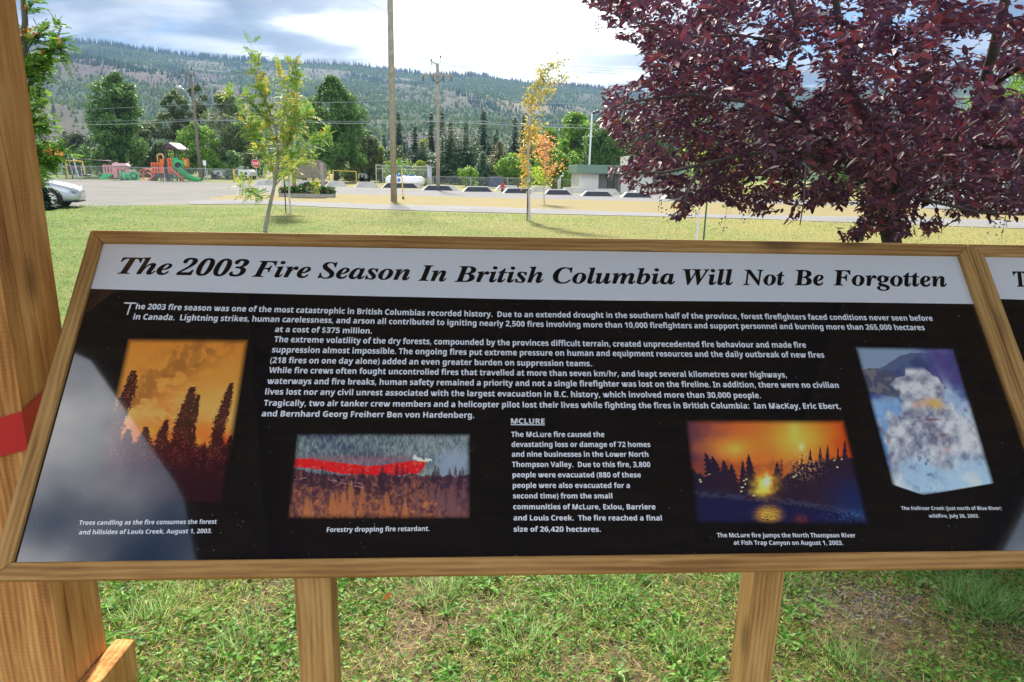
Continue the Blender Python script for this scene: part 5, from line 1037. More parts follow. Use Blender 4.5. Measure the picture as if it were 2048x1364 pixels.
tree('dusky tree behind the swings at the far left', 150, 268, 350, 42, 98, ROUND, 6500, .30, [lin((70, 84, 62)), lin((86, 98, 70))], 10, 60, .24)
tree('hazy far tree at the left edge behind the rowan', 95, 285, 352, 44, 104, ROUND, 6000, .32, G2, 11, 60, .24)
tree('tall bright tree at the left of the grove behind the flat-roofed building', 1150, 222, 372, 46, 92, ROUND, 11000, .30, G3, 12, 90, .22)
tree('weeping-branched tree behind the flat-roofed building', 1215, 236, 372, 52, 84, ROUND, 13000, .26, G1, 13, 100, .2)
tree('low rounded tree behind the orange sapling', 1108, 300, 380, 34, 74, ROUND, 7000, .22, G3, 14, 70, .22)
tree('lower bright tree left of the yellow sapling', 1028, 308, 380, 34, 78, ROUND, 6500, .22, G3, 15, 60, .22)
tree('tall tree behind the purple-leaved tree', 1300, 240, 380, 50, 90, ROUND, 8000, .3, G1, 16, 70, .22)
tree('far tree glimpsed through the purple foliage', 1420, 228, 385, 60, 88, ROUND, 7000, .3, G1, 17, 70, .22)
tree('leafy tree at the far right edge of the street', 2040, 120, 400, 80, 46, ROUND, 9000, .2, G3, 18, 90, .22)
tree('tree beyond the white building to the right', 1720, 235, 395, 80, 95, ROUND, 7000, .34, G1, 19, 70, .24)
# conifers
for (lb, xc, yt, hw, Y, pal, sd, kw) in (
    ('very dark narrow spruce right behind the tall pole', 797, 222, 30, 96, DC, 31, {}), ('small dark spruce right of the tall pole', 830, 252, 24, 94, DC, 32, {}),
    ('tall dark spruce just left of the crossarm pole', 862, 224, 25, 98, DC, 33, {}), ('tall dark spruce behind the crossarm pole', 884, 222, 24, 101, DC, 34, {}),
    ('broad soft grey-green pine right of the crossarm pole', 901, 238, 38, 88, MC, 35, dict(dens=1.3, soft=.6)), ('broad grey-green pine in the middle of the row', 932, 243, 34, 86, MC, 36, dict(dens=1.3, soft=.6)),
    ('tallest symmetrical dark spruce of the row', 967, 219, 34, 97, DC, 37, dict(dens=1.3)), ('brownish-green pine in front of the dark spruces', 1000, 282, 33, 82, BC, 38, dict(dens=1.4, soft=.5)),
    ('pale small pine between the tallest spruce and the brown pine', 966, 305, 24, 80, MC, 39, dict(dens=1.3, soft=.5)), ('dark spruce left of the yellow sapling', 1030, 232, 27, 99, DC, 40, {}),
    ('dark spruce half behind the yellow sapling', 1048, 226, 24, 102, DC, 41, {}), ('thin far spruce tip left of the dark pair', 994, 256, 16, 106, MC, 42, {}),
    ('dark conifer tip rising from the grove by the building', 1147, 220, 24, 96, [lin((70, 88, 50)), lin((86, 100, 56))], 43, {}), ('blurred spruce at the left behind the swings', 128, 258, 26, 108, DC, 44, {})):
    conifer_tree(lb, xc, yt, hw, Y, pal, sd, **kw)
for (lb, xc, yt, hw, Y, pal, sd, kw) in (
    ('soft green pine left of the narrow spruce behind the tall pole', 768, 268, 30, 104, MC, 45, dict(dens=1.2, soft=.5)), ('rounded pine tip between the small spruce and the crossarm pole', 845, 282, 32, 92, MC, 46, dict(dens=1.2, soft=.6)),
    ('pale pine just right of the broad grey-green pines', 950, 272, 28, 90, MC, 47, dict(dens=1.2, soft=.6)), ('mixed green pine right of the tallest spruce', 990, 268, 28, 94, MC, 48, dict(dens=1.2, soft=.5)), ('green pine behind the yellow sapling', 1072, 262, 34, 98, MC, 49, dict(dens=1.2, soft=.6))):
    conifer_tree(lb, xc, yt, hw, Y, pal, sd, **kw)
tree('airy tall tree between the yellow sapling and the bright grove', 1100, 258, 370, 36, 96, ROUND, 7000, .28, G3, 51, 70, .22)
tree('light green tree filling the gap left of the lamp mast', 1128, 280, 372, 34, 80, ROUND, 6000, .24, G3, 52, 60, .22)
tree('hazy green tree behind the yellow goal frame', 700, 290, 362, 34, 100, ROUND, 6000, .28, G2, 53, 60, .22)
tree('tall grove tree directly above the flat roof', 1250, 232, 372, 48, 92, ROUND, 10000, .28, G1, 54, 80, .22)
# shrubs filling the gaps
rb_ = random.Random(5)
for i in range(46):
    x = 60 + i * 29 + rb_.uniform(-8, 8); yb = 327 + (x - 100) * .0218
    tree('rounded leafy shrub in the thicket behind the fence', x, yb - (rb_.uniform(36, 70) if x > 690 and i % 2 else rb_.uniform(18, 46)), yb + 22, rb_.uniform(20, 30), rb_.uniform(84, 110), ROUND, 1500, .26, [G1, G2, G3, G4][rb_.choice([0, 0, 1, 1, 2, 3])], 100 + i, 18, .36, name='shrub', trunk=.05, group='shrubs of the thicket behind the fence', cat='shrub')
for (x, yt, hw, Y, pal, lb) in ((795, 318, 24, 74, G3, 'light green bush behind the white tank'), (843, 322, 18, 75, G4, 'yellowish bush at the right end of the white tank'), (936, 335, 20, 72, G3, 'small round bush in front of the pines'),
                            (232, 322, 26, 82, G2, 'low bush under the dense tree by the play train'), (60, 318, 30, 70, G2, 'grey bush at the left end of the wire fence')):
    tree(lb, x, yt, yt + 60, hw, Y, ROUND, 2600, .2, pal, int(x), 24, .34, name='bush', trunk=.05, cat='bush')
# ================================================================== POLES AND WIRES
POLEW = paint('weathered_pole', (0.34, 0.31, 0.23), 0.9, 0.4, 5, bump=0.6); POLED = paint('dark_pole', (0.20, 0.165, 0.135), 0.9, 0.4, 5, bump=0.6)
GALV = paint('galvanised', (0.52, 0.54, 0.56), 0.35, 0.15, 5, 0.6, 0.05); WIREM = paint('wire', (0.42, 0.43, 0.44), 0.5, 0.1); DARKM = paint('dark_iron', (0.03, 0.03, 0.032), 0.5, 0.2)
WHITEP = paint('white_paint', (0.72, 0.72, 0.70), 0.5, 0.08); CERAM = paint('insulator', (0.12, 0.09, 0.08), 0.3, 0.2)
def local(root, P): return (P[0] - root.location[0], P[1] - root.location[1], P[2] - root.location[2])
b = ground(788, 403); bigpole = thing('utility_pole', 'tall plain wooden pole rising out of the picture near the middle', 'utility pole', b)
MB().tube([(0, 0, -.3), (0, 0, 7), (.02, 0, 14.5)], [.165, .145, .115], 14).build('pole', POLEW, bigpole, smooth=True)
mb = MB()
for z in (1.7, 3.0, 4.4, 5.1, 6.0, 7.3, 8.2, 8.9): mb.box((.12 * math.cos(z * 5), -.14, z), (.02, .03, .03))
mb.build('bolt', DARKM, bigpole)['kind'] = 'stuff'
MB().tube([(-1.2, 0, 13.9), (1.2, 0, 13.9)], .07, 6).build('crossarm', POLEW, bigpole)
b = ground(876, 381); tp = thing('utility_pole', 'wooden pole with a crossarm and hanging insulators among the conifers', 'utility pole', b); dT = depth(b)
H = aty(875, 127, b[1])[2]
MB().tube([(0, 0, -.3), (0, 0, H * .5), (0, 0, H)], [.17, .145, .12], 12).build('pole', POLEW, tp, smooth=True)
za = aty(875, 151, b[1])[2]; hw_ = 28 * dT / FPX
o = MB().box((0, -.16, za), (2 * hw_, .10, .13)).build('crossarm', POLEW, tp)
for sx in (-1, 1): MB().tube([(sx * .62, -.16, za - .05), (0, -.14, za - .6)], .025, 5).build('brace', DARKM, tp)
for sx in (-1, -.28, .42, 1): MB().lathe([(.03, 0), (.075, -.06), (.04, -.14), (.08, -.2), (.04, -.28), (.07, -.34), (.02, -.42)], 8, (sx * hw_ * .97, -.16, za - .06)).build('insulator', CERAM, tp, smooth=True)
MB().tube([(0, 0, H - .1), (-.42, -.05, H + .12)], .04, 5).build('brace', POLEW, tp)
for (x, z) in ((-.48, H + .14), (.25, H + .40)): MB().lathe([(.02, -.3), (.02, 0), (.08, .04), (.05, .1), (.08, .14), (.03, .2)], 8, (x, 0, z)).build('insulator', CERAM, tp, smooth=True)
MB().bx(.10, .15, -.16, -.12, aty(875, 338, b[1])[2], aty(875, 322, b[1])[2]).build('tag_plate', paint('yellow_paint', (.62, .38, .05), .5), tp)
MB().tube([(0, -.1, aty(875, 196, b[1])[2]), (-.5, -.1, aty(875, 188, b[1])[2]), (-.8, -.1, aty(875, 178, b[1])[2])], .018, 5).build('stay_wire', WIREM, tp)
b = ground(402, 362); lp = thing('utility_pole', 'dark leaning wooden pole with a curved street lamp arm', 'utility pole', b); dL = depth(b)
top = aty(382, 146, b[1]) - b
MB().tube([(0, 0, -.3), tuple(top * .5), tuple(top)], [.18, .155, .12], 12).build('pole', POLED, lp, smooth=True)
def lpx(x, y, dy=0): q = aty(x, y, b[1]) - b; return (q[0], q[1] - .15 + dy, q[2])
MB().tube([lpx(365, 144), lpx(389, 152)], .07, 6).build('crossarm', POLED, lp)
for (x, y) in ((367, 141), (384, 137), (389, 147)): MB().lathe([(.02, -.25), (.07, 0), (.05, .08), (.08, .12), (.03, .2)], 8, lpx(x, y)).build('insulator', CERAM, lp, smooth=True)
MB().tube([lpx(386, 214), lpx(383, 200), lpx(377, 188), lpx(368, 178), lpx(362, 176)], .035, 6).build('lamp_arm', GALV, lp, smooth=True)
MB().lathe([(.02, 0), (.16, .05), (.2, .25), (.14, .6), (.05, .72)], 10, lpx(366, 177), Matrix.Rotation(R_(-80), 3, 'Y')).build('lamp_head', GALV, lp, smooth=True)
def wire(pts, r=.014, lab='thin overhead wire'):
    P = [aty(x, y, Y) for x, y, Y in pts]; out = []
    n = 24
    for i in range(len(P) - 1):
        for k in range(n):
            t = k / n; out.append(P[i] * (1 - t) + P[i + 1] * t)
    out.append(P[-1]); o = MB().tube(out, r, 5).build('power_line', WIREM, None); return tag(o, lab, 'cable', 'overhead cables')
W_ = 'overhead cable strung between the wooden poles'
YT = 57.3; YL = 72.5
wire([(-200, 258, YL + 12), (75, 252, YL + 5), (260, 248, YL + 2), (391, 241, YL - .3), (560, 243, 66), (700, 247, 61), (876, 243, YT - .3), (1100, 254, 58), (1300, 260, 60), (2100, 262, 62)], .022, 'thick pale overhead cable, the lowest across the trees')
wire([(-200, 244, YL + 12), (100, 244, YL + 5), (391, 239, YL - .3), (560, 241, 66), (700, 243, 61), (876, 240, YT - .3), (1100, 249, 58), (1300, 252, 60), (2100, 250, 62)], .012, 'thin dark overhead cable just above the thick pale one')
wire([(-200, 232, YL + 12), (75, 224, YL + 5), (250, 215, YL), (388, 209, YL - .3), (560, 207, 66), (700, 204, 61), (876, 196, YT - .3), (1000, 201, 58), (1205, 211, 60), (2100, 225, 62)], .014, 'middle overhead cable crossing the dense trees')
for i, (a, c, e) in enumerate(((119, 131, 140), (124, 137, 145), (131, 141, 151))): wire([(890 - i * 8, a, YT), (1100, c, 62), (1320, e, 66), (2100, e + 6, 70)], .012, ('highest', 'second highest', 'third highest')[i] + ' thin wire against the bright sky at the right')
for i, (x0, y0, x1, y1) in enumerate(((722, 0, 776, 22), (758, -10, 782, 30), (783, 40, 878, 140))):
    wire([(x0, y0, 36 if i < 2 else 36), (x1, y1, 36 if i < 2 else YT)], .008, ('wire running up left from the tall pole', 'steep short wire at the tall pole top', 'thin wire from the tall pole down to the crossarm pole')[i])
# white lamp mast by the building
b = ground(1176, 384); lm = thing('lamp_mast', 'slim white lamp mast in front of the flat-roofed building', 'street lamp', b)
H = aty(1185, 228, b[1])[2]; MB().tube([(0, 0, 0), (0, 0, H * .5), (0.04, 0, H)], [.11, .085, .055], 10).build('pole', WHITEP, lm, smooth=True)
for dx in (.12, .42): MB().lathe([(.03, 0), (.13, .04), (.15, .2), (.06, .3)], 8, (dx, 0, H + (.02 if dx < .2 else .12)), Matrix.Rotation(R_(55), 3, 'Y')).build('lamp_head', DARKM, lm, smooth=True)
MB().tube([(-.02, 0, H), (.5, 0, H + .16)], .03, 5).build('lamp_arm', WHITEP, lm)

# ================================================================== BARRIERS
CONC = paint('white_concrete', (0.52, 0.50, 0.46), 0.85, 0.32, 2.2, bump=.4); DARKC = None
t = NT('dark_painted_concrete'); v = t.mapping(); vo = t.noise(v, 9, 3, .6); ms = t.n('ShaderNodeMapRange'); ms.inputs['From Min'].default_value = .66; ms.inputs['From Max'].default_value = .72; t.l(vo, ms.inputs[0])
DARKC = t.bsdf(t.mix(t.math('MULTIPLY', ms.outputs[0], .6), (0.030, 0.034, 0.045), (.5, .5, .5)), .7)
def barrier(x0, x1, yb, dark, label, hpx=10.5):
    a = ground(x0, yb - (x1 - x0) * .5 * .012); c = ground(x1, yb + (x1 - x0) * .5 * .012); Ln = float(np.linalg.norm(c - a)); ang = math.atan2(c[1] - a[1], c[0] - a[0])
    h = hpx * depth(a) / FPX; ins = min(Ln * .17, h * 1.15)
    root = thing('concrete_barrier', label, 'barrier', (a + c) / 2, ang, 'concrete barriers along the road'); w = .30
    vs = []
    for z, hl, hw_ in ((0, Ln / 2, w), (h, Ln / 2 - ins, w * .55)): vs += [(-hl, -hw_, z), (hl, -hw_, z), (hl, hw_, z), (-hl, hw_, z)]
    MB().add(vs, [(0, 1, 2, 3), (4, 5, 6, 7), (0, 1, 5, 4), (1, 2, 6, 5), (2, 3, 7, 6), (3, 0, 4, 7)]).build('block', CONC, root, bevel=.02)
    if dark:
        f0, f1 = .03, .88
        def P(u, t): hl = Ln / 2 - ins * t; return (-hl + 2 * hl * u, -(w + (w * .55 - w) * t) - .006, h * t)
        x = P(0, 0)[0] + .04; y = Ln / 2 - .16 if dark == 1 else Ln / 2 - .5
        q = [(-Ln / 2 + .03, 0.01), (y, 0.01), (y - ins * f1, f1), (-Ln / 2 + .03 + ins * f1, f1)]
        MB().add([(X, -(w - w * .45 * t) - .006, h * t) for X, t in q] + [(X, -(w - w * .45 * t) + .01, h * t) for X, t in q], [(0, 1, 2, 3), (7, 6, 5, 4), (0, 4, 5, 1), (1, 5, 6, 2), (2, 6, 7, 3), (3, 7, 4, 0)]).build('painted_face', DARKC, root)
    return root
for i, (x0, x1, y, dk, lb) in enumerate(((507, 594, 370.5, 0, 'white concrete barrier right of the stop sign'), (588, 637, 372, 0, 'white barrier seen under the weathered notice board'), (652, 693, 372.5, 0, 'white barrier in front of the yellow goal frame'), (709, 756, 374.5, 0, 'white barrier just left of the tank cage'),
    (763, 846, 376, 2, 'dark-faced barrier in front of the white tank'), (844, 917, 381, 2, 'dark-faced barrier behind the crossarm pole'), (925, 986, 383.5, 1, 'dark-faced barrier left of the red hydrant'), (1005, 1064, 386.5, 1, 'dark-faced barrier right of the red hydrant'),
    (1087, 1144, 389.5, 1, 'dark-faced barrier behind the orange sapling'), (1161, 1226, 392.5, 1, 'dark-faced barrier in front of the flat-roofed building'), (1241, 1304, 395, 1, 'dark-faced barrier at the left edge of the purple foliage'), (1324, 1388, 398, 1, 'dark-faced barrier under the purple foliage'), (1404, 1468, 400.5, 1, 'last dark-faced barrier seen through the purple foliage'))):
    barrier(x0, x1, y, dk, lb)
for i, (x0, x1, y, lb) in enumerate(((990, 1040, 381, 'white barrier behind the red hydrant'), (1055, 1106, 383.5, 'white barrier behind the yellow sapling trunk'), (1120, 1168, 385.5, 'white barrier behind the standpipes'), (1180, 1238, 387.5, 'white barrier before the building entrance'), (1262, 1330, 390, 'white barrier at the right of the building entrance'))):
    barrier(x0, x1, y, 0, lb, 10)
# ================================================================== TANK AND CAGE
b = ground(810, 374.5); b = aty(810, 362, 64.5); dep = depth(b); Ln = 79 * dep / FPX; r = 9.6 * dep / FPX
root = thing('gas_tank', 'long white rounded gas tank with blue fittings inside the wire cage', 'tank', (b[0], b[1], 0))
TW = paint('tank_white', (.80, .80, .80), .28, .05, 1); prof = [(0.01, 0)] + [(r * math.sin(a), r * (1 - math.cos(a)) * .95) for a in np.linspace(.2, 1.57, 7)] + [(r * math.cos(a), Ln - r * .95 + r * math.sin(a) * .95) for a in np.linspace(0, 1.4, 7)] + [(.01, Ln)]
MB().lathe(prof, 24, (-Ln / 2, 0, b[2]), Matrix.Rotation(R_(90), 3, 'Y')).build('tank_shell', TW, root, smooth=True)
for sx in (-.3, .3): MB().bx(sx * Ln - .12, sx * Ln + .12, -.35, .35, 0, b[2] - r * .75).build('saddle', CONC, root)
BLUE = paint('blue_paint', (.03, .14, .45), .4)
MB().lathe([(.22, 0), (.22, .16), (.05, .2)], 12, (-.55, 0, b[2] + r * .97)).build('valve_cover', BLUE, root, smooth=True)
MB().tube([(-.3, 0, b[2] + r + .05), (.9, 0, b[2] + r + .05)], .045, 6).build('pipe', BLUE, root); MB().tube([(.55, 0, b[2] + r), (.55, 0, b[2] + r + .35)], .03, 6).build('pipe', BLUE, root)
MB().bx(-.62, -.36, -r * 1.0 - .012, -r * .995, b[2] - .05, b[2] + .22).build('label_plate', BLUE, root)
def wiremesh(mb, p0, p1, z0, z1, sp=.085, r=.0035):
    a = np.array(p0, float); c = np.array(p1, float); Ln = np.linalg.norm(c - a); d = (c - a) / Ln; hh = z1 - z0; k = -hh
    while k < Ln:
        for up in (1, -1):
            u0, u1 = k, k + hh; za, zb_ = (z0, z1) if up > 0 else (z1, z0)
            s0 = max(0, -u0) / hh; s1 = min(1, (Ln - u0) / hh)
            if s1 > s0:
                A = a + d * (u0 + s0 * hh); B = a + d * (u0 + s1 * hh); zA = za + (zb_ - za) * s0; zB = za + (zb_ - za) * s1
                mb.add([(A[0], A[1], zA - r), (B[0], B[1], zB - r), (B[0], B[1], zB + r), (A[0], A[1], zA + r)], [(0, 1, 2, 3)])
        k += sp
def fence(name, label, pts, h, posts_every=3.0, pr=.03, rail=True, mid=False, mesh=.085, mr=.0035):
    root = thing(name, label, 'fence', (pts[0][0], pts[0][1], 0)); P = [np.array([p[0], p[1]]) for p in pts]; mm = MB()
    for a, c in zip(P[:-1], P[1:]):
        n = max(1, int(np.linalg.norm(c - a) / posts_every))
        for i in range(n + (c is P[-1])): q = a + (c - a) * i / n; MB().tube([(q[0], q[1], 0), (q[0], q[1], h + .04)], pr, 7).build('post', GALV, root, origin=root.location)
        if rail: MB().tube([(a[0], a[1], h), (c[0], c[1], h)], pr * .8, 6).build('rail', GALV, root, origin=root.location)
        if mid: MB().tube([(a[0], a[1], h * .84), (c[0], c[1], h * .84)], pr * .7, 6).build('rail', GALV, root, origin=root.location)
        wiremesh(mm, a, c, .04, h - .02, mesh, mr)
    o = mm.build('wire_mesh', GALV, root, origin=root.location); o['kind'] = 'stuff'; return root
cg = [aty(753, 373, 62)[:2], aty(766, 373, 66.8)[:2], aty(856, 373, 66.8)[:2], aty(862, 373, 62)[:2]]
fence('tank_cage', 'wire cage with galvanised posts around the white tank', cg, 1.95, 9.0, .035, True, True, .08, .003)
for i, x in enumerate((856.5, 859.2, 862.2)):
    p = aty(x, 373, 63.5 - i * .4); o = MB().tube([(0, 0, 0), (0, 0, 2.05 - i * .1)], .075, 8).build('bollard', GALV, None, smooth=True); o.location = (p[0], p[1], 0); tag(o, ('leftmost', 'middle', 'rightmost')[i] + ' of three thick grey posts at the right end of the tank cage', 'post', 'thick posts at the tank cage')
fence('wire_fence', 'chain-link fence in front of the playground', [ground(-60, 353)[:2], ground(80, 358)[:2], ground(330, 362.3)[:2], ground(500, 364.8)[:2]], 1.28, 3.4, .028, True, False, .10, .003)
fence('wire_fence', 'low chain-link fence right of the tank', [aty(866, 374, 66)[:2], aty(1160, 380, 68)[:2]], 1.05, 3.0, .025, True, False, .10, .003)
# ================================================================== SIGNS
RED = paint('sign_red', (.60, .02, .03), .4, .03)
p = ground(517, 385.6); st = thing('stop_sign', 'red octagonal STOP sign on a thin metal post', 'road sign', p); zc_ = aty(514, 327, p[1])[2]; R8 = 8.6 * depth(p) / FPX
MB().tube([(0, 0, 0), (-.05, 0, zc_)], .026, 6).build('post', GALV, st)
def octo(r, y0, y1): return MB().prism([(-.05 + r * math.cos(R_(22.5 + 45 * k)), zc_ + r * math.sin(R_(22.5 + 45 * k))) for k in range(8)], y0, y1)
octo(R8, -.034, -.030).build('border', WHITEP, st); octo(R8 * .93, -.038, -.0345).build('plate', RED, st)
m_ = MB(); X = -.05 - R8 * .66; tot = sum(glyph('s', c)[0] for c in 'STOP'); k_ = R8 * 1.32 / tot
for c in 'STOP':
    a_, P_, T_ = glyph('s', c); m_.add([(X + gx * k_, -.0385, zc_ + (gy - .24) * k_ * 1.55) for gx, gy in P_], T_); X += a_ * k_
m_.build('lettering', WHITEP, st)
p = ground(415, 364); s2 = thing('road_sign', 'small narrow white sign right of the leaning lamp pole', 'road sign', p); zz = aty(413, 326, p[1])[2]
MB().tube([(0, 0, 0), (-.12, 0, zz)], .03, 6).build('post', GALV, s2); MB().bx(-.28, .03, -.045, -.03, zz - .24, zz + .24).build('plate', WHITEP, s2)
YEL = paint('yellow_post', (.75, .50, .08), .5, .1)
for (x, yt, yb, r, lb) in ((469, 338, 364, .075, 'pale yellow post left of the stop sign'), (659, 341, 366, .06, 'short yellow post right of the notice board')):
    p = ground(x, yb); o = MB().tube([(0, 0, 0), (0, 0, aty(x, yt, p[1])[2])], r, 8).build('yellow_post', YEL, None, smooth=True); o.location = p; tag(o, lb, 'post')
p = ground(806, 398); mk = thing('utility_marker', 'orange-yellow marker stake beside the tall pole', 'marker', p); zt_ = aty(803, 337, p[1])[2]
MB().tube([(0, 0, 0), (-.03, 0, zt_ * .72)], .035, 7).build('stake', YEL, mk); MB().tube([(-.03, 0, zt_ * .72), (-.05, 0, zt_)], [.045, .02], 7).build('cap', YEL, mk); MB().box((.02, -.02, .06), (.12, .08, .12)).build('foot', DARKM, mk)
g0 = ground(667, 367); g1 = ground(713, 367.5); gz = aty(713, 343, g1[1])[2]; go = thing('goal_frame', 'yellow goal frame in front of the big dark green tree', 'goal', g0)
MB().tube([(0, 0, 0), (0, 0, gz + .05)], .045, 7).build('upright', YEL, go); d_ = g1 - g0; MB().tube([tuple(d_), (d_[0], d_[1], gz)], .045, 7).build('upright', YEL, go); MB().tube([(0, 0, gz + .05), (d_[0], d_[1], gz)], .045, 7).build('crossbar', YEL, go)
# weathered notice board with planter
SHING = paint('weathered_board', (.26, .225, .17), .9, .45, 7, bump=.6); REDW = paint('reddish_post', (.30, .16, .09), .85, .3, 4); GREYW = paint('grey_post', (.36, .33, .29), .9, .3, 4)
pa = ground(590, 393.5); pb = ground(647.5, 394.5); nb = thing('notice_board', 'weathered wooden notice board on two posts with a planter at its foot', 'notice board', (pa + pb) / 2, math.atan2(pb[1] - pa[1], pb[0] - pa[0])); sp = float(np.linalg.norm(pb - pa)) / 2; Yn = (pa[1] + pb[1]) / 2
zl = aty(590, 327, pa[1])[2]; zr = aty(645, 325, pb[1])[2]
MB().tube([(-sp, 0, 0), (-sp - .02, 0, zl)], .10, 10).build('post', REDW, nb); MB().tube([(sp, 0, 0), (sp - .03, 0, zr)], .11, 10).build('post', GREYW, nb)
zt_ = aty(615, 319.5, Yn)[2]; zb_ = aty(615, 356, Yn)[2]
zz = zb_; i = 0
while zz < zt_ - .02:
    z2 = min(zz + .13, zt_); f = lambda z: sp + .22 - max(0, (z - (zt_ - .22)) / .22) * .35
    MB().add([(-sp + .08, -.02, zz), (f(zz), -.02, zz), (f(z2), -.02, z2 - .012), (-sp + .08, -.02, z2 - .012), (-sp + .08, .03, zz), (f(zz), .03, zz), (f(z2), .03, z2 - .012), (-sp + .08, .03, z2 - .012)],
             [(0, 1, 2, 3), (7, 6, 5, 4), (0, 4, 5, 1), (1, 5, 6, 2), (2, 6, 7, 3), (3, 7, 4, 0)]).build('plank', SHING, nb); zz = z2; i += 1
pl = thing('planter', 'long low wooden planter full of leafy flowers under the notice board', 'planter', nb.location, nb.rotation_euler[2])
for (a_, c_, e_, f_) in ((-sp - .75, sp + .60, -.62, -.55), (-sp - .75, sp + .60, .35, .42), (-sp - .75, -sp - .69, -.55, .35), (sp + .54, sp + .60, -.55, .35)): MB().bx(a_, c_, e_, f_, 0, .20).build('side_board', GREYW, pl)
MB().bx(-sp - .69, sp + .54, -.55, .35, 0, .15).build('soil', paint('soil', (.05, .035, .025), .95), pl)
rg = np.random.default_rng(3); n = 1500; x = rg.uniform(-sp - .72, sp + .6, n); hgt = .34 + .25 * np.exp(-((x - .0) / .5) ** 2) + .22 * np.exp(-((x - sp + .35) / .2) ** 2); y = rg.uniform(-.58, .38, n)
pos = np.stack([x, y, .15 + rg.uniform(0, 1, n) * hgt], -1); cc = palette([lin((50, 90, 40)), lin((80, 120, 46)), lin((40, 70, 36))], n, rg)
cc[rg.uniform(0, 1, n) < .06] = lin((190, 60, 90)); cc[(np.abs(x - sp + .35) < .25) & (rg.uniform(0, 1, n) < .6)] = lin((176, 190, 50))
scatter('plants', DIAMOND, pos, rnd(n, rg) * [1, 1, .5] + [0, 0, .8], rnd(n, rg), .16, .09, cc, LEAF, pl)
# hydrant
p = ground(1005, 385); hy = thing('fire_hydrant', 'red fire hydrant standing in front of the barriers', 'hydrant', p); HR = paint('hydrant_red', (.42, .035, .04), .4, .15)
MB().lathe([(.15, 0), (.15, .05), (.10, .06), (.105, .52), (.14, .54), (.14, .60), (.11, .62), (.10, .70), (.05, .77), (.03, .79), (.03, .85)], 14).build('barrel', HR, hy, smooth=False)
for s_ in (-1, 1): MB().lathe([(.055, 0), (.055, .1), (.07, .1), (.07, .15)], 10, (s_ * .09, 0, .47), Matrix.Rotation(R_(90) * s_, 3, 'Y')).build('outlet', HR, hy)
MB().lathe([(.07, 0), (.07, .1), (.085, .1), (.085, .16)], 10, (0, -.09, .44), Matrix.Rotation(R_(90), 3, 'X')).build('outlet', HR, hy)
MB().lathe([(.12, 0), (.12, .2)], 12, (0, 0, 0)).build('foot', DARKM, hy)
# standpipes
for (x, yt, lb) in ((1116, 360, 'shorter of the two white standpipes by the building'), (1119.5, 352, 'taller white hooked standpipe by the building')):
    p = aty(x, 380, 60); z = aty(x, yt, 60)[2]; k = .22
    o = MB().tube([(0, 0, 0), (0, 0, z), (k, 0, z + .02)] + ([(k + .0, 0, z + .02), (k, 0, z + .3)] if yt < 355 else []), .045, 7).build('standpipe', WHITEP, None, smooth=True); o.location = (p[0], p[1], 0); tag(o, lb, 'pipe')
# dumpster
p = aty(991, 372, 70); dm = thing('waste_bin', 'dark blue metal waste container behind the hydrant', 'container', (p[0], p[1], 0)); DB = paint('dark_blue', (.02, .04, .12), .5)
MB().add([(-.6, -.5, .1), (.6, -.5, .1), (.6, .5, .1), (-.6, .5, .1), (-.7, -.6, 1.1), (.7, -.6, 1.1), (.7, .6, 1.1), (-.7, .6, 1.1)], [(0, 1, 2, 3), (4, 5, 6, 7), (0, 1, 5, 4), (1, 2, 6, 5), (2, 3, 7, 6), (3, 0, 4, 7)]).build('body', DB, dm, bevel=.02); MB().bx(-.72, .72, -.62, .62, 1.1, 1.16).build('lid', DARKM, dm, bevel=.01)
# ================================================================== BUILDINGS
GRN = paint('green_fascia', (.13, .21, .16), .55, .08, 1); CRM = paint('cream_wall', (.62, .60, .56), .8, .06, 1); GREYWALL = paint('grey_wall', (.42, .42, .42), .8, .05, 1); BROWNB = paint('brown_trim', (.16, .10, .08), .7); GLASS = NT('dark_glass'); GLASS = GLASS.bsdf((.02, .025, .03), .08, spec=.8)
bl = aty(1158, 385, 60.5); bd = thing('flat_roofed_building', 'cream building with a deep green roof band and recessed doorway', 'building', (bl[0], bl[1], 0)); k = depth(bl) / FPX
X = lambda px: (px - 1158) * k * 1.02
zroof = aty(1158, 329, 60.5)[2]; zfas = aty(1158, 346.5, 60.5)[2]
MB().bx(X(1158), X(1195), 0, 9, 0, zfas).build('wall', CRM, bd)
for i in range(1, 6): MB().bx(X(1158 + i * 6.2) - .012, X(1158 + i * 6.2) + .012, -.012, .0, 0.02, zfas - .02).build('batten', paint('shade_cream', (.52, .50, .46), .8), bd)
MB().bx(X(1195), X(1236), 1.5, 9, 0, zfas).build('wall', GREYWALL, bd); MB().bx(X(1195), X(1216), 1.44, 1.5, 0, .34).build('skirting', BROWNB, bd)
MB().bx(X(1218), X(1229), 1.42, 1.5, 0, 2.05).build('door', GLASS, bd); MB().bx(X(1216.8), X(1218), 1.40, 1.5, 0, 2.1).build('door_frame', DARKM, bd); MB().bx(X(1229), X(1230.2), 1.40, 1.5, 0, 2.1).build('door_frame', DARKM, bd)
MB().bx(X(1236), X(1420), -.2, 9, 0, zfas).build('wall', CRM, bd); MB().bx(X(1236), X(1238), -.26, -.2, 0, zfas).build('corner_post', BROWNB, bd)
MB().bx(X(1151), X(1430), -.55, 9.4, zfas, zroof).build('roof', GRN, bd, bevel=.02); MB().bx(X(1300), X(1330), -.26, -.2, .9, 1.7).build('window', GLASS, bd)
MB().bx(X(1262), X(1300), 3.0, 8, zroof, zroof + .9).build('roof_box', paint('beige_box', (.48, .44, .36), .8), bd)
p = aty(1930, 400, 42); wv = thing('white_building', 'low white building with a reddish roof glimpsed through the purple leaves', 'building', (p[0], p[1], 0)); k = depth(p) / FPX
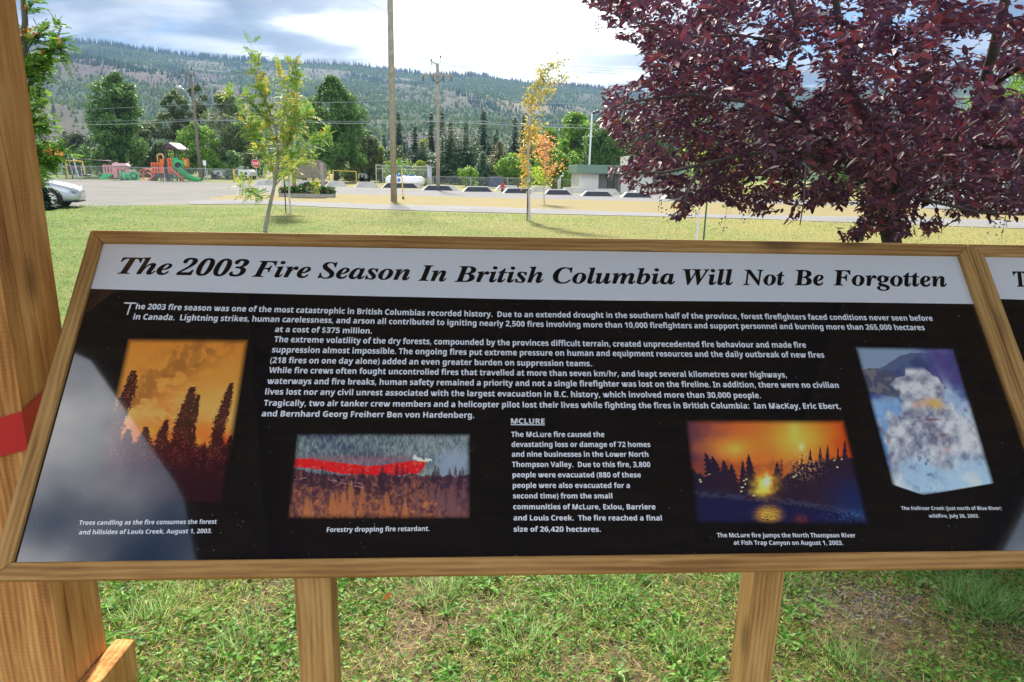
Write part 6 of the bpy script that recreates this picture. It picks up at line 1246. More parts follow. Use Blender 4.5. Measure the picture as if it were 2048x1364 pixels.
MB().bx(-2.6, 3.4, 0, 5, 0, 2.2).build('wall', WHITEP, wv); MB().add([(-2.9, -.3, 2.2), (3.7, -.3, 2.2), (3.7, 2.5, 3.2), (-2.9, 2.5, 3.2), (3.7, 5.3, 2.2), (-2.9, 5.3, 2.2)], [(0, 1, 2, 3), (3, 2, 4, 5), (0, 3, 5), (1, 4, 2), (0, 5, 4, 1)]).build('roof', paint('red_roof', (.40, .09, .06), .7), wv)
for x in (-1.4, .6, 2.2): MB().bx(x, x + .8, -.03, 0, .9, 1.7).build('window', GLASS, wv)
def house(label, x0, x1, ytop, yb, Y, wallm, roofm, dep=6, hip=.9):
    a = aty(x0, yb, Y); c = aty(x1, yb, Y); w = c[0] - a[0]; hz = aty(x0, ytop, Y)[2]; r = thing('house', label, 'house', (a[0], Y, 0)); hw = max(hz - hip, 1.2)
    MB().bx(0, w, 0, dep, 0, hw).build('wall', wallm, r); MB().add([(-.3, -.3, hw), (w + .3, -.3, hw), (w + .3, dep + .3, hw), (-.3, dep + .3, hw), (w * .25, dep / 2, hz), (w * .75, dep / 2, hz)], [(0, 1, 5, 4), (1, 2, 5), (2, 3, 4, 5), (3, 0, 4), (3, 2, 1, 0)]).build('roof', roofm, r)
    n = max(1, int(w / 2.2))
    for i in range(n): MB().bx((i + .35) * w / n, (i + .7) * w / n, -.03, 0, hw * .4, hw * .8).build('window', GLASS, r)
    return r
PALER = paint('pale_roof', (.60, .62, .66), .5, .06, 1)
house('pale low house with a shiny roof behind the swings', 92, 126, 318, 352, 96, WHITEP, PALER)
house('white low house behind the fence left of the play tower', 296, 332, 334, 352, 92, WHITEP, PALER, hip=.5)
def camper(label, x0, x1, yt, Y):
    a = aty(x0, 350, Y); c = aty(x1, 350, Y); w = c[0] - a[0]; h = aty(x0, yt, Y)[2]; r = thing('camper_trailer', label, 'trailer', (a[0], Y, 0))
    MB().prism([(0, .45), (w * .97, .45), (w, .9), (w * .93, h - .1), (w * .88, h), (w * .08, h), (0, h - .25)], 0, 2.1).build('body', WHITEP, r, bevel=.02)
    for i in range(2): MB().bx(w * (.18 + .4 * i), w * (.38 + .4 * i), -.02, 0, h * .5, h * .78).build('window', GLASS, r)
    for i in (0.35, .5): MB().lathe([(.3, 0), (.3, .2)], 14, (w * i, .2, .3), Matrix.Rotation(R_(90), 3, 'X')).build('wheel', DARKM, r)
    return r
camper('white camper trailer behind the fence left of the stop sign', 476, 500, 339, 84); camper('white camper trailer half hidden between pole and yellow post', 416, 446, 340, 86)
camper('white trailer behind the yellow goal frame', 716, 734, 346, 88); camper('pale trailer behind the small white sign', 449, 465, 343, 88)
# ================================================================== PLAYGROUND
ORG = paint('orange_plastic', (.72, .13, .03), .4, .08, 1); GRP = paint('green_plastic', (.03, .42, .12), .35, .08, 1); MAR = paint('maroon_metal', (.075, .035, .045), .45); YPL = paint('yellow_plastic', (.65, .42, .10), .5); PNK = paint('faded_pink', (.62, .26, .24), .6, .12, 1.5); PNL = paint('pale_pink_roof', (.70, .46, .46), .6, .1, 1.5); BLK_ = paint('black_plastic', (.025, .025, .03), .5)
pc_ = ground(352, 361.5); az_ = math.atan2(pc_[0], pc_[1]); kk = depth(pc_) / FPX
pt = thing('play_tower', 'orange and green play tower with a dark gabled roof and green slide', 'playground', pc_, -az_ * .55)
u = lambda px: (px - 352) * kk * 1.0
zz = lambda py: (361.5 - py) * kk
for (x, yy) in ((341, -.7), (352, .6), (363, -.7), (374, .6)): MB().box((u(x), yy, zz(298) / 2), (.13, .13, zz(298))).build('post', MAR, pt)
zr0, zr1 = zz(299.5), zz(288.5)
MB().add([(u(338), -1.0, zr0), (u(347), -1.0, zr1), (u(347), -.9, zr1 - .12), (u(339.5), -.9, zr0 - .12), (u(338) + .5, 1.2, zr0), (u(347) + .7, 1.2, zr1), (u(347) + .7, 1.2, zr1 - .12), (u(339) + .5, 1.2, zr0 - .12)], [(0, 1, 2, 3), (4, 5, 6, 7), (0, 1, 5, 4), (3, 2, 6, 7), (0, 3, 7, 4), (1, 2, 6, 5)]).build('roof', MAR, pt)
MB().add([(u(350), -1.0, zr1), (u(366), -1.0, zr0 - .02), (u(376), 1.2, zr0 - .02), (u(361), 1.2, zr1), (u(350), -1.0, zr1 - .1), (u(366), -1.0, zr0 - .12), (u(376), 1.2, zr0 - .12), (u(361), 1.2, zr1 - .1)], [(0, 1, 2, 3), (7, 6, 5, 4), (0, 4, 5, 1), (1, 5, 6, 2), (2, 6, 7, 3), (3, 7, 4, 0)]).build('roof_panel', paint('roof_light', (.52, .44, .42), .5), pt)
MB().prism([(u(339.5), zr0 - .1), (u(347.5), zr1 - .05), (u(364), zr0 - .1), (u(358), zr0 - .1), (u(347.5), zr1 - .45), (u(345), zr0 - .1)], -1.0, -.9).build('gable', MAR, pt)
MB().bx(u(340), u(375), -.75, .7, zz(337) - .08, zz(337)).build('deck', MAR, pt)
def panel(x0, x1, y0, y1, yy, m, slots=0, rz=0):
    W = u(x1) - u(x0); h = zz(y0) - zz(y1); n = slots * 2 + 1; o = MB(); cx = (u(x0) + u(x1)) / 2
    if slots:
        for i in range(0, n, 2): o.box((u(x0) + W * (i + .5) / n, yy, (zz(y0) + zz(y1)) / 2), (W / n * 1.15, .06, h))
        for zf in (zz(y0) - .06, zz(y1) + .06, (zz(y0) + zz(y1)) / 2): o.box((cx, yy + .002, zf), (W, .05, .12))
    else: o.box((cx, yy, (zz(y0) + zz(y1)) / 2), (W, .06, h))
    return o.build('panel', m, pt, bevel=.008)
panel(314, 336, 327, 347, -1.05, ORG, 4); panel(330, 336, 320, 347, -1.0, ORG); panel(343, 351.5, 318, 336, -.78, ORG, 1); panel(342.5, 349, 334, 348, -.85, ORG, 1); panel(365, 377, 318, 335, .55, ORG, 1); panel(368, 373, 320, 333, .52, YPL)
MB().tube([(u(325), -.6, zz(328)), (u(325), -.6, zz(314)), (u(327), -.6, zz(311.5)), (u(333), -.6, zz(311)), (u(335.5), -.6, zz(314)), (u(335.5), -.6, zz(330))], .07, 8).build('arch_rail', YPL, pt, smooth=True)
for x in (315, 329, 333, 339, 344, 348): MB().box((u(x), -.95 if x < 340 else -.7, zz(345) / 2 + .3), (.11, .11, zz(345) + .6)).build('post', MAR, pt)
MB().lathe([(.48, 0), (.52, .1), (.48, .7)], 18, (u(362), -.95, zz(330)), Matrix.Rotation(R_(-90), 3, 'X')).build('slide_hood', GRP, pt, smooth=True)
MB().box((u(358), -.70, zz(328)), (u(367) - u(352), .06, 1.1)).build('hood_panel', GRP, pt, bevel=.01); MB().lathe([(.30, 0), (.30, .1)], 14, (u(362.5), -.98, zz(331)), Matrix.Rotation(R_(90), 3, 'X')).build('hood_opening', BLK_, pt)
# slide chute
S = [(u(360), -1.0, zz(338)), (u(369), -1.5, zz(345)), (u(380), -2.0, zz(353)), (u(390), -2.4, zz(359)), (u(402), -2.6, zz(360.5))]
vs = []; fs = []
for (x, y, z) in S:
    for (du, dz_) in ((-.42, .28), (-.34, .30), (-.30, .06), (.30, .06), (.34, .30), (.42, .28), (.38, -.04), (-.38, -.04)): vs.append((x + du * .8, y - du * 1.1, z + dz_))
for i in range(len(S) - 1):
    for j in range(8): fs.append((i * 8 + j, i * 8 + (j + 1) % 8, (i + 1) * 8 + (j + 1) % 8, (i + 1) * 8 + j))
MB().add(vs, fs).build('slide', GRP, pt, smooth=False)
for dy in (0, .5): MB().tube([(u(350), -1.1 - dy, zz(338)), (u(358), -1.3 - dy, zz(344)), (u(367), -1.5 - dy, zz(353)), (u(373), -1.6 - dy, zz(361))], .06, 6).build('handrail', ORG, pt, smooth=True)
MB().add([(u(309), -1.1, 0), (u(320), -1.1, 0), (u(327), -1.0, zz(347)), (u(318), -1.0, zz(347)), (u(309), -.4, 0), (u(320), -.4, 0), (u(327), -.4, zz(347)), (u(318), -.4, zz(347))], [(0, 1, 2, 3), (7, 6, 5, 4), (0, 4, 5, 1), (1, 5, 6, 2), (2, 6, 7, 3), (3, 7, 4, 0)]).build('climbing_ramp', BLK_, pt)
for k_ in range(4): MB().box((u(353) + k_ * .5, -1.1, zz(357) + .0 + k_ * .15), (.55, .5, .07)).build('step', GRP, pt)
for (cx, cz, rr) in ((303, 351, .62), (309, 349, .5), (306, 355, .4)):
    MB().tube([(u(cx) + rr * math.cos(a), -1.2 + .2 * math.sin(a), zz(cz) + rr * math.sin(a)) for a in np.linspace(0, 2 * math.pi, 15)], .045, 6, False).build('hoop', ORG, pt, smooth=True)
# pink train playhouse
pc2 = ground(240, 360); kk = depth(pc2) / FPX; tr_ = thing('play_train', 'faded pink train-shaped playhouse with green barrel and slide', 'playground', pc2, .35)
u = lambda px: (px - 240) * kk; zz = lambda py: (360 - py) * kk
def bxp(name, x0, x1, y0, y1, d0, d1, m): return MB().bx(u(x0), u(x1), d0, d1, zz(y1), zz(y0)).build(name, m, tr_, bevel=.02)
bxp('cab_wall', 232, 240, 332, 357, -.8, -.7, PNK); 
for x in (215, 220, 225.5, 229.5): bxp('slat', x, x + 2.6, 333, 348, -.75, -.65, PNK)
bxp('rail', 214, 232, 331, 333.5, -.76, -.62, PNK); bxp('rail', 214, 232, 346, 348, -.76, -.62, PNK)
for (x0, x1) in ((242, 246), (253, 260)): bxp('cab_post', x0, x1, 336, 357, -.8, -.7, PNK)
bxp('lintel', 240, 260, 334, 339, -.8, -.7, PNK)
MB().prism([(u(231), zz(333)), (u(233), zz(327.5)), (u(256), zz(327.5)), (u(260), zz(333))], -.95, .9).build('roof', PNL, tr_, bevel=.02); bxp('chimney', 234, 238, 325.5, 328, -.3, .3, PNK)
MB().lathe([(.55, 0), (.60, .05)] + [(.60 - .05 * (i % 2), .1 + i * .13) for i in range(9)] + [(.60, 1.4)], 18, (u(243), -.3, zz(351.5)), Matrix.Rotation(R_(90), 3, 'Y')).build('barrel', GRP, tr_, smooth=False)
bxp('front_panel', 261, 273, 340, 359, -.75, -.62, PNK); MB().lathe([(.5, 0), (.5, .08)], 20, (u(268), -.76, zz(352)), Matrix.Rotation(R_(90), 3, 'X')).build('ring', GRP, tr_); MB().lathe([(.34, 0), (.34, .09)], 20, (u(268), -.77, zz(352)), Matrix.Rotation(R_(90), 3, 'X')).build('ring_centre', BLK_, tr_)
MB().add([(u(209), -1.2, 0.05), (u(217), -1.2, .05), (u(231), -.7, zz(350)), (u(215), -.7, zz(348)), (u(209), -1.2, .2), (u(217), -1.2, .2), (u(231), -.7, zz(348)), (u(215), -.7, zz(346))], [(0, 1, 2, 3), (7, 6, 5, 4), (0, 4, 5, 1), (1, 5, 6, 2), (2, 6, 7, 3), (3, 7, 4, 0)]).build('slide', GRP, tr_)
bxp('floor', 228, 262, 355, 358, -.8, .7, MAR); bxp('wheel_guard', 206, 210, 350, 359, -.6, -.4, BLK_)
# swings and climbing frames
pc3 = ground(130, 358); kk = depth(pc3) / FPX
u = lambda px: (px - 130) * kk; zz = lambda py: (358 - py) * kk
sw = thing('swing_set', 'tall dark arched swing frame with a slanting steel leg at the far left', 'swings', pc3)
MB().tube([(u(127), 0, zz(310.5)), (u(145), 0, zz(310.5)), (u(149), 0, zz(312)), (u(152), 0, zz(316)), (u(163), -.6, zz(342)), (u(173), -1, 0)], .06, 8).build('frame', GALV, sw, smooth=True)
MB().tube([(u(141.5), 0, zz(311)), (u(141), .5, 0)], .05, 6).build('leg', GALV, sw)
sf = thing('climbing_frame', 'long dark arched frame with a low bar behind the wire fence', 'climbing frame', pc3)
MB().tube([(u(131), .2, -.02), (u(128), .2, zz(327)), (u(129), .2, zz(321)), (u(134), .2, zz(319)), (u(208), 1.5, zz(321)), (u(212), 1.5, zz(325)), (u(214), 1.8, zz(345))], .055, 8).build('frame', MAR, sf, smooth=True)
MB().tube([(u(141), .4, 0), (u(138), .4, zz(326)), (u(136), .4, zz(321)), (u(132), .4, zz(319.5))], .055, 8).build('leg', MAR, sf, smooth=True)
MB().tube([(u(208), 1.5, zz(356)), (u(207), 1.5, zz(328)), (u(210), 1.5, zz(322))], .05, 8).build('leg', MAR, sf, smooth=True)
yf = thing('tyre_swing', 'yellow square frame with a tyre swing hanging in front', 'swings', pc3)
MB().tube([(u(141.5), -.3, 0), (u(139), -.3, zz(322))], .07, 8).build('upright', YPL, yf); MB().tube([(u(175.5), -.3, zz(350)), (u(173), -.3, zz(323))], .07, 8).build('upright', YPL, yf); MB().tube([(u(139), -.3, zz(322)), (u(173), -.3, zz(323))], .05, 8).build('crossbar', YPL, yf)
a_ = [(u(175) + .42 * math.cos(a), -.3 + .42 * math.sin(a), zz(350)) for a in np.linspace(0, 2 * math.pi, 17)]; MB().tube(a_, .10, 8, False).build('tyre_seat', BLK_, yf, smooth=True)
for s_ in (-.35, .35): MB().tube([(u(175) + s_, -.3, zz(350)), (u(173), -.3, zz(324))], .012, 4).build('chain', GALV, yf)
dg = thing('spring_rider', 'small dark red spring toy behind the fence beside the swings', 'playground', ground(151, 357.5)); kk2 = kk
MB().box((0, 0, 1.12), (.62, .3, .30)).build('body', paint('dull_red', (.30, .08, .08), .6), dg, bevel=.06)
for s_ in (-.2, .1, .3): MB().tube([(s_ * .6, 0, 1.0), (s_ * 1.8, 0, 0)], .03, 5).build('leg', GALV, dg)
s3 = thing('swing_set', 'pale A-shaped swing frame behind the stop sign', 'swings', ground(533, 366.5)); k3 = depth(s3.location) / FPX
for (a, c) in ((-3, -1), (3, 1)): MB().tube([(a * k3 * 3, 0, 0), (c * k3 * 1.5, 0, 36 * k3)], .045, 6).build('leg', GALV, s3)
MB().tube([(-1.5 * k3, 0, 36 * k3), (14 * k3, 0, 35 * k3)], .045, 6).build('crossbar', GALV, s3); MB().tube([(14 * k3, 0, 35 * k3), (17 * k3, 0, 0)], .045, 6).build('leg', GALV, s3)
# ================================================================== CAR
CARP = NT('silver_paint'); CARP = CARP.bsdf((.46, .48, .50), .30, metal=.35, spec=.6, coat=.6)
TYRE = paint('tyre_rubber', (.018, .018, .02), .8, .2); RIMM = NT('alloy'); RIMM = RIMM.bsdf((.72, .72, .74), .28, metal=.6)
wc = ground(103, 416.5); wc = np.array([wc[0], wc[1], 0]); car = thing('parked_car', 'silver car with only its nose and front wheel showing behind the post', 'car', wc, R_(21))
# side profile stations: x (nose at +0.88), bottom z, belt z, top z, half width
ST = [(.90, .36, .48, .56, .44), (.86, .26, .50, .66, .58), (.74, .21, .56, .74, .70), (.50, .19, .64, .83, .79), (.15, .19, .72, .91, .84), (-.30, .19, .78, .98, .86), (-.70, .19, .84, 1.04, .87), (-.95, .19, .88, 1.10, .87), (-1.35, .19, .90, 1.34, .87), (-1.75, .19, .91, 1.44, .87), (-2.3, .19, .92, 1.46, .87), (-2.8, .20, .93, 1.40, .87), (-3.2, .24, .94, 1.12, .86), (-3.5, .30, .90, 1.04, .80), (-3.62, .40, .80, .94, .66)]
vs = []; fs = []
for (x, zb_, zm, zt_, w) in ST:
    cab = zt_ > 1.2; wt = w * (.66 if cab else .80); y0 = .82
    prof = [(-w * .9, zb_), (-w, zb_ + .10), (-w * 1.0, (zb_ + zm) / 2 + .05), (-w * .97, zm), (-wt - (.05 if cab else .02), zt_ - (.10 if cab else .035)), (-wt * .8, zt_), (0, zt_ + .02)]
    ring = prof + [(-a, z) for a, z in prof[-2::-1]]
    vs += [(x, y0 + a, z) for a, z in ring]
k_ = len(ring)
for i in range(len(ST) - 1):
    for j in range(k_ - 1): fs.append((i * k_ + j, i * k_ + j + 1, (i + 1) * k_ + j + 1, (i + 1) * k_ + j))
    fs.append((i * k_ + k_ - 1, i * k_, (i + 1) * k_, (i + 1) * k_ + k_ - 1))
fs.append(tuple(range(k_))); fs.append(tuple((len(ST) - 1) * k_ + j for j in range(k_)))
o = MB().add(vs, fs).build('body', CARP, car, smooth=True); sb = o.modifiers.new('s', 'SUBSURF'); sb.levels = 2; sb.render_levels = 2
LENS = NT('lamp_lens').bsdf((.42, .44, .46), .12, spec=.8)
RX = Matrix.Rotation(R_(90), 3, 'X')
for (x, yy, s_) in ((0, -.02, 1), (-2.62, -.02, 1), (0, 1.66, -1), (-2.62, 1.66, -1)):
    MB().lathe([(.385, 0), (.385, .09)], 28, (x, yy + .05 * s_, .335), RX).build('wheel_arch', BLK_, car)
    w_ = MB().lathe([(.20, -.11), (.30, -.12), (.325, -.08), (.33, 0), (.325, .08), (.30, .12), (.20, .11)], 28, (x, yy - .02 * s_, .33), RX).build('wheel', TYRE, car, smooth=True)
    yo = yy - .145 * s_
    rim = MB(); 
    rim.tube([(x + .222 * math.cos(a), yo, .33 + .222 * math.sin(a)) for a in np.linspace(0, 2 * math.pi, 25)], .016, 6, False)
    for q in range(6):
        a = q * math.pi / 3 + .2
        for da in (-.17, .17): rim.tube([(x + .03 * math.cos(a), yo, .33 + .03 * math.sin(a)), (x + .215 * math.cos(a + da), yo, .33 + .215 * math.sin(a + da))], [.026, .018], 5)
    rim.lathe([(.055, 0), (.05, .02)], 12, (x, yo + .01, .33), RX); rim.build('rim', RIMM, car, smooth=False)
MB().lathe([(.02, 0), (.11, .03), (.13, .08), (.10, .12)], 12, (.66, .19, .62), Matrix.Rotation(R_(80), 3, 'Y') @ Matrix.Scale(1.5, 3, Vector((0, 1, 0)))).build('headlight', LENS, car, smooth=True)
MB().lathe([(.02, 0), (.11, .03), (.13, .08), (.10, .12)], 12, (.66, 1.45, .62), Matrix.Rotation(R_(80), 3, 'Y') @ Matrix.Scale(1.5, 3, Vector((0, 1, 0)))).build('headlight', LENS, car, smooth=True)
MB().add([(-1.0, -.012, .98), (-2.9, -.012, .98), (-2.55, .12, 1.34), (-1.5, .12, 1.32)], [(0, 1, 2, 3)]).build('side_window', GLASS, car)
MB().box((.62, .82, .225), (.40, 1.35, .05)).build('lower_trim', BLK_, car, bevel=.01)
# ================================================================== NEAR SAPLINGS
def wpx(pts, Y, jit=0.0, rg=None):
    out = []
    for i, p in enumerate(pts):
        dy = p[2] if len(p) > 2 else 0
        out.append(aty(p[0], p[1], Y + dy))
    return out
def compound_leaves(lines, n, rl, nl, leaflet, rg, pal, spread=.1, droop=.25, base_t=(.15, 1.0), up=.2):
    """feathery leaves of paired leaflets set along branch lines"""
    P = []; D = []; Nn = []; C_ = []; lens = np.array([sum(np.linalg.norm(b - a) for a, b in zip(l[:-1], l[1:])) for l in lines]); pr = lens / lens.sum()
    for i in range(n):
        l = lines[rg.choice(len(lines), p=pr)]; t = rg.uniform(*base_t) * (len(l) - 1); k = min(int(t), len(l) - 2); f = t - k; o = l[k] * (1 - f) + l[k + 1] * f + rg.normal(0, spread * .3, 3)
        ax = l[k + 1] - l[k]; ax = ax / (np.linalg.norm(ax) + 1e-9); d = ax * .5 + rg.normal(0, .8, 3) + [0, 0, up]; d /= np.linalg.norm(d); side = np.cross(d, [0, 0, 1.0]); side /= (np.linalg.norm(side) + 1e-6)
        c = pal[rg.integers(len(pal))] * rg.uniform(.75, 1.25); L_ = rl * rg.uniform(.6, 1.15)
        for q in range(nl):
            s = (q + 1) / nl; p = o + d * L_ * s + np.array([0, 0, -droop * L_ * s * s])
            for sg in ((-1, 1) if q < nl - 1 else (0,)):
                P.append(p); D.append(side * sg * 1.0 + d * (.45 if sg else 1) + [0, 0, -.25]); Nn.append(np.cross(side, d) + rg.normal(0, .25, 3)); C_.append(c * rg.uniform(.85, 1.15))
    return np.array(P), np.array(D), np.array(Nn), np.array(C_)
def branches(mb, root, lines, r0, r1, seg=6):
    for l in lines:
        n = len(l); mb.tube([tuple(p - np.array(root.location)) for p in l], [r0 + (r1 - r0) * i / (n - 1) for i in range(n)], seg, False)
# feathery young tree, left of centre
Y = 17.6; rg = np.random.default_rng(8); b = ground(530, 463); Y = b[1]
t1 = thing('young_tree', 'feathery young tree with a crooked grey trunk growing from the lawn behind the sign', 'tree', (b[0], b[1], 0))
trunk = wpx([(530, 463), (534, 440), (540, 410), (547, 380), (552, 355), (555, 320), (556, 290), (552, 262), (545, 235)], Y)
LB = [wpx(q, Y) for q in (
 [(545, 235), (532, 205), (520, 175), (512, 145, .2), (507, 115, .3), (500, 82, .3)], [(556, 290), (540, 255), (522, 225), (505, 205), (482, 190, -.4), (452, 185, -.6)],
 [(552, 262), (560, 225), (566, 190, .3), (563, 160, .4), (556, 130, .5)], [(555, 310), (575, 270), (592, 235, .4), (594, 190, .6), (592, 150, .7), (586, 120, .8)],
 [(553, 345), (575, 322), (600, 300, -.3), (628, 285, -.5), (655, 268, -.7)], [(552, 355), (540, 320), (520, 290, -.4), (500, 262, -.5), (478, 240, -.6)],
 [(547, 375), (562, 358), (580, 343, .3), (605, 330, .4), (628, 312, .5)], [(549, 372), (546, 345), (536, 322, .3), (522, 305, .4), (508, 296, .4)],
 [(545, 390), (530, 397), (510, 388, -.4), (492, 375, -.6), (478, 365, -.7)], [(556, 300), (562, 262), (572, 225, -.5), (580, 196, -.6)], [(545, 240), (528, 232), (505, 228), (490, 222, .4)],
 [(554, 330), (566, 296), (582, 262, -.3), (602, 240, -.4), (622, 228, -.4)], [(520, 175), (512, 165), (502, 150, -.2)], [(532, 205), (536, 175), (538, 150, .2)],
 [(556, 300), (545, 280), (530, 262, .3), (512, 245, .5), (492, 240, .5)], [(540, 255), (540, 220), (530, 195, -.3), (522, 178, -.3)])]
mb = MB(); branches(mb, t1, [trunk], .052, .022, 9); branches(mb, t1, LB, .016, .004); mb.build('trunk', PALEBARK, t1, smooth=True)
PALY = [lin((146, 160, 62)), lin((124, 150, 62)), lin((164, 168, 72)), lin((110, 144, 60)), lin((184, 172, 76))]; PALG = [lin((112, 150, 70)), lin((130, 164, 76)), lin((98, 136, 64))]
P, D, Nn, C_ = compound_leaves(LB, 450, .32, 7, .05, rg, PALY, .10)
P2, D2, N2, C2 = compound_leaves([LB[0], LB[1], LB[3], LB[4], LB[8], LB[5], LB[11]], 150, .38, 9, .06, rg, PALG, .12, base_t=(.2, 1.0))
P = np.vstack([P, P2]) - np.array(t1.location); D = np.vstack([D, D2]); Nn = np.vstack([Nn, N2]); C_ = np.vstack([C_, C2])
scatter('foliage', LEAF6, P, D, Nn, .075 * rg.uniform(.7, 1.3, len(P)), .030, C_, LEAF, t1)
# second sapling with whitened trunk and black stake
b = ground(581, 426); Y = b[1]; t2 = thing('young_tree', 'slender pale-trunked young tree tied to a black stake behind the feathery tree', 'tree', (b[0], b[1], 0))
tr2 = wpx([(582, 427), (579, 400), (578, 360), (577, 320), (579, 270), (583, 220), (586, 180)], Y); L2 = [wpx(q, Y) for q in ([(577, 320), (565, 300), (552, 285, .3)], [(578, 290), (592, 270), (608, 258, .3)], [(579, 270), (566, 245), (560, 225, .2)], [(580, 250), (596, 228), (610, 210, -.2)], [(583, 220), (574, 200), (570, 180)], [(578, 345), (592, 330), (606, 322, .3)], [(577, 335), (562, 325), (550, 318, -.2)], [(586, 180), (584, 160), (588, 140)])]
mb = MB(); branches(mb, t2, [tr2], .040, .012, 8); branches(mb, t2, L2, .012, .004); mb.build('trunk', paint('pale_trunk', (.50, .47, .44), .8, .2, 8), t2, smooth=True)
P, D, Nn, C_ = compound_leaves(L2 + [tr2[3:]], 420, .30, 6, .06, rg, PALY, .35, base_t=(0, 1)); scatter('foliage', DIAMOND, P - np.array(t2.location), D, Nn, .10, .045, C_, LEAF, t2)
o = MB().tube([(0, 0, 0), (0, 0, aty(570, 353, b[1])[2])], .022, 6).build('stake', DARKM, None); q = aty(572, 426, b[1]); o.location = (q[0], q[1], 0); tag(o, 'thin black stake beside the slender pale trunk', 'stake')
# yellow sapling right of centre + stake
def leafy(root, lines, n, pal, rg, size, spread, name='foliage', tmpl=LEAF6):
    lens = np.array([sum(np.linalg.norm(b_ - a) for a, b_ in zip(l[:-1], l[1:])) for l in lines]); pr = lens / lens.sum(); P = []
    for i in range(n):
        l = lines[rg.choice(len(lines), p=pr)]; t = rg.uniform(.05, 1.0) * (len(l) - 1); k = min(int(t), len(l) - 2); f = t - k; P.append(l[k] * (1 - f) + l[k + 1] * f + rg.normal(0, spread, 3))
    P = np.array(P) - np.array(root.location); zz_ = (P[:, 2] - P[:, 2].min()) / (np.ptp(P[:, 2]) + 1e-6)
    c = pal(zz_, n, rg) if callable(pal) else palette(pal, n, rg) * rg.uniform(.75, 1.25, (n, 1))
    scatter(name, tmpl, P, rnd(n, rg) * [1, 1, .6] + [0, 0, -.5], rnd(n, rg) + [0, -.3, .8], size * rg.uniform(.7, 1.3, n), size * .62, c, LEAF, root)
b = ground(1058, 442); Y = b[1]; t3 = thing('young_tree', 'tall thin young tree with yellow autumn leaves leaning right at the top', 'tree', (b[0], b[1], 0))
tr3 = wpx([(1059, 443), (1058, 400), (1057, 350), (1056, 300), (1058, 250), (1062, 210), (1068, 180), (1078, 160), (1092, 140), (1112, 126), (1130, 118)], Y)
L3 = [wpx(q, Y) for q in ([(1056, 320), (1048, 300), (1047, 280, .2)], [(1056, 340), (1050, 330), (1049, 345, .2)], [(1057, 270), (1072, 255), (1084, 245, .2)], [(1060, 230), (1068, 215), (1080, 205)], [(1064, 200), (1076, 196), (1092, 190)], [(1066, 190), (1085, 180), (1108, 178, .2)], [(1080, 160), (1082, 145), (1082, 132)], [(1078, 160), (1096, 158), (1120, 158, -.2), (1136, 150, -.2)], [(1092, 140), (1102, 132), (1100, 124)], [(1062, 215), (1056, 200), (1055, 185)], [(1057, 290), (1068, 270), (1078, 258)], [(1056, 310), (1046, 318), (1048, 340)], [(1057, 350), (1050, 360), (1048, 375)], [(1058, 245), (1052, 262), (1050, 282)])]
mb = MB(); branches(mb, t3, [tr3], .042, .008, 8); branches(mb, t3, L3, .010, .003); mb.build('trunk', paint('pale_trunk', (.50, .47, .44)), t3, smooth=True)
YP = lambda z_, n_, g_: np.where((g_.uniform(0, 1, n_) < z_ * .9)[:, None], palette([lin((170, 172, 84)), lin((186, 180, 92)), lin((150, 158, 76))], n_, g_), palette([lin((214, 172, 80)), lin((220, 180, 92)), lin((196, 168, 76))], n_, g_)) * g_.uniform(.8, 1.15, (n_, 1))
leafy(t3, L3 + L3 + [tr3[3:]], 1500, YP, rg, .09, .10)
leafy(t3, [wpx([(1060, 372), (1058, 350)], Y)], 60, PALG, rg, .07, .12, 'foliage')
o = MB().tube([(0, 0, 0), (0, 0, aty(1056, 366, b[1])[2])], .020, 6).build('stake', DARKM, None); q = aty(1054, 441, b[1]); o.location = (q[0], q[1], 0); tag(o, 'dark stake beside the trunk of the yellow-leaved sapling', 'stake')
b = ground(1089, 409); Y = b[1]; t4 = thing('young_tree', 'smaller young tree with orange and lime autumn leaves', 'tree', (b[0], b[1], 0))
tr4 = wpx([(1089, 410), (1088, 385), (1088, 350), (1091, 320), (1090, 290), (1088, 270)], Y)
L4 = [wpx(q, Y) for q in ([(1088, 352), (1078, 345), (1068, 350)], [(1088, 350), (1096, 340), (1112, 335, .2), (1124, 328, .2)], [(1091, 320), (1080, 305), (1066, 292, .3)], [(1090, 300), (1098, 292), (1102, 284)], [(1090, 290), (1082, 275), (1076, 268)], [(1088, 355), (1094, 355), (1098, 358)], [(1089, 360), (1086, 362), (1080, 358)])]
mb = MB(); branches(mb, t4, [tr4], .045, .012, 8); branches(mb, t4, L4, .012, .004); mb.build('trunk', paint('pale_trunk', (.50, .47, .44)), t4, smooth=True)
OP = [lin((220, 150, 96)), lin((226, 168, 104)), lin((210, 134, 92)), lin((214, 172, 100))]
leafy(t4, [L4[1], L4[2], L4[3], L4[4], tr4[2:], L4[5]], 560, OP, rg, .12, .18); leafy(t4, [L4[0], L4[6]], 260, [lin((180, 200, 60)), lin((150, 180, 60))], rg, .12, .20)
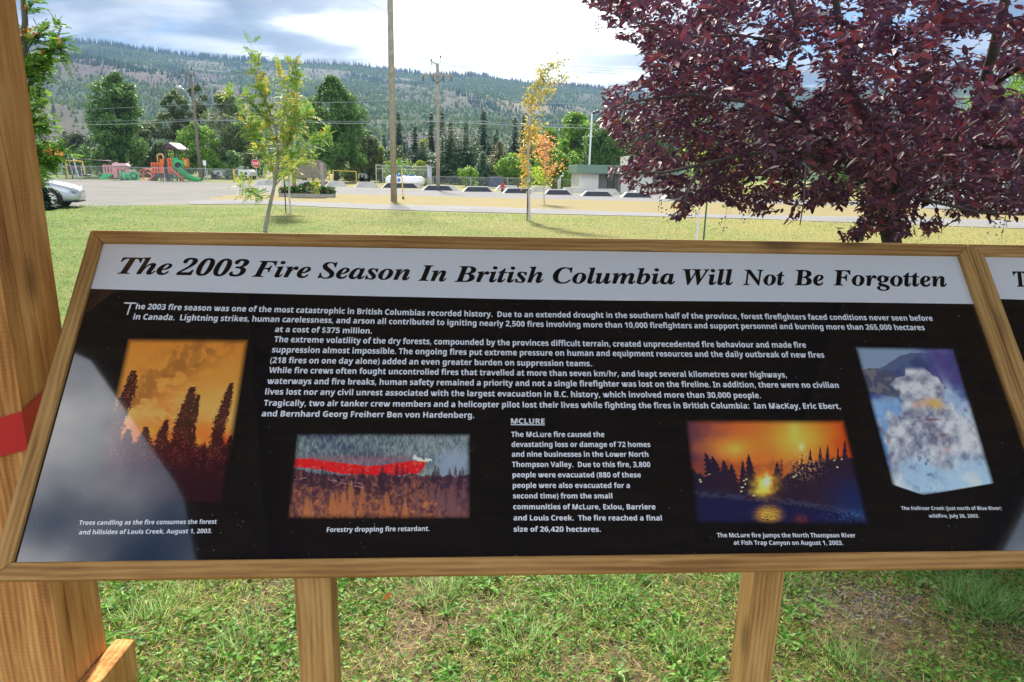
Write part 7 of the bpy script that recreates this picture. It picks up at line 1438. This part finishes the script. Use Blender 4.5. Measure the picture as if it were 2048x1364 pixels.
# sapling with whitewashed trunk and green stake behind the purple tree
b = ground(1394, 481); Y = b[1]; t5 = thing('young_tree', 'lime green sapling with a whitewashed trunk seen under the purple leaves', 'tree', (b[0], b[1], 0))
tr5 = wpx([(1393, 485), (1397, 430), (1402, 390), (1412, 350), (1425, 310), (1440, 270)], Y); L5 = [wpx(q, Y) for q in ([(1402, 390), (1430, 370), (1460, 350, .2)], [(1406, 370), (1440, 360), (1480, 350, .3)], [(1412, 350), (1440, 330), (1475, 315)], [(1420, 330), (1450, 300), (1480, 280)], [(1412, 355), (1400, 330), (1395, 300)], [(1430, 300), (1470, 270), (1510, 250)], [(1425, 310), (1500, 330), (1530, 345, .3)])]
mb = MB(); branches(mb, t5, [tr5], .038, .014, 8); branches(mb, t5, L5, .012, .004); mb.build('trunk', paint('whitewash', (.74, .73, .70), .8, .08, 6), t5, smooth=True)
leafy(t5, L5 + [tr5[3:]], 1500, [lin((150, 180, 60)), lin((170, 196, 70)), lin((120, 160, 56))], rg, .10, .22)
q = aty(1407, 480, b[1]); o = MB().tube([(0, 0, 0), (0, 0, aty(1408, 405, b[1])[2])], .022, 5).build('stake', paint('green_stake', (.06, .12, .08), .6, .3, 30), None); o.location = (q[0], q[1], 0); tag(o, 'green steel stake beside the whitewashed sapling trunk', 'stake')
# rowan at the left, close to the post
Y = 8.4; q = aty(20, 420, Y); ro_ = thing('rowan_tree', 'leafy rowan reaching out from behind the cedar post with touches of orange', 'tree', (q[0], Y, 0))
stem = [np.array([q[0], Y, 0.0]), aty(30, 420, Y), aty(40, 300, Y), aty(44, 200, Y), aty(48, 120, Y), aty(50, 40, Y), aty(40, -80, Y), aty(20, -200, Y)]
RB = [wpx(p_, Y) for p_ in ([(44, 200), (60, 160), (80, 130), (105, 100), (118, 85)], [(48, 150), (70, 130), (90, 115, .3)], [(46, 180), (60, 185), (80, 190, .2)], [(42, 260), (60, 255), (85, 250), (95, 248)], [(48, 120), (60, 90), (75, 70), (90, 58, .3)], [(49, 100), (52, 70), (45, 55)], [(50, 40), (55, 20), (70, 5)], [(40, 300), (70, 300), (100, 300), (125, 298, .2)], [(40, 310), (60, 320), (85, 325), (100, 320, .3)], [(40, 340), (60, 350), (80, 345)], [(90, 58), (100, 50)], [(105, 100), (116, 70, .2), (124, 50, .2)], [(42, 270), (55, 235), (70, 215, .2)], [(46, 160), (30, 120, -.3), (20, 80, -.4)], [(44, 220), (20, 200, .5), (0, 190, .8)])]
mb = MB(); branches(mb, ro_, [stem], .06, .02, 8); branches(mb, ro_, RB, .012, .003); mb.build('trunk', BARK, ro_, smooth=True)
PR = [lin((92, 132, 48)), lin((110, 150, 54)), lin((78, 114, 44)), lin((122, 158, 62))]
P, D, Nn, C_ = compound_leaves(RB[:4] + RB[7:10] + [RB[12]], 480, .15, 7, .05, rg, PR, .16, droop=.5, base_t=(.2, 1))
PB, DB_, NB, CB = compound_leaves([RB[4], RB[5], RB[6], RB[10], RB[11], RB[13], RB[14]], 130, .15, 6, .05, rg, PR + [lin((130, 150, 90))], .06, droop=.1, base_t=(.3, 1), up=.6)
P = np.vstack([P, PB]) - np.array(ro_.location); D = np.vstack([D, DB_]); Nn = np.vstack([Nn, NB]); C_ = np.vstack([C_, CB])
scatter('foliage', LEAF6, P, D, Nn, .058, .018, C_, LEAF, ro_)
cen = [(118, 84), (80, 103), (68, 142), (66, 66), (52, 62), (60, 70), (122, 305), (96, 302), (50, 12)]; pp = []
for c_ in cen:
    w_ = aty(c_[0], c_[1], Y - .1) - np.array(ro_.location)
    for i in range(12): pp.append(w_ + rg.normal(0, .022, 3))
pp = np.array(pp); _rb = scatter('berries', DIAMOND, pp, rnd(len(pp)), rnd(len(pp)), .028, .028, palette([lin((200, 110, 56)), lin((186, 96, 60)), lin((196, 140, 70))], len(pp), rg), LEAF, ro_); _rb['kind'] = 'stuff'
# small spruce in front of the car
bb = ground(84, 417); conifer_tree('small dark spruce in front of the silver car', 76, 350, 17, bb[1] - .8, [lin((34, 62, 46)), lin((48, 78, 56))], 60, lev=16, dens=1.0, name='small_spruce')

# ================================================================== PURPLE-LEAVED TREE
rg = np.random.default_rng(21); TC = np.array([4.05, 7.2, 0.0]); pt5 = thing('cherry_tree', 'big purple-leaved bird cherry hanging over the right side of the signs', 'tree', TC)
SIL = [(1150, -60), (1168, 8), (1190, 22), (1215, 48), (1235, 78), (1262, 84), (1290, 108), (1282, 128), (1300, 150), (1260, 165), (1204, 176), (1206, 215), (1196, 245), (1222, 268), (1236, 292), (1262, 300), (1262, 318), (1210, 332), (1212, 352), (1240, 372), (1290, 390), (1330, 388), (1345, 408), (1336, 440), (1368, 445), (1388, 412), (1430, 400), (1470, 415), (1500, 432), (1540, 442), (1560, 462), (1600, 478), (1720, 486), (1760, 470), (1800, 478), (1870, 470), (1900, 455), (1930, 430), (1980, 442), (2048, 462), (2300, 500), (2600, 500), (2600, -900), (1100, -900)]
def in_sil(px, py):
    return poly_in(np.atleast_1d(px).astype(float), np.atleast_1d(py).astype(float), SIL) > 0
def projv(P):
    d = P - CAM; z = d @ fw; return CX + FPX * (d @ RT) / z, CY - FPX * (d @ UP) / z, z
cenC = np.array([4.0, 6.7, 3.1]); rad = np.array([4.2, 3.9, 2.4])
NT_ = 13500; q = rnd(NT_ * 5, rg); q = norm(q) * (rg.uniform(.12, 1, (len(q), 1)) ** .40); tw = cenC + q * rad
tw = tw[tw[:, 2] > 1.0]; px, py, z = projv(tw)
ok = (z > 2.45)
infr = (z > .5) & (px > 1000) & (px < 2100) & (py > -60) & (py < 700)
gap = fbm(px / 46, py / 30, 77, 3)
holes = ((gap > .55) & (py < 230) & (px > 1480)) | ((gap > .64) & (px <= 1480) & (py < 250)) | ((gap > .50) & (py > 400)) | (gap > .72)
leftedge = sstep(1120, 1290, px) * .85 + .15
keep = ok & (~infr | (in_sil(px, py) & ~holes & (rg.uniform(0, 1, len(px)) < np.where(infr, 1, .5))))
keep &= infr | (rg.uniform(0, 1, len(px)) < .22)
tw = tw[keep][:NT_]; print('twigs', len(tw))
# twig lines: outward and drooping
P = []; D = []; Nn = []; Ls = []; twl = []
for o_ in tw[:8200]:
    out = (o_ - (TC + [0, 0, 2.4])); out /= np.linalg.norm(out); d = out * .9 + rg.normal(0, .45, 3) + [0, 0, .05]; d /= np.linalg.norm(d); Lt = rg.uniform(.16, .34); nl = rg.integers(6, 10)
    a = o_ - d * Lt * .7; side0 = np.cross(d, [0, 0, 1.0]); side0 /= np.linalg.norm(side0); twl.append((a, a + d * Lt * .5 + [0, 0, .01], a + d * Lt - [0, 0, .02]))
    for k in range(nl):
        s = (k + .5) / nl; sg = 1 if k % 2 else -1; p_ = a + d * Lt * s
        ld = d * .62 + side0 * sg * rg.uniform(.35, .95) + np.array([0, 0, rg.normal(-.18, .34)]); P.append(p_); D.append(ld); Nn.append(np.array([0, 0, 1.0]) + rg.normal(0, .42, 3)); Ls.append(rg.uniform(.058, .104) * (1.0 - .25 * abs(s - .5)))
P = np.array(P); D = norm(np.array(D)); Nn = np.array(Nn); Ls = np.array(Ls)
px, py, z = projv(P + D * Ls[:, None] * .5); infr = (px > 1000) & (px < 2110) & (py < 800) & (py > -50); keep = (z > 2.35) & (~infr | in_sil(px, py)); P, D, Nn, Ls, px, py, z = (a[keep] for a in (P, D, Nn, Ls, px, py, z))
pal = [lin((98, 58, 78)), lin((82, 52, 74)), lin((110, 58, 72)), lin((70, 47, 66)), lin((126, 58, 66))]
Cc = palette(pal, len(P), rg, [.3, .27, .18, .17, .08]) * rg.uniform(.75, 1.25, (len(P), 1))
vis = (px > 1150) & (px < 2048) & (py > 0) & (py < 490); size = np.where(vis, Ls / z, 0); order = np.argsort(-size); big = order[:300]; rest = order[300:]
print('leaves', len(P))
PLEAF = (np.array([[0, 0, 0], [0.5, 0, -0.07], [1, 0, -.10], [0.16, 0.30, 0.05], [0.45, 0.50, 0.05], [0.78, .32, -.01], [0.16, -0.30, 0.05], [0.45, -0.50, 0.05], [0.78, -.32, -.01]]),
         np.array([[0, 1, 3], [3, 1, 4], [4, 1, 5], [5, 1, 2], [0, 6, 1], [6, 7, 1], [7, 8, 1], [8, 2, 1]]))
W_r = Ls * rg.uniform(.40, .54, len(Ls))
ro2 = scatter('leaves', PLEAF, (P - TC)[rest], D[rest], Nn[rest], Ls[rest], W_r[rest], Cc[rest], PLUM, pt5); ro2['kind'] = 'stuff'
# the 300 leaves that show largest are objects of their own, sharing five meshes
lm_ = []
for k in range(5):
    T, F = PLEAF; me = bpy.data.meshes.new('leaf'); bend = 1 + .6 * (k - 2) / 2; me.from_pydata([(x, y * (.44 + .02 * k), zz_ * bend) for x, y, zz_ in T], [], [tuple(int(i) for i in f) for f in F]); me.update()
    a = me.color_attributes.new('col', 'FLOAT_COLOR', 'POINT'); cc = np.ones((len(T), 4), np.float32); cc[:, :3] = np.array(pal[k]) * 1.0; a.data.foreach_set('color', cc.ravel()); me.materials.append(PLUM); lm_.append(me)
for i in big:
    o = bpy.data.objects.new('leaf', lm_[int(rg.integers(5))]); COL.objects.link(o); o.parent = pt5
    d = Vector(D[i]).normalized(); s_ = d.cross(Vector(Nn[i])).normalized(); n_ = s_.cross(d); L_ = float(Ls[i]); p_ = P[i] - TC
    o.matrix_basis = Matrix([[d[0] * L_, s_[0] * L_, n_[0] * L_, p_[0]], [d[1] * L_, s_[1] * L_, n_[1] * L_, p_[1]], [d[2] * L_, s_[2] * L_, n_[2] * L_, p_[2]], [0, 0, 0, 1]])
mb = MB()
for i, l in enumerate(twl):
    if i % 3 == 0: mb.tube([tuple(p_ - TC) for p_ in l], [.0035, .0028, .0015], 3, False)
mb.build('twigs', paint('twig', (.10, .06, .055), .8), pt5)['kind'] = 'stuff'
PB_ = paint('cherry_bark', (.075, .062, .052), .9, .5, 9, bump=.7)
def P3(x, y, Y): return tuple(aty(x, y, Y) - TC)
mb = MB(); mb.tube([(0, 0, -.1), (-.02, -.1, .6), P3(1775, 440, 7.0), P3(1785, 395, 7.0), P3(1810, 355, 6.9)], [.115, .095, .09, .095, .09], 12); mb.build('trunk', PB_, pt5, smooth=True)
LIM = [([(1810, 355, 6.9), (1860, 335, 6.7), (1900, 310, 6.5), (1960, 292, 6.2), (2048, 280, 6.0), (2250, 260, 5.6)], .085, .05), ([(1830, 350, 6.9), (1900, 300, 6.8), (1945, 240, 6.6), (1965, 180, 6.5), (1985, 110, 6.3), (2010, 0, 6.0), (2040, -200, 5.8)], .07, .03),
       ([(1785, 395, 7.0), (1720, 350, 6.6), (1640, 270, 6.0), (1560, 190, 5.6), (1590, 90, 5.5), (1592, 40, 5.4), (1560, -60, 5.3)], .036, .012), ([(1780, 400, 7), (1690, 340, 6.2), (1590, 300, 5.4), (1480, 310, 4.9), (1400, 330, 4.6), (1375, 380, 4.5), (1362, 440, 4.5)], .024, .004),
       ([(1640, 270, 6), (1500, 205, 5.2), (1380, 190, 4.8), (1280, 200, 4.6), (1215, 215, 4.5)], .014, .003), ([(1590, 90, 5.5), (1480, 70, 5.2), (1360, 75, 5.0), (1260, 40, 4.9), (1172, 8, 4.9)], .011, .003), ([(1800, 365, 6.9), (1760, 280, 6.2), (1700, 180, 5.6), (1680, 60, 5.2), (1660, -80, 5)], .045, .02),
       ([(1960, 292, 6.2), (1900, 360, 5.2), (1850, 400, 4.4), (1960, 425, 3.9), (2040, 430, 3.6)], .016, .004), ([(1700, 350, 6.2), (1612, 330, 4.6), (1608, 400, 4.2), (1600, 450, 4.1)], .008, .003), ([(1965, 180, 6.5), (2060, 120, 6.0), (2160, 40, 5.6)], .035, .02), ([(1400, 330, 4.6), (1330, 345, 4.4), (1250, 345, 4.3)], .012, .003)]
for pts, r0, r1 in LIM:
    n = len(pts); MB().tube([P3(*p_) for p_ in pts], [r0 + (r1 - r0) * i / (n - 1) for i in range(n)], 8).build('branch', PB_, pt5, smooth=True)
bp = []
for (x, y, Y) in ((1262, 276, 4.4), (1245, 296, 4.4), (1240, 260, 4.4), (1280, 262, 4.4), (1320, 395, 4.4), (1338, 412, 4.4), (1392, 405, 4.3), (1448, 432, 4.2), (1488, 415, 4.2), (1890, 422, 4.0), (1998, 440, 3.7), (1300, 255, 4.5), (1196, 36, 4.9), (1600, 300, 5), (1268, 290, 4.4), (1200, 228, 4.5), (1380, 385, 4.3)):
    c_ = aty(x, y, Y) - TC
    for i in range(9): bp.append(c_ + np.array([rg.normal(0, .014), rg.normal(0, .014), -i * .011 + rg.normal(0, .006)]))
mb = MB()
for j in range(0, len(bp), 9): mb.tube([tuple(bp[j] + [0.01, 0, .10]), tuple(bp[j] + [.004, 0, .03]), tuple(bp[j] + [0, 0, -.09])], .0011, 4, False)
for c_ in bp: mb.lathe([(.0005, -.0045), (.0035, -.003), (.0045, 0), (.0035, .003), (.0005, .0045)], 6, tuple(c_))
BM_ = NT('dark_berry').bsdf((.012, .010, .018), .22, spec=.7); o = mb.build('berries', BM_, pt5, smooth=True); o['kind'] = 'stuff'

# ================================================================== GRASS AT OUR FEET
rg = np.random.default_rng(33)
def field(n, x0, x1, y0, y1, power=1.0): return np.stack([rg.uniform(x0, x1, n), y0 + (y1 - y0) * rg.uniform(0, 1, n) ** power, np.zeros(n)], -1)
def thick(P): return sstep(.24, .44, fbm(P[:, 0] * 2.3, P[:, 1] * 2.3, 5, 4)) * (1 - .85 * np.exp(-((P[:, 0] - 1.35) / .38) ** 2 - ((P[:, 1] - 2.35) / .16) ** 2))
# short turf blades
P = field(280000, -2.6, 4.0, 1.35, 3.6); k = rg.uniform(0, 1, len(P)) < .16 + .84 * thick(P); P = P[k]; n = len(P); d = rnd(n, rg) * [.9, .9, 0] + [0, 0, .75]
pg = palette([lin((112, 150, 60)), lin((140, 170, 76)), lin((84, 122, 52)), lin((176, 188, 104)), lin((206, 192, 132))], n, rg, [.26, .24, .22, .17, .11]) * rg.uniform(.6, 1.3, (n, 1))
o = scatter('grass', BLADE, P, d, rnd(n, rg) * [1, 1, .1], rg.uniform(.014, .038, n), rg.uniform(.0018, .0036, n), pg, GRASSM); tag(o, 'short sunlit grass blades under and behind the sign', 'grass', kind='stuff')
# clover and weed leaves
P = field(50000, -2.6, 4.0, 1.35, 3.6); th = thick(P) * sstep(.26, .46, fbm(P[:, 0] * 4 + 9, P[:, 1] * 4, 15, 3)); k = rg.uniform(0, 1, len(P)) < .03 + .97 * th; P = P[k]; n = len(P); P[:, 2] = rg.uniform(.006, .045, n)
pg = palette([lin((84, 140, 50)), lin((104, 158, 58)), lin((66, 116, 46)), lin((134, 170, 84))], n, rg) * rg.uniform(.75, 1.25, (n, 1))
o = scatter('weeds', LEAF6, P, rnd(n, rg) * [1, 1, .25], rnd(n, rg) * [.4, .4, .2] + [0, 0, 1], rg.uniform(.009, .027, n), rg.uniform(.007, .016, n), pg, GRASSM); tag(o, 'low broad-leaved weeds mixed into the grass', 'weeds', kind='stuff')
# dry straw lying flat
P = field(62000, -2.6, 4.0, 1.35, 3.6); k = rg.uniform(0, 1, len(P)) < 1.0 - .50 * thick(P); P = P[k]; n = len(P); P[:, 2] = rg.uniform(.002, .03, n)
pg = palette([lin((186, 158, 116)), lin((206, 182, 138)), lin((150, 118, 86)), lin((168, 136, 92))], n, rg) * rg.uniform(.7, 1.2, (n, 1))
o = scatter('straw', BLADE, P, rnd(n, rg) * [1, 1, .16] + [0, 0, .03], rnd(n, rg) * [.3, .3, 1], rg.uniform(.02, .075, n), rg.uniform(.0014, .0028, n), pg, GRASSM, H=np.full(n, .01)); tag(o, 'dry cut straw lying over the bare soil', 'straw', kind='stuff')
# long-bladed tufts
cs_ = [(0.35, 2.35, .22, 500), (1.85, 2.35, .16, 900), (.05, 2.1, .14, 260), (-.25, 2.35, .12, 260), (2.25, 2.4, .2, 500), (1.05, 2.5, .2, 700), (.6, 2.05, .1, 160), (-1.3, 2.2, .14, 260), (1.2, 2.0, .1, 160), (-.9, 2.05, .12, 200)]
Pl = []; Dl = []; Cl = []
for (x, y, r, m_) in cs_:
    off = rg.normal(0, r * .5, (m_, 2)); Pl.append(np.stack([x + off[:, 0], y + off[:, 1], np.zeros(m_)], -1)); Dl.append(np.stack([off[:, 0] * 4, off[:, 1] * 4, np.full(m_, .8)], -1) + rg.normal(0, .35, (m_, 3))); Cl.append(palette([lin((122, 156, 92)), lin((146, 172, 112)), lin((104, 146, 70))], m_, rg))
P = np.vstack(Pl); n = len(P); o = scatter('grass_tufts', BLADE, P, np.vstack(Dl), rnd(n, rg) * [1, 1, .1], rg.uniform(.05, .11, n), rg.uniform(.002, .0035, n), np.vstack(Cl) * rg.uniform(.8, 1.2, (n, 1)), GRASSM); tag(o, 'longer pale tufts standing out of the turf', 'grass', kind='stuff')
# broad plantain rosettes
Pl = []; Dl = []
for i in range(95):
    x = rg.uniform(-1.9, 2.6); y = rg.uniform(1.7, 3.0); a0 = rg.uniform(0, 6)
    for j in range(rg.integers(4, 8)):
        a = a0 + j * 1.1; Pl.append((x, y, .012)); Dl.append((math.cos(a), math.sin(a), rg.uniform(.2, .9)))
P = np.array(Pl); n = len(P); o = scatter('plantain', PLEAF, P, np.array(Dl), np.tile([0, 0, 1.0], (n, 1)) + rnd(n, rg) * .2, rg.uniform(.03, .065, n), rg.uniform(.012, .026, n), palette([lin((112, 156, 70)), lin((140, 176, 96)), lin((92, 140, 60))], n, rg), GRASSM); tag(o, 'broad-leaved plantain rosettes dotted in the grass', 'weeds', kind='stuff')
# gravel lying in the thin patch
P = np.stack([rg.normal(1.38, .24, 900), rg.normal(2.38, .10, 900), np.full(900, .004)], -1); mb = MB()
for i, p_ in enumerate(P):
    s_ = rg.uniform(.003, .010); a = rg.uniform(0, 3); v_ = [(s_ * math.cos(a + t) * rg.uniform(.7, 1.2), s_ * math.sin(a + t) * rg.uniform(.7, 1.2), 0) for t in (0, 1.57, 3.14, 4.71)]
    mb.add([(p_[0] + x, p_[1] + y, .0) for x, y, _ in v_] + [(p_[0] + x * .55, p_[1] + y * .55, s_ * .8) for x, y, _ in v_], [(4, 5, 6, 7), (0, 1, 5, 4), (1, 2, 6, 5), (2, 3, 7, 6), (3, 0, 4, 7)])
o = mb.build('gravel', paint('grey_stone', (.30, .285, .26), .85, .5, 60), None); tag(o, 'scatter of small grey stones in the thin grass', 'gravel', kind='stuff')
# mid-distance turf
n = 120000; Y_ = 3.2 + 24 * rg.uniform(0, 1, n) ** 1.25; X_ = rg.uniform(-1.0, .95, n) * (1.2 + Y_ * .95); P = np.stack([X_, Y_, np.zeros(n)], -1)
dry = np.clip(.25 + X_ * .035 + Y_ * .012 + (fbm(X_ * .5, Y_ * .5, 19, 4) - .5) * 2.4, 0, 1); g = palette([lin((100, 134, 60)), lin((118, 146, 68)), lin((86, 120, 54))], n, rg); s_ = palette([lin((160, 150, 98)), lin((144, 138, 84))], n, rg); kk_ = (rg.uniform(0, 1, n) < dry)[:, None]
o = scatter('lawn_grass', BLADE, P, rnd(n, rg) * [.8, .8, 0] + [0, 0, .7], rnd(n, rg) * [1, 1, .1], rg.uniform(.025, .055, n), .003 + Y_ * .0007, np.where(kk_, s_, g) * rg.uniform(.75, 1.2, (n, 1)), GRASSM); tag(o, 'mown lawn grass stretching back to the gravel path', 'grass', kind='stuff')
# fallen leaves
for (x, y, c, lb, s_) in ((775, 1192, (236, 140, 50), 'upright orange fallen leaf right of the left sign leg', .045), (808, 1212, (150, 84, 50), 'brown fallen leaf near the orange leaf', .03), (1031, 1222, (190, 130, 80), 'pale tan fallen leaf in the grass below the middle of the sign', .03), (1405, 1248, (110, 24, 50), 'small purple fallen leaf left of the right sign leg', .028), (1832, 1196, (150, 60, 60), 'reddish fallen leaf in the thin grass at the right', .03)):
    p_ = ground(x, y, .03); T, F = PLEAF; a = rg.uniform(0, 3); ca, sa = math.cos(a), math.sin(a)
    mb = MB(); mb.add([((vx - .5) * s_ * ca - vy * .5 * s_ * sa, (vx - .5) * s_ * sa * .4 + vy * .2 * s_, (vx - .5) * s_ * .7 * (1 if s_ > .04 else .3) + vz * s_ + vy * .2 * s_) for vx, vy, vz in T], [tuple(int(i) for i in f) for f in F])
    o = mb.build('fallen_leaf', paint('leaf_%d' % x, tuple(lin(c)), .7), None); o.location = p_; tag(o, lb, 'leaf')

# ================================================================== HAZE
HD = 0.00016
t = NT('haze_air'); pv = t.n('ShaderNodeVolumePrincipled'); pv.inputs['Density'].default_value = HD; pv.inputs['Color'].default_value = (.38, .62, 1.0, 1); pv.inputs['Anisotropy'].default_value = 0.0
for l_ in list(t.t.links): t.t.links.remove(l_)
t.l(pv.outputs[0], t.out.inputs['Volume'])
o = MB().bx(-3000, 3000, -3000, 3000, -1.0, 540).build('haze', t.m, None); tag(o, 'thin pale blue valley haze', 'haze', kind='stuff')
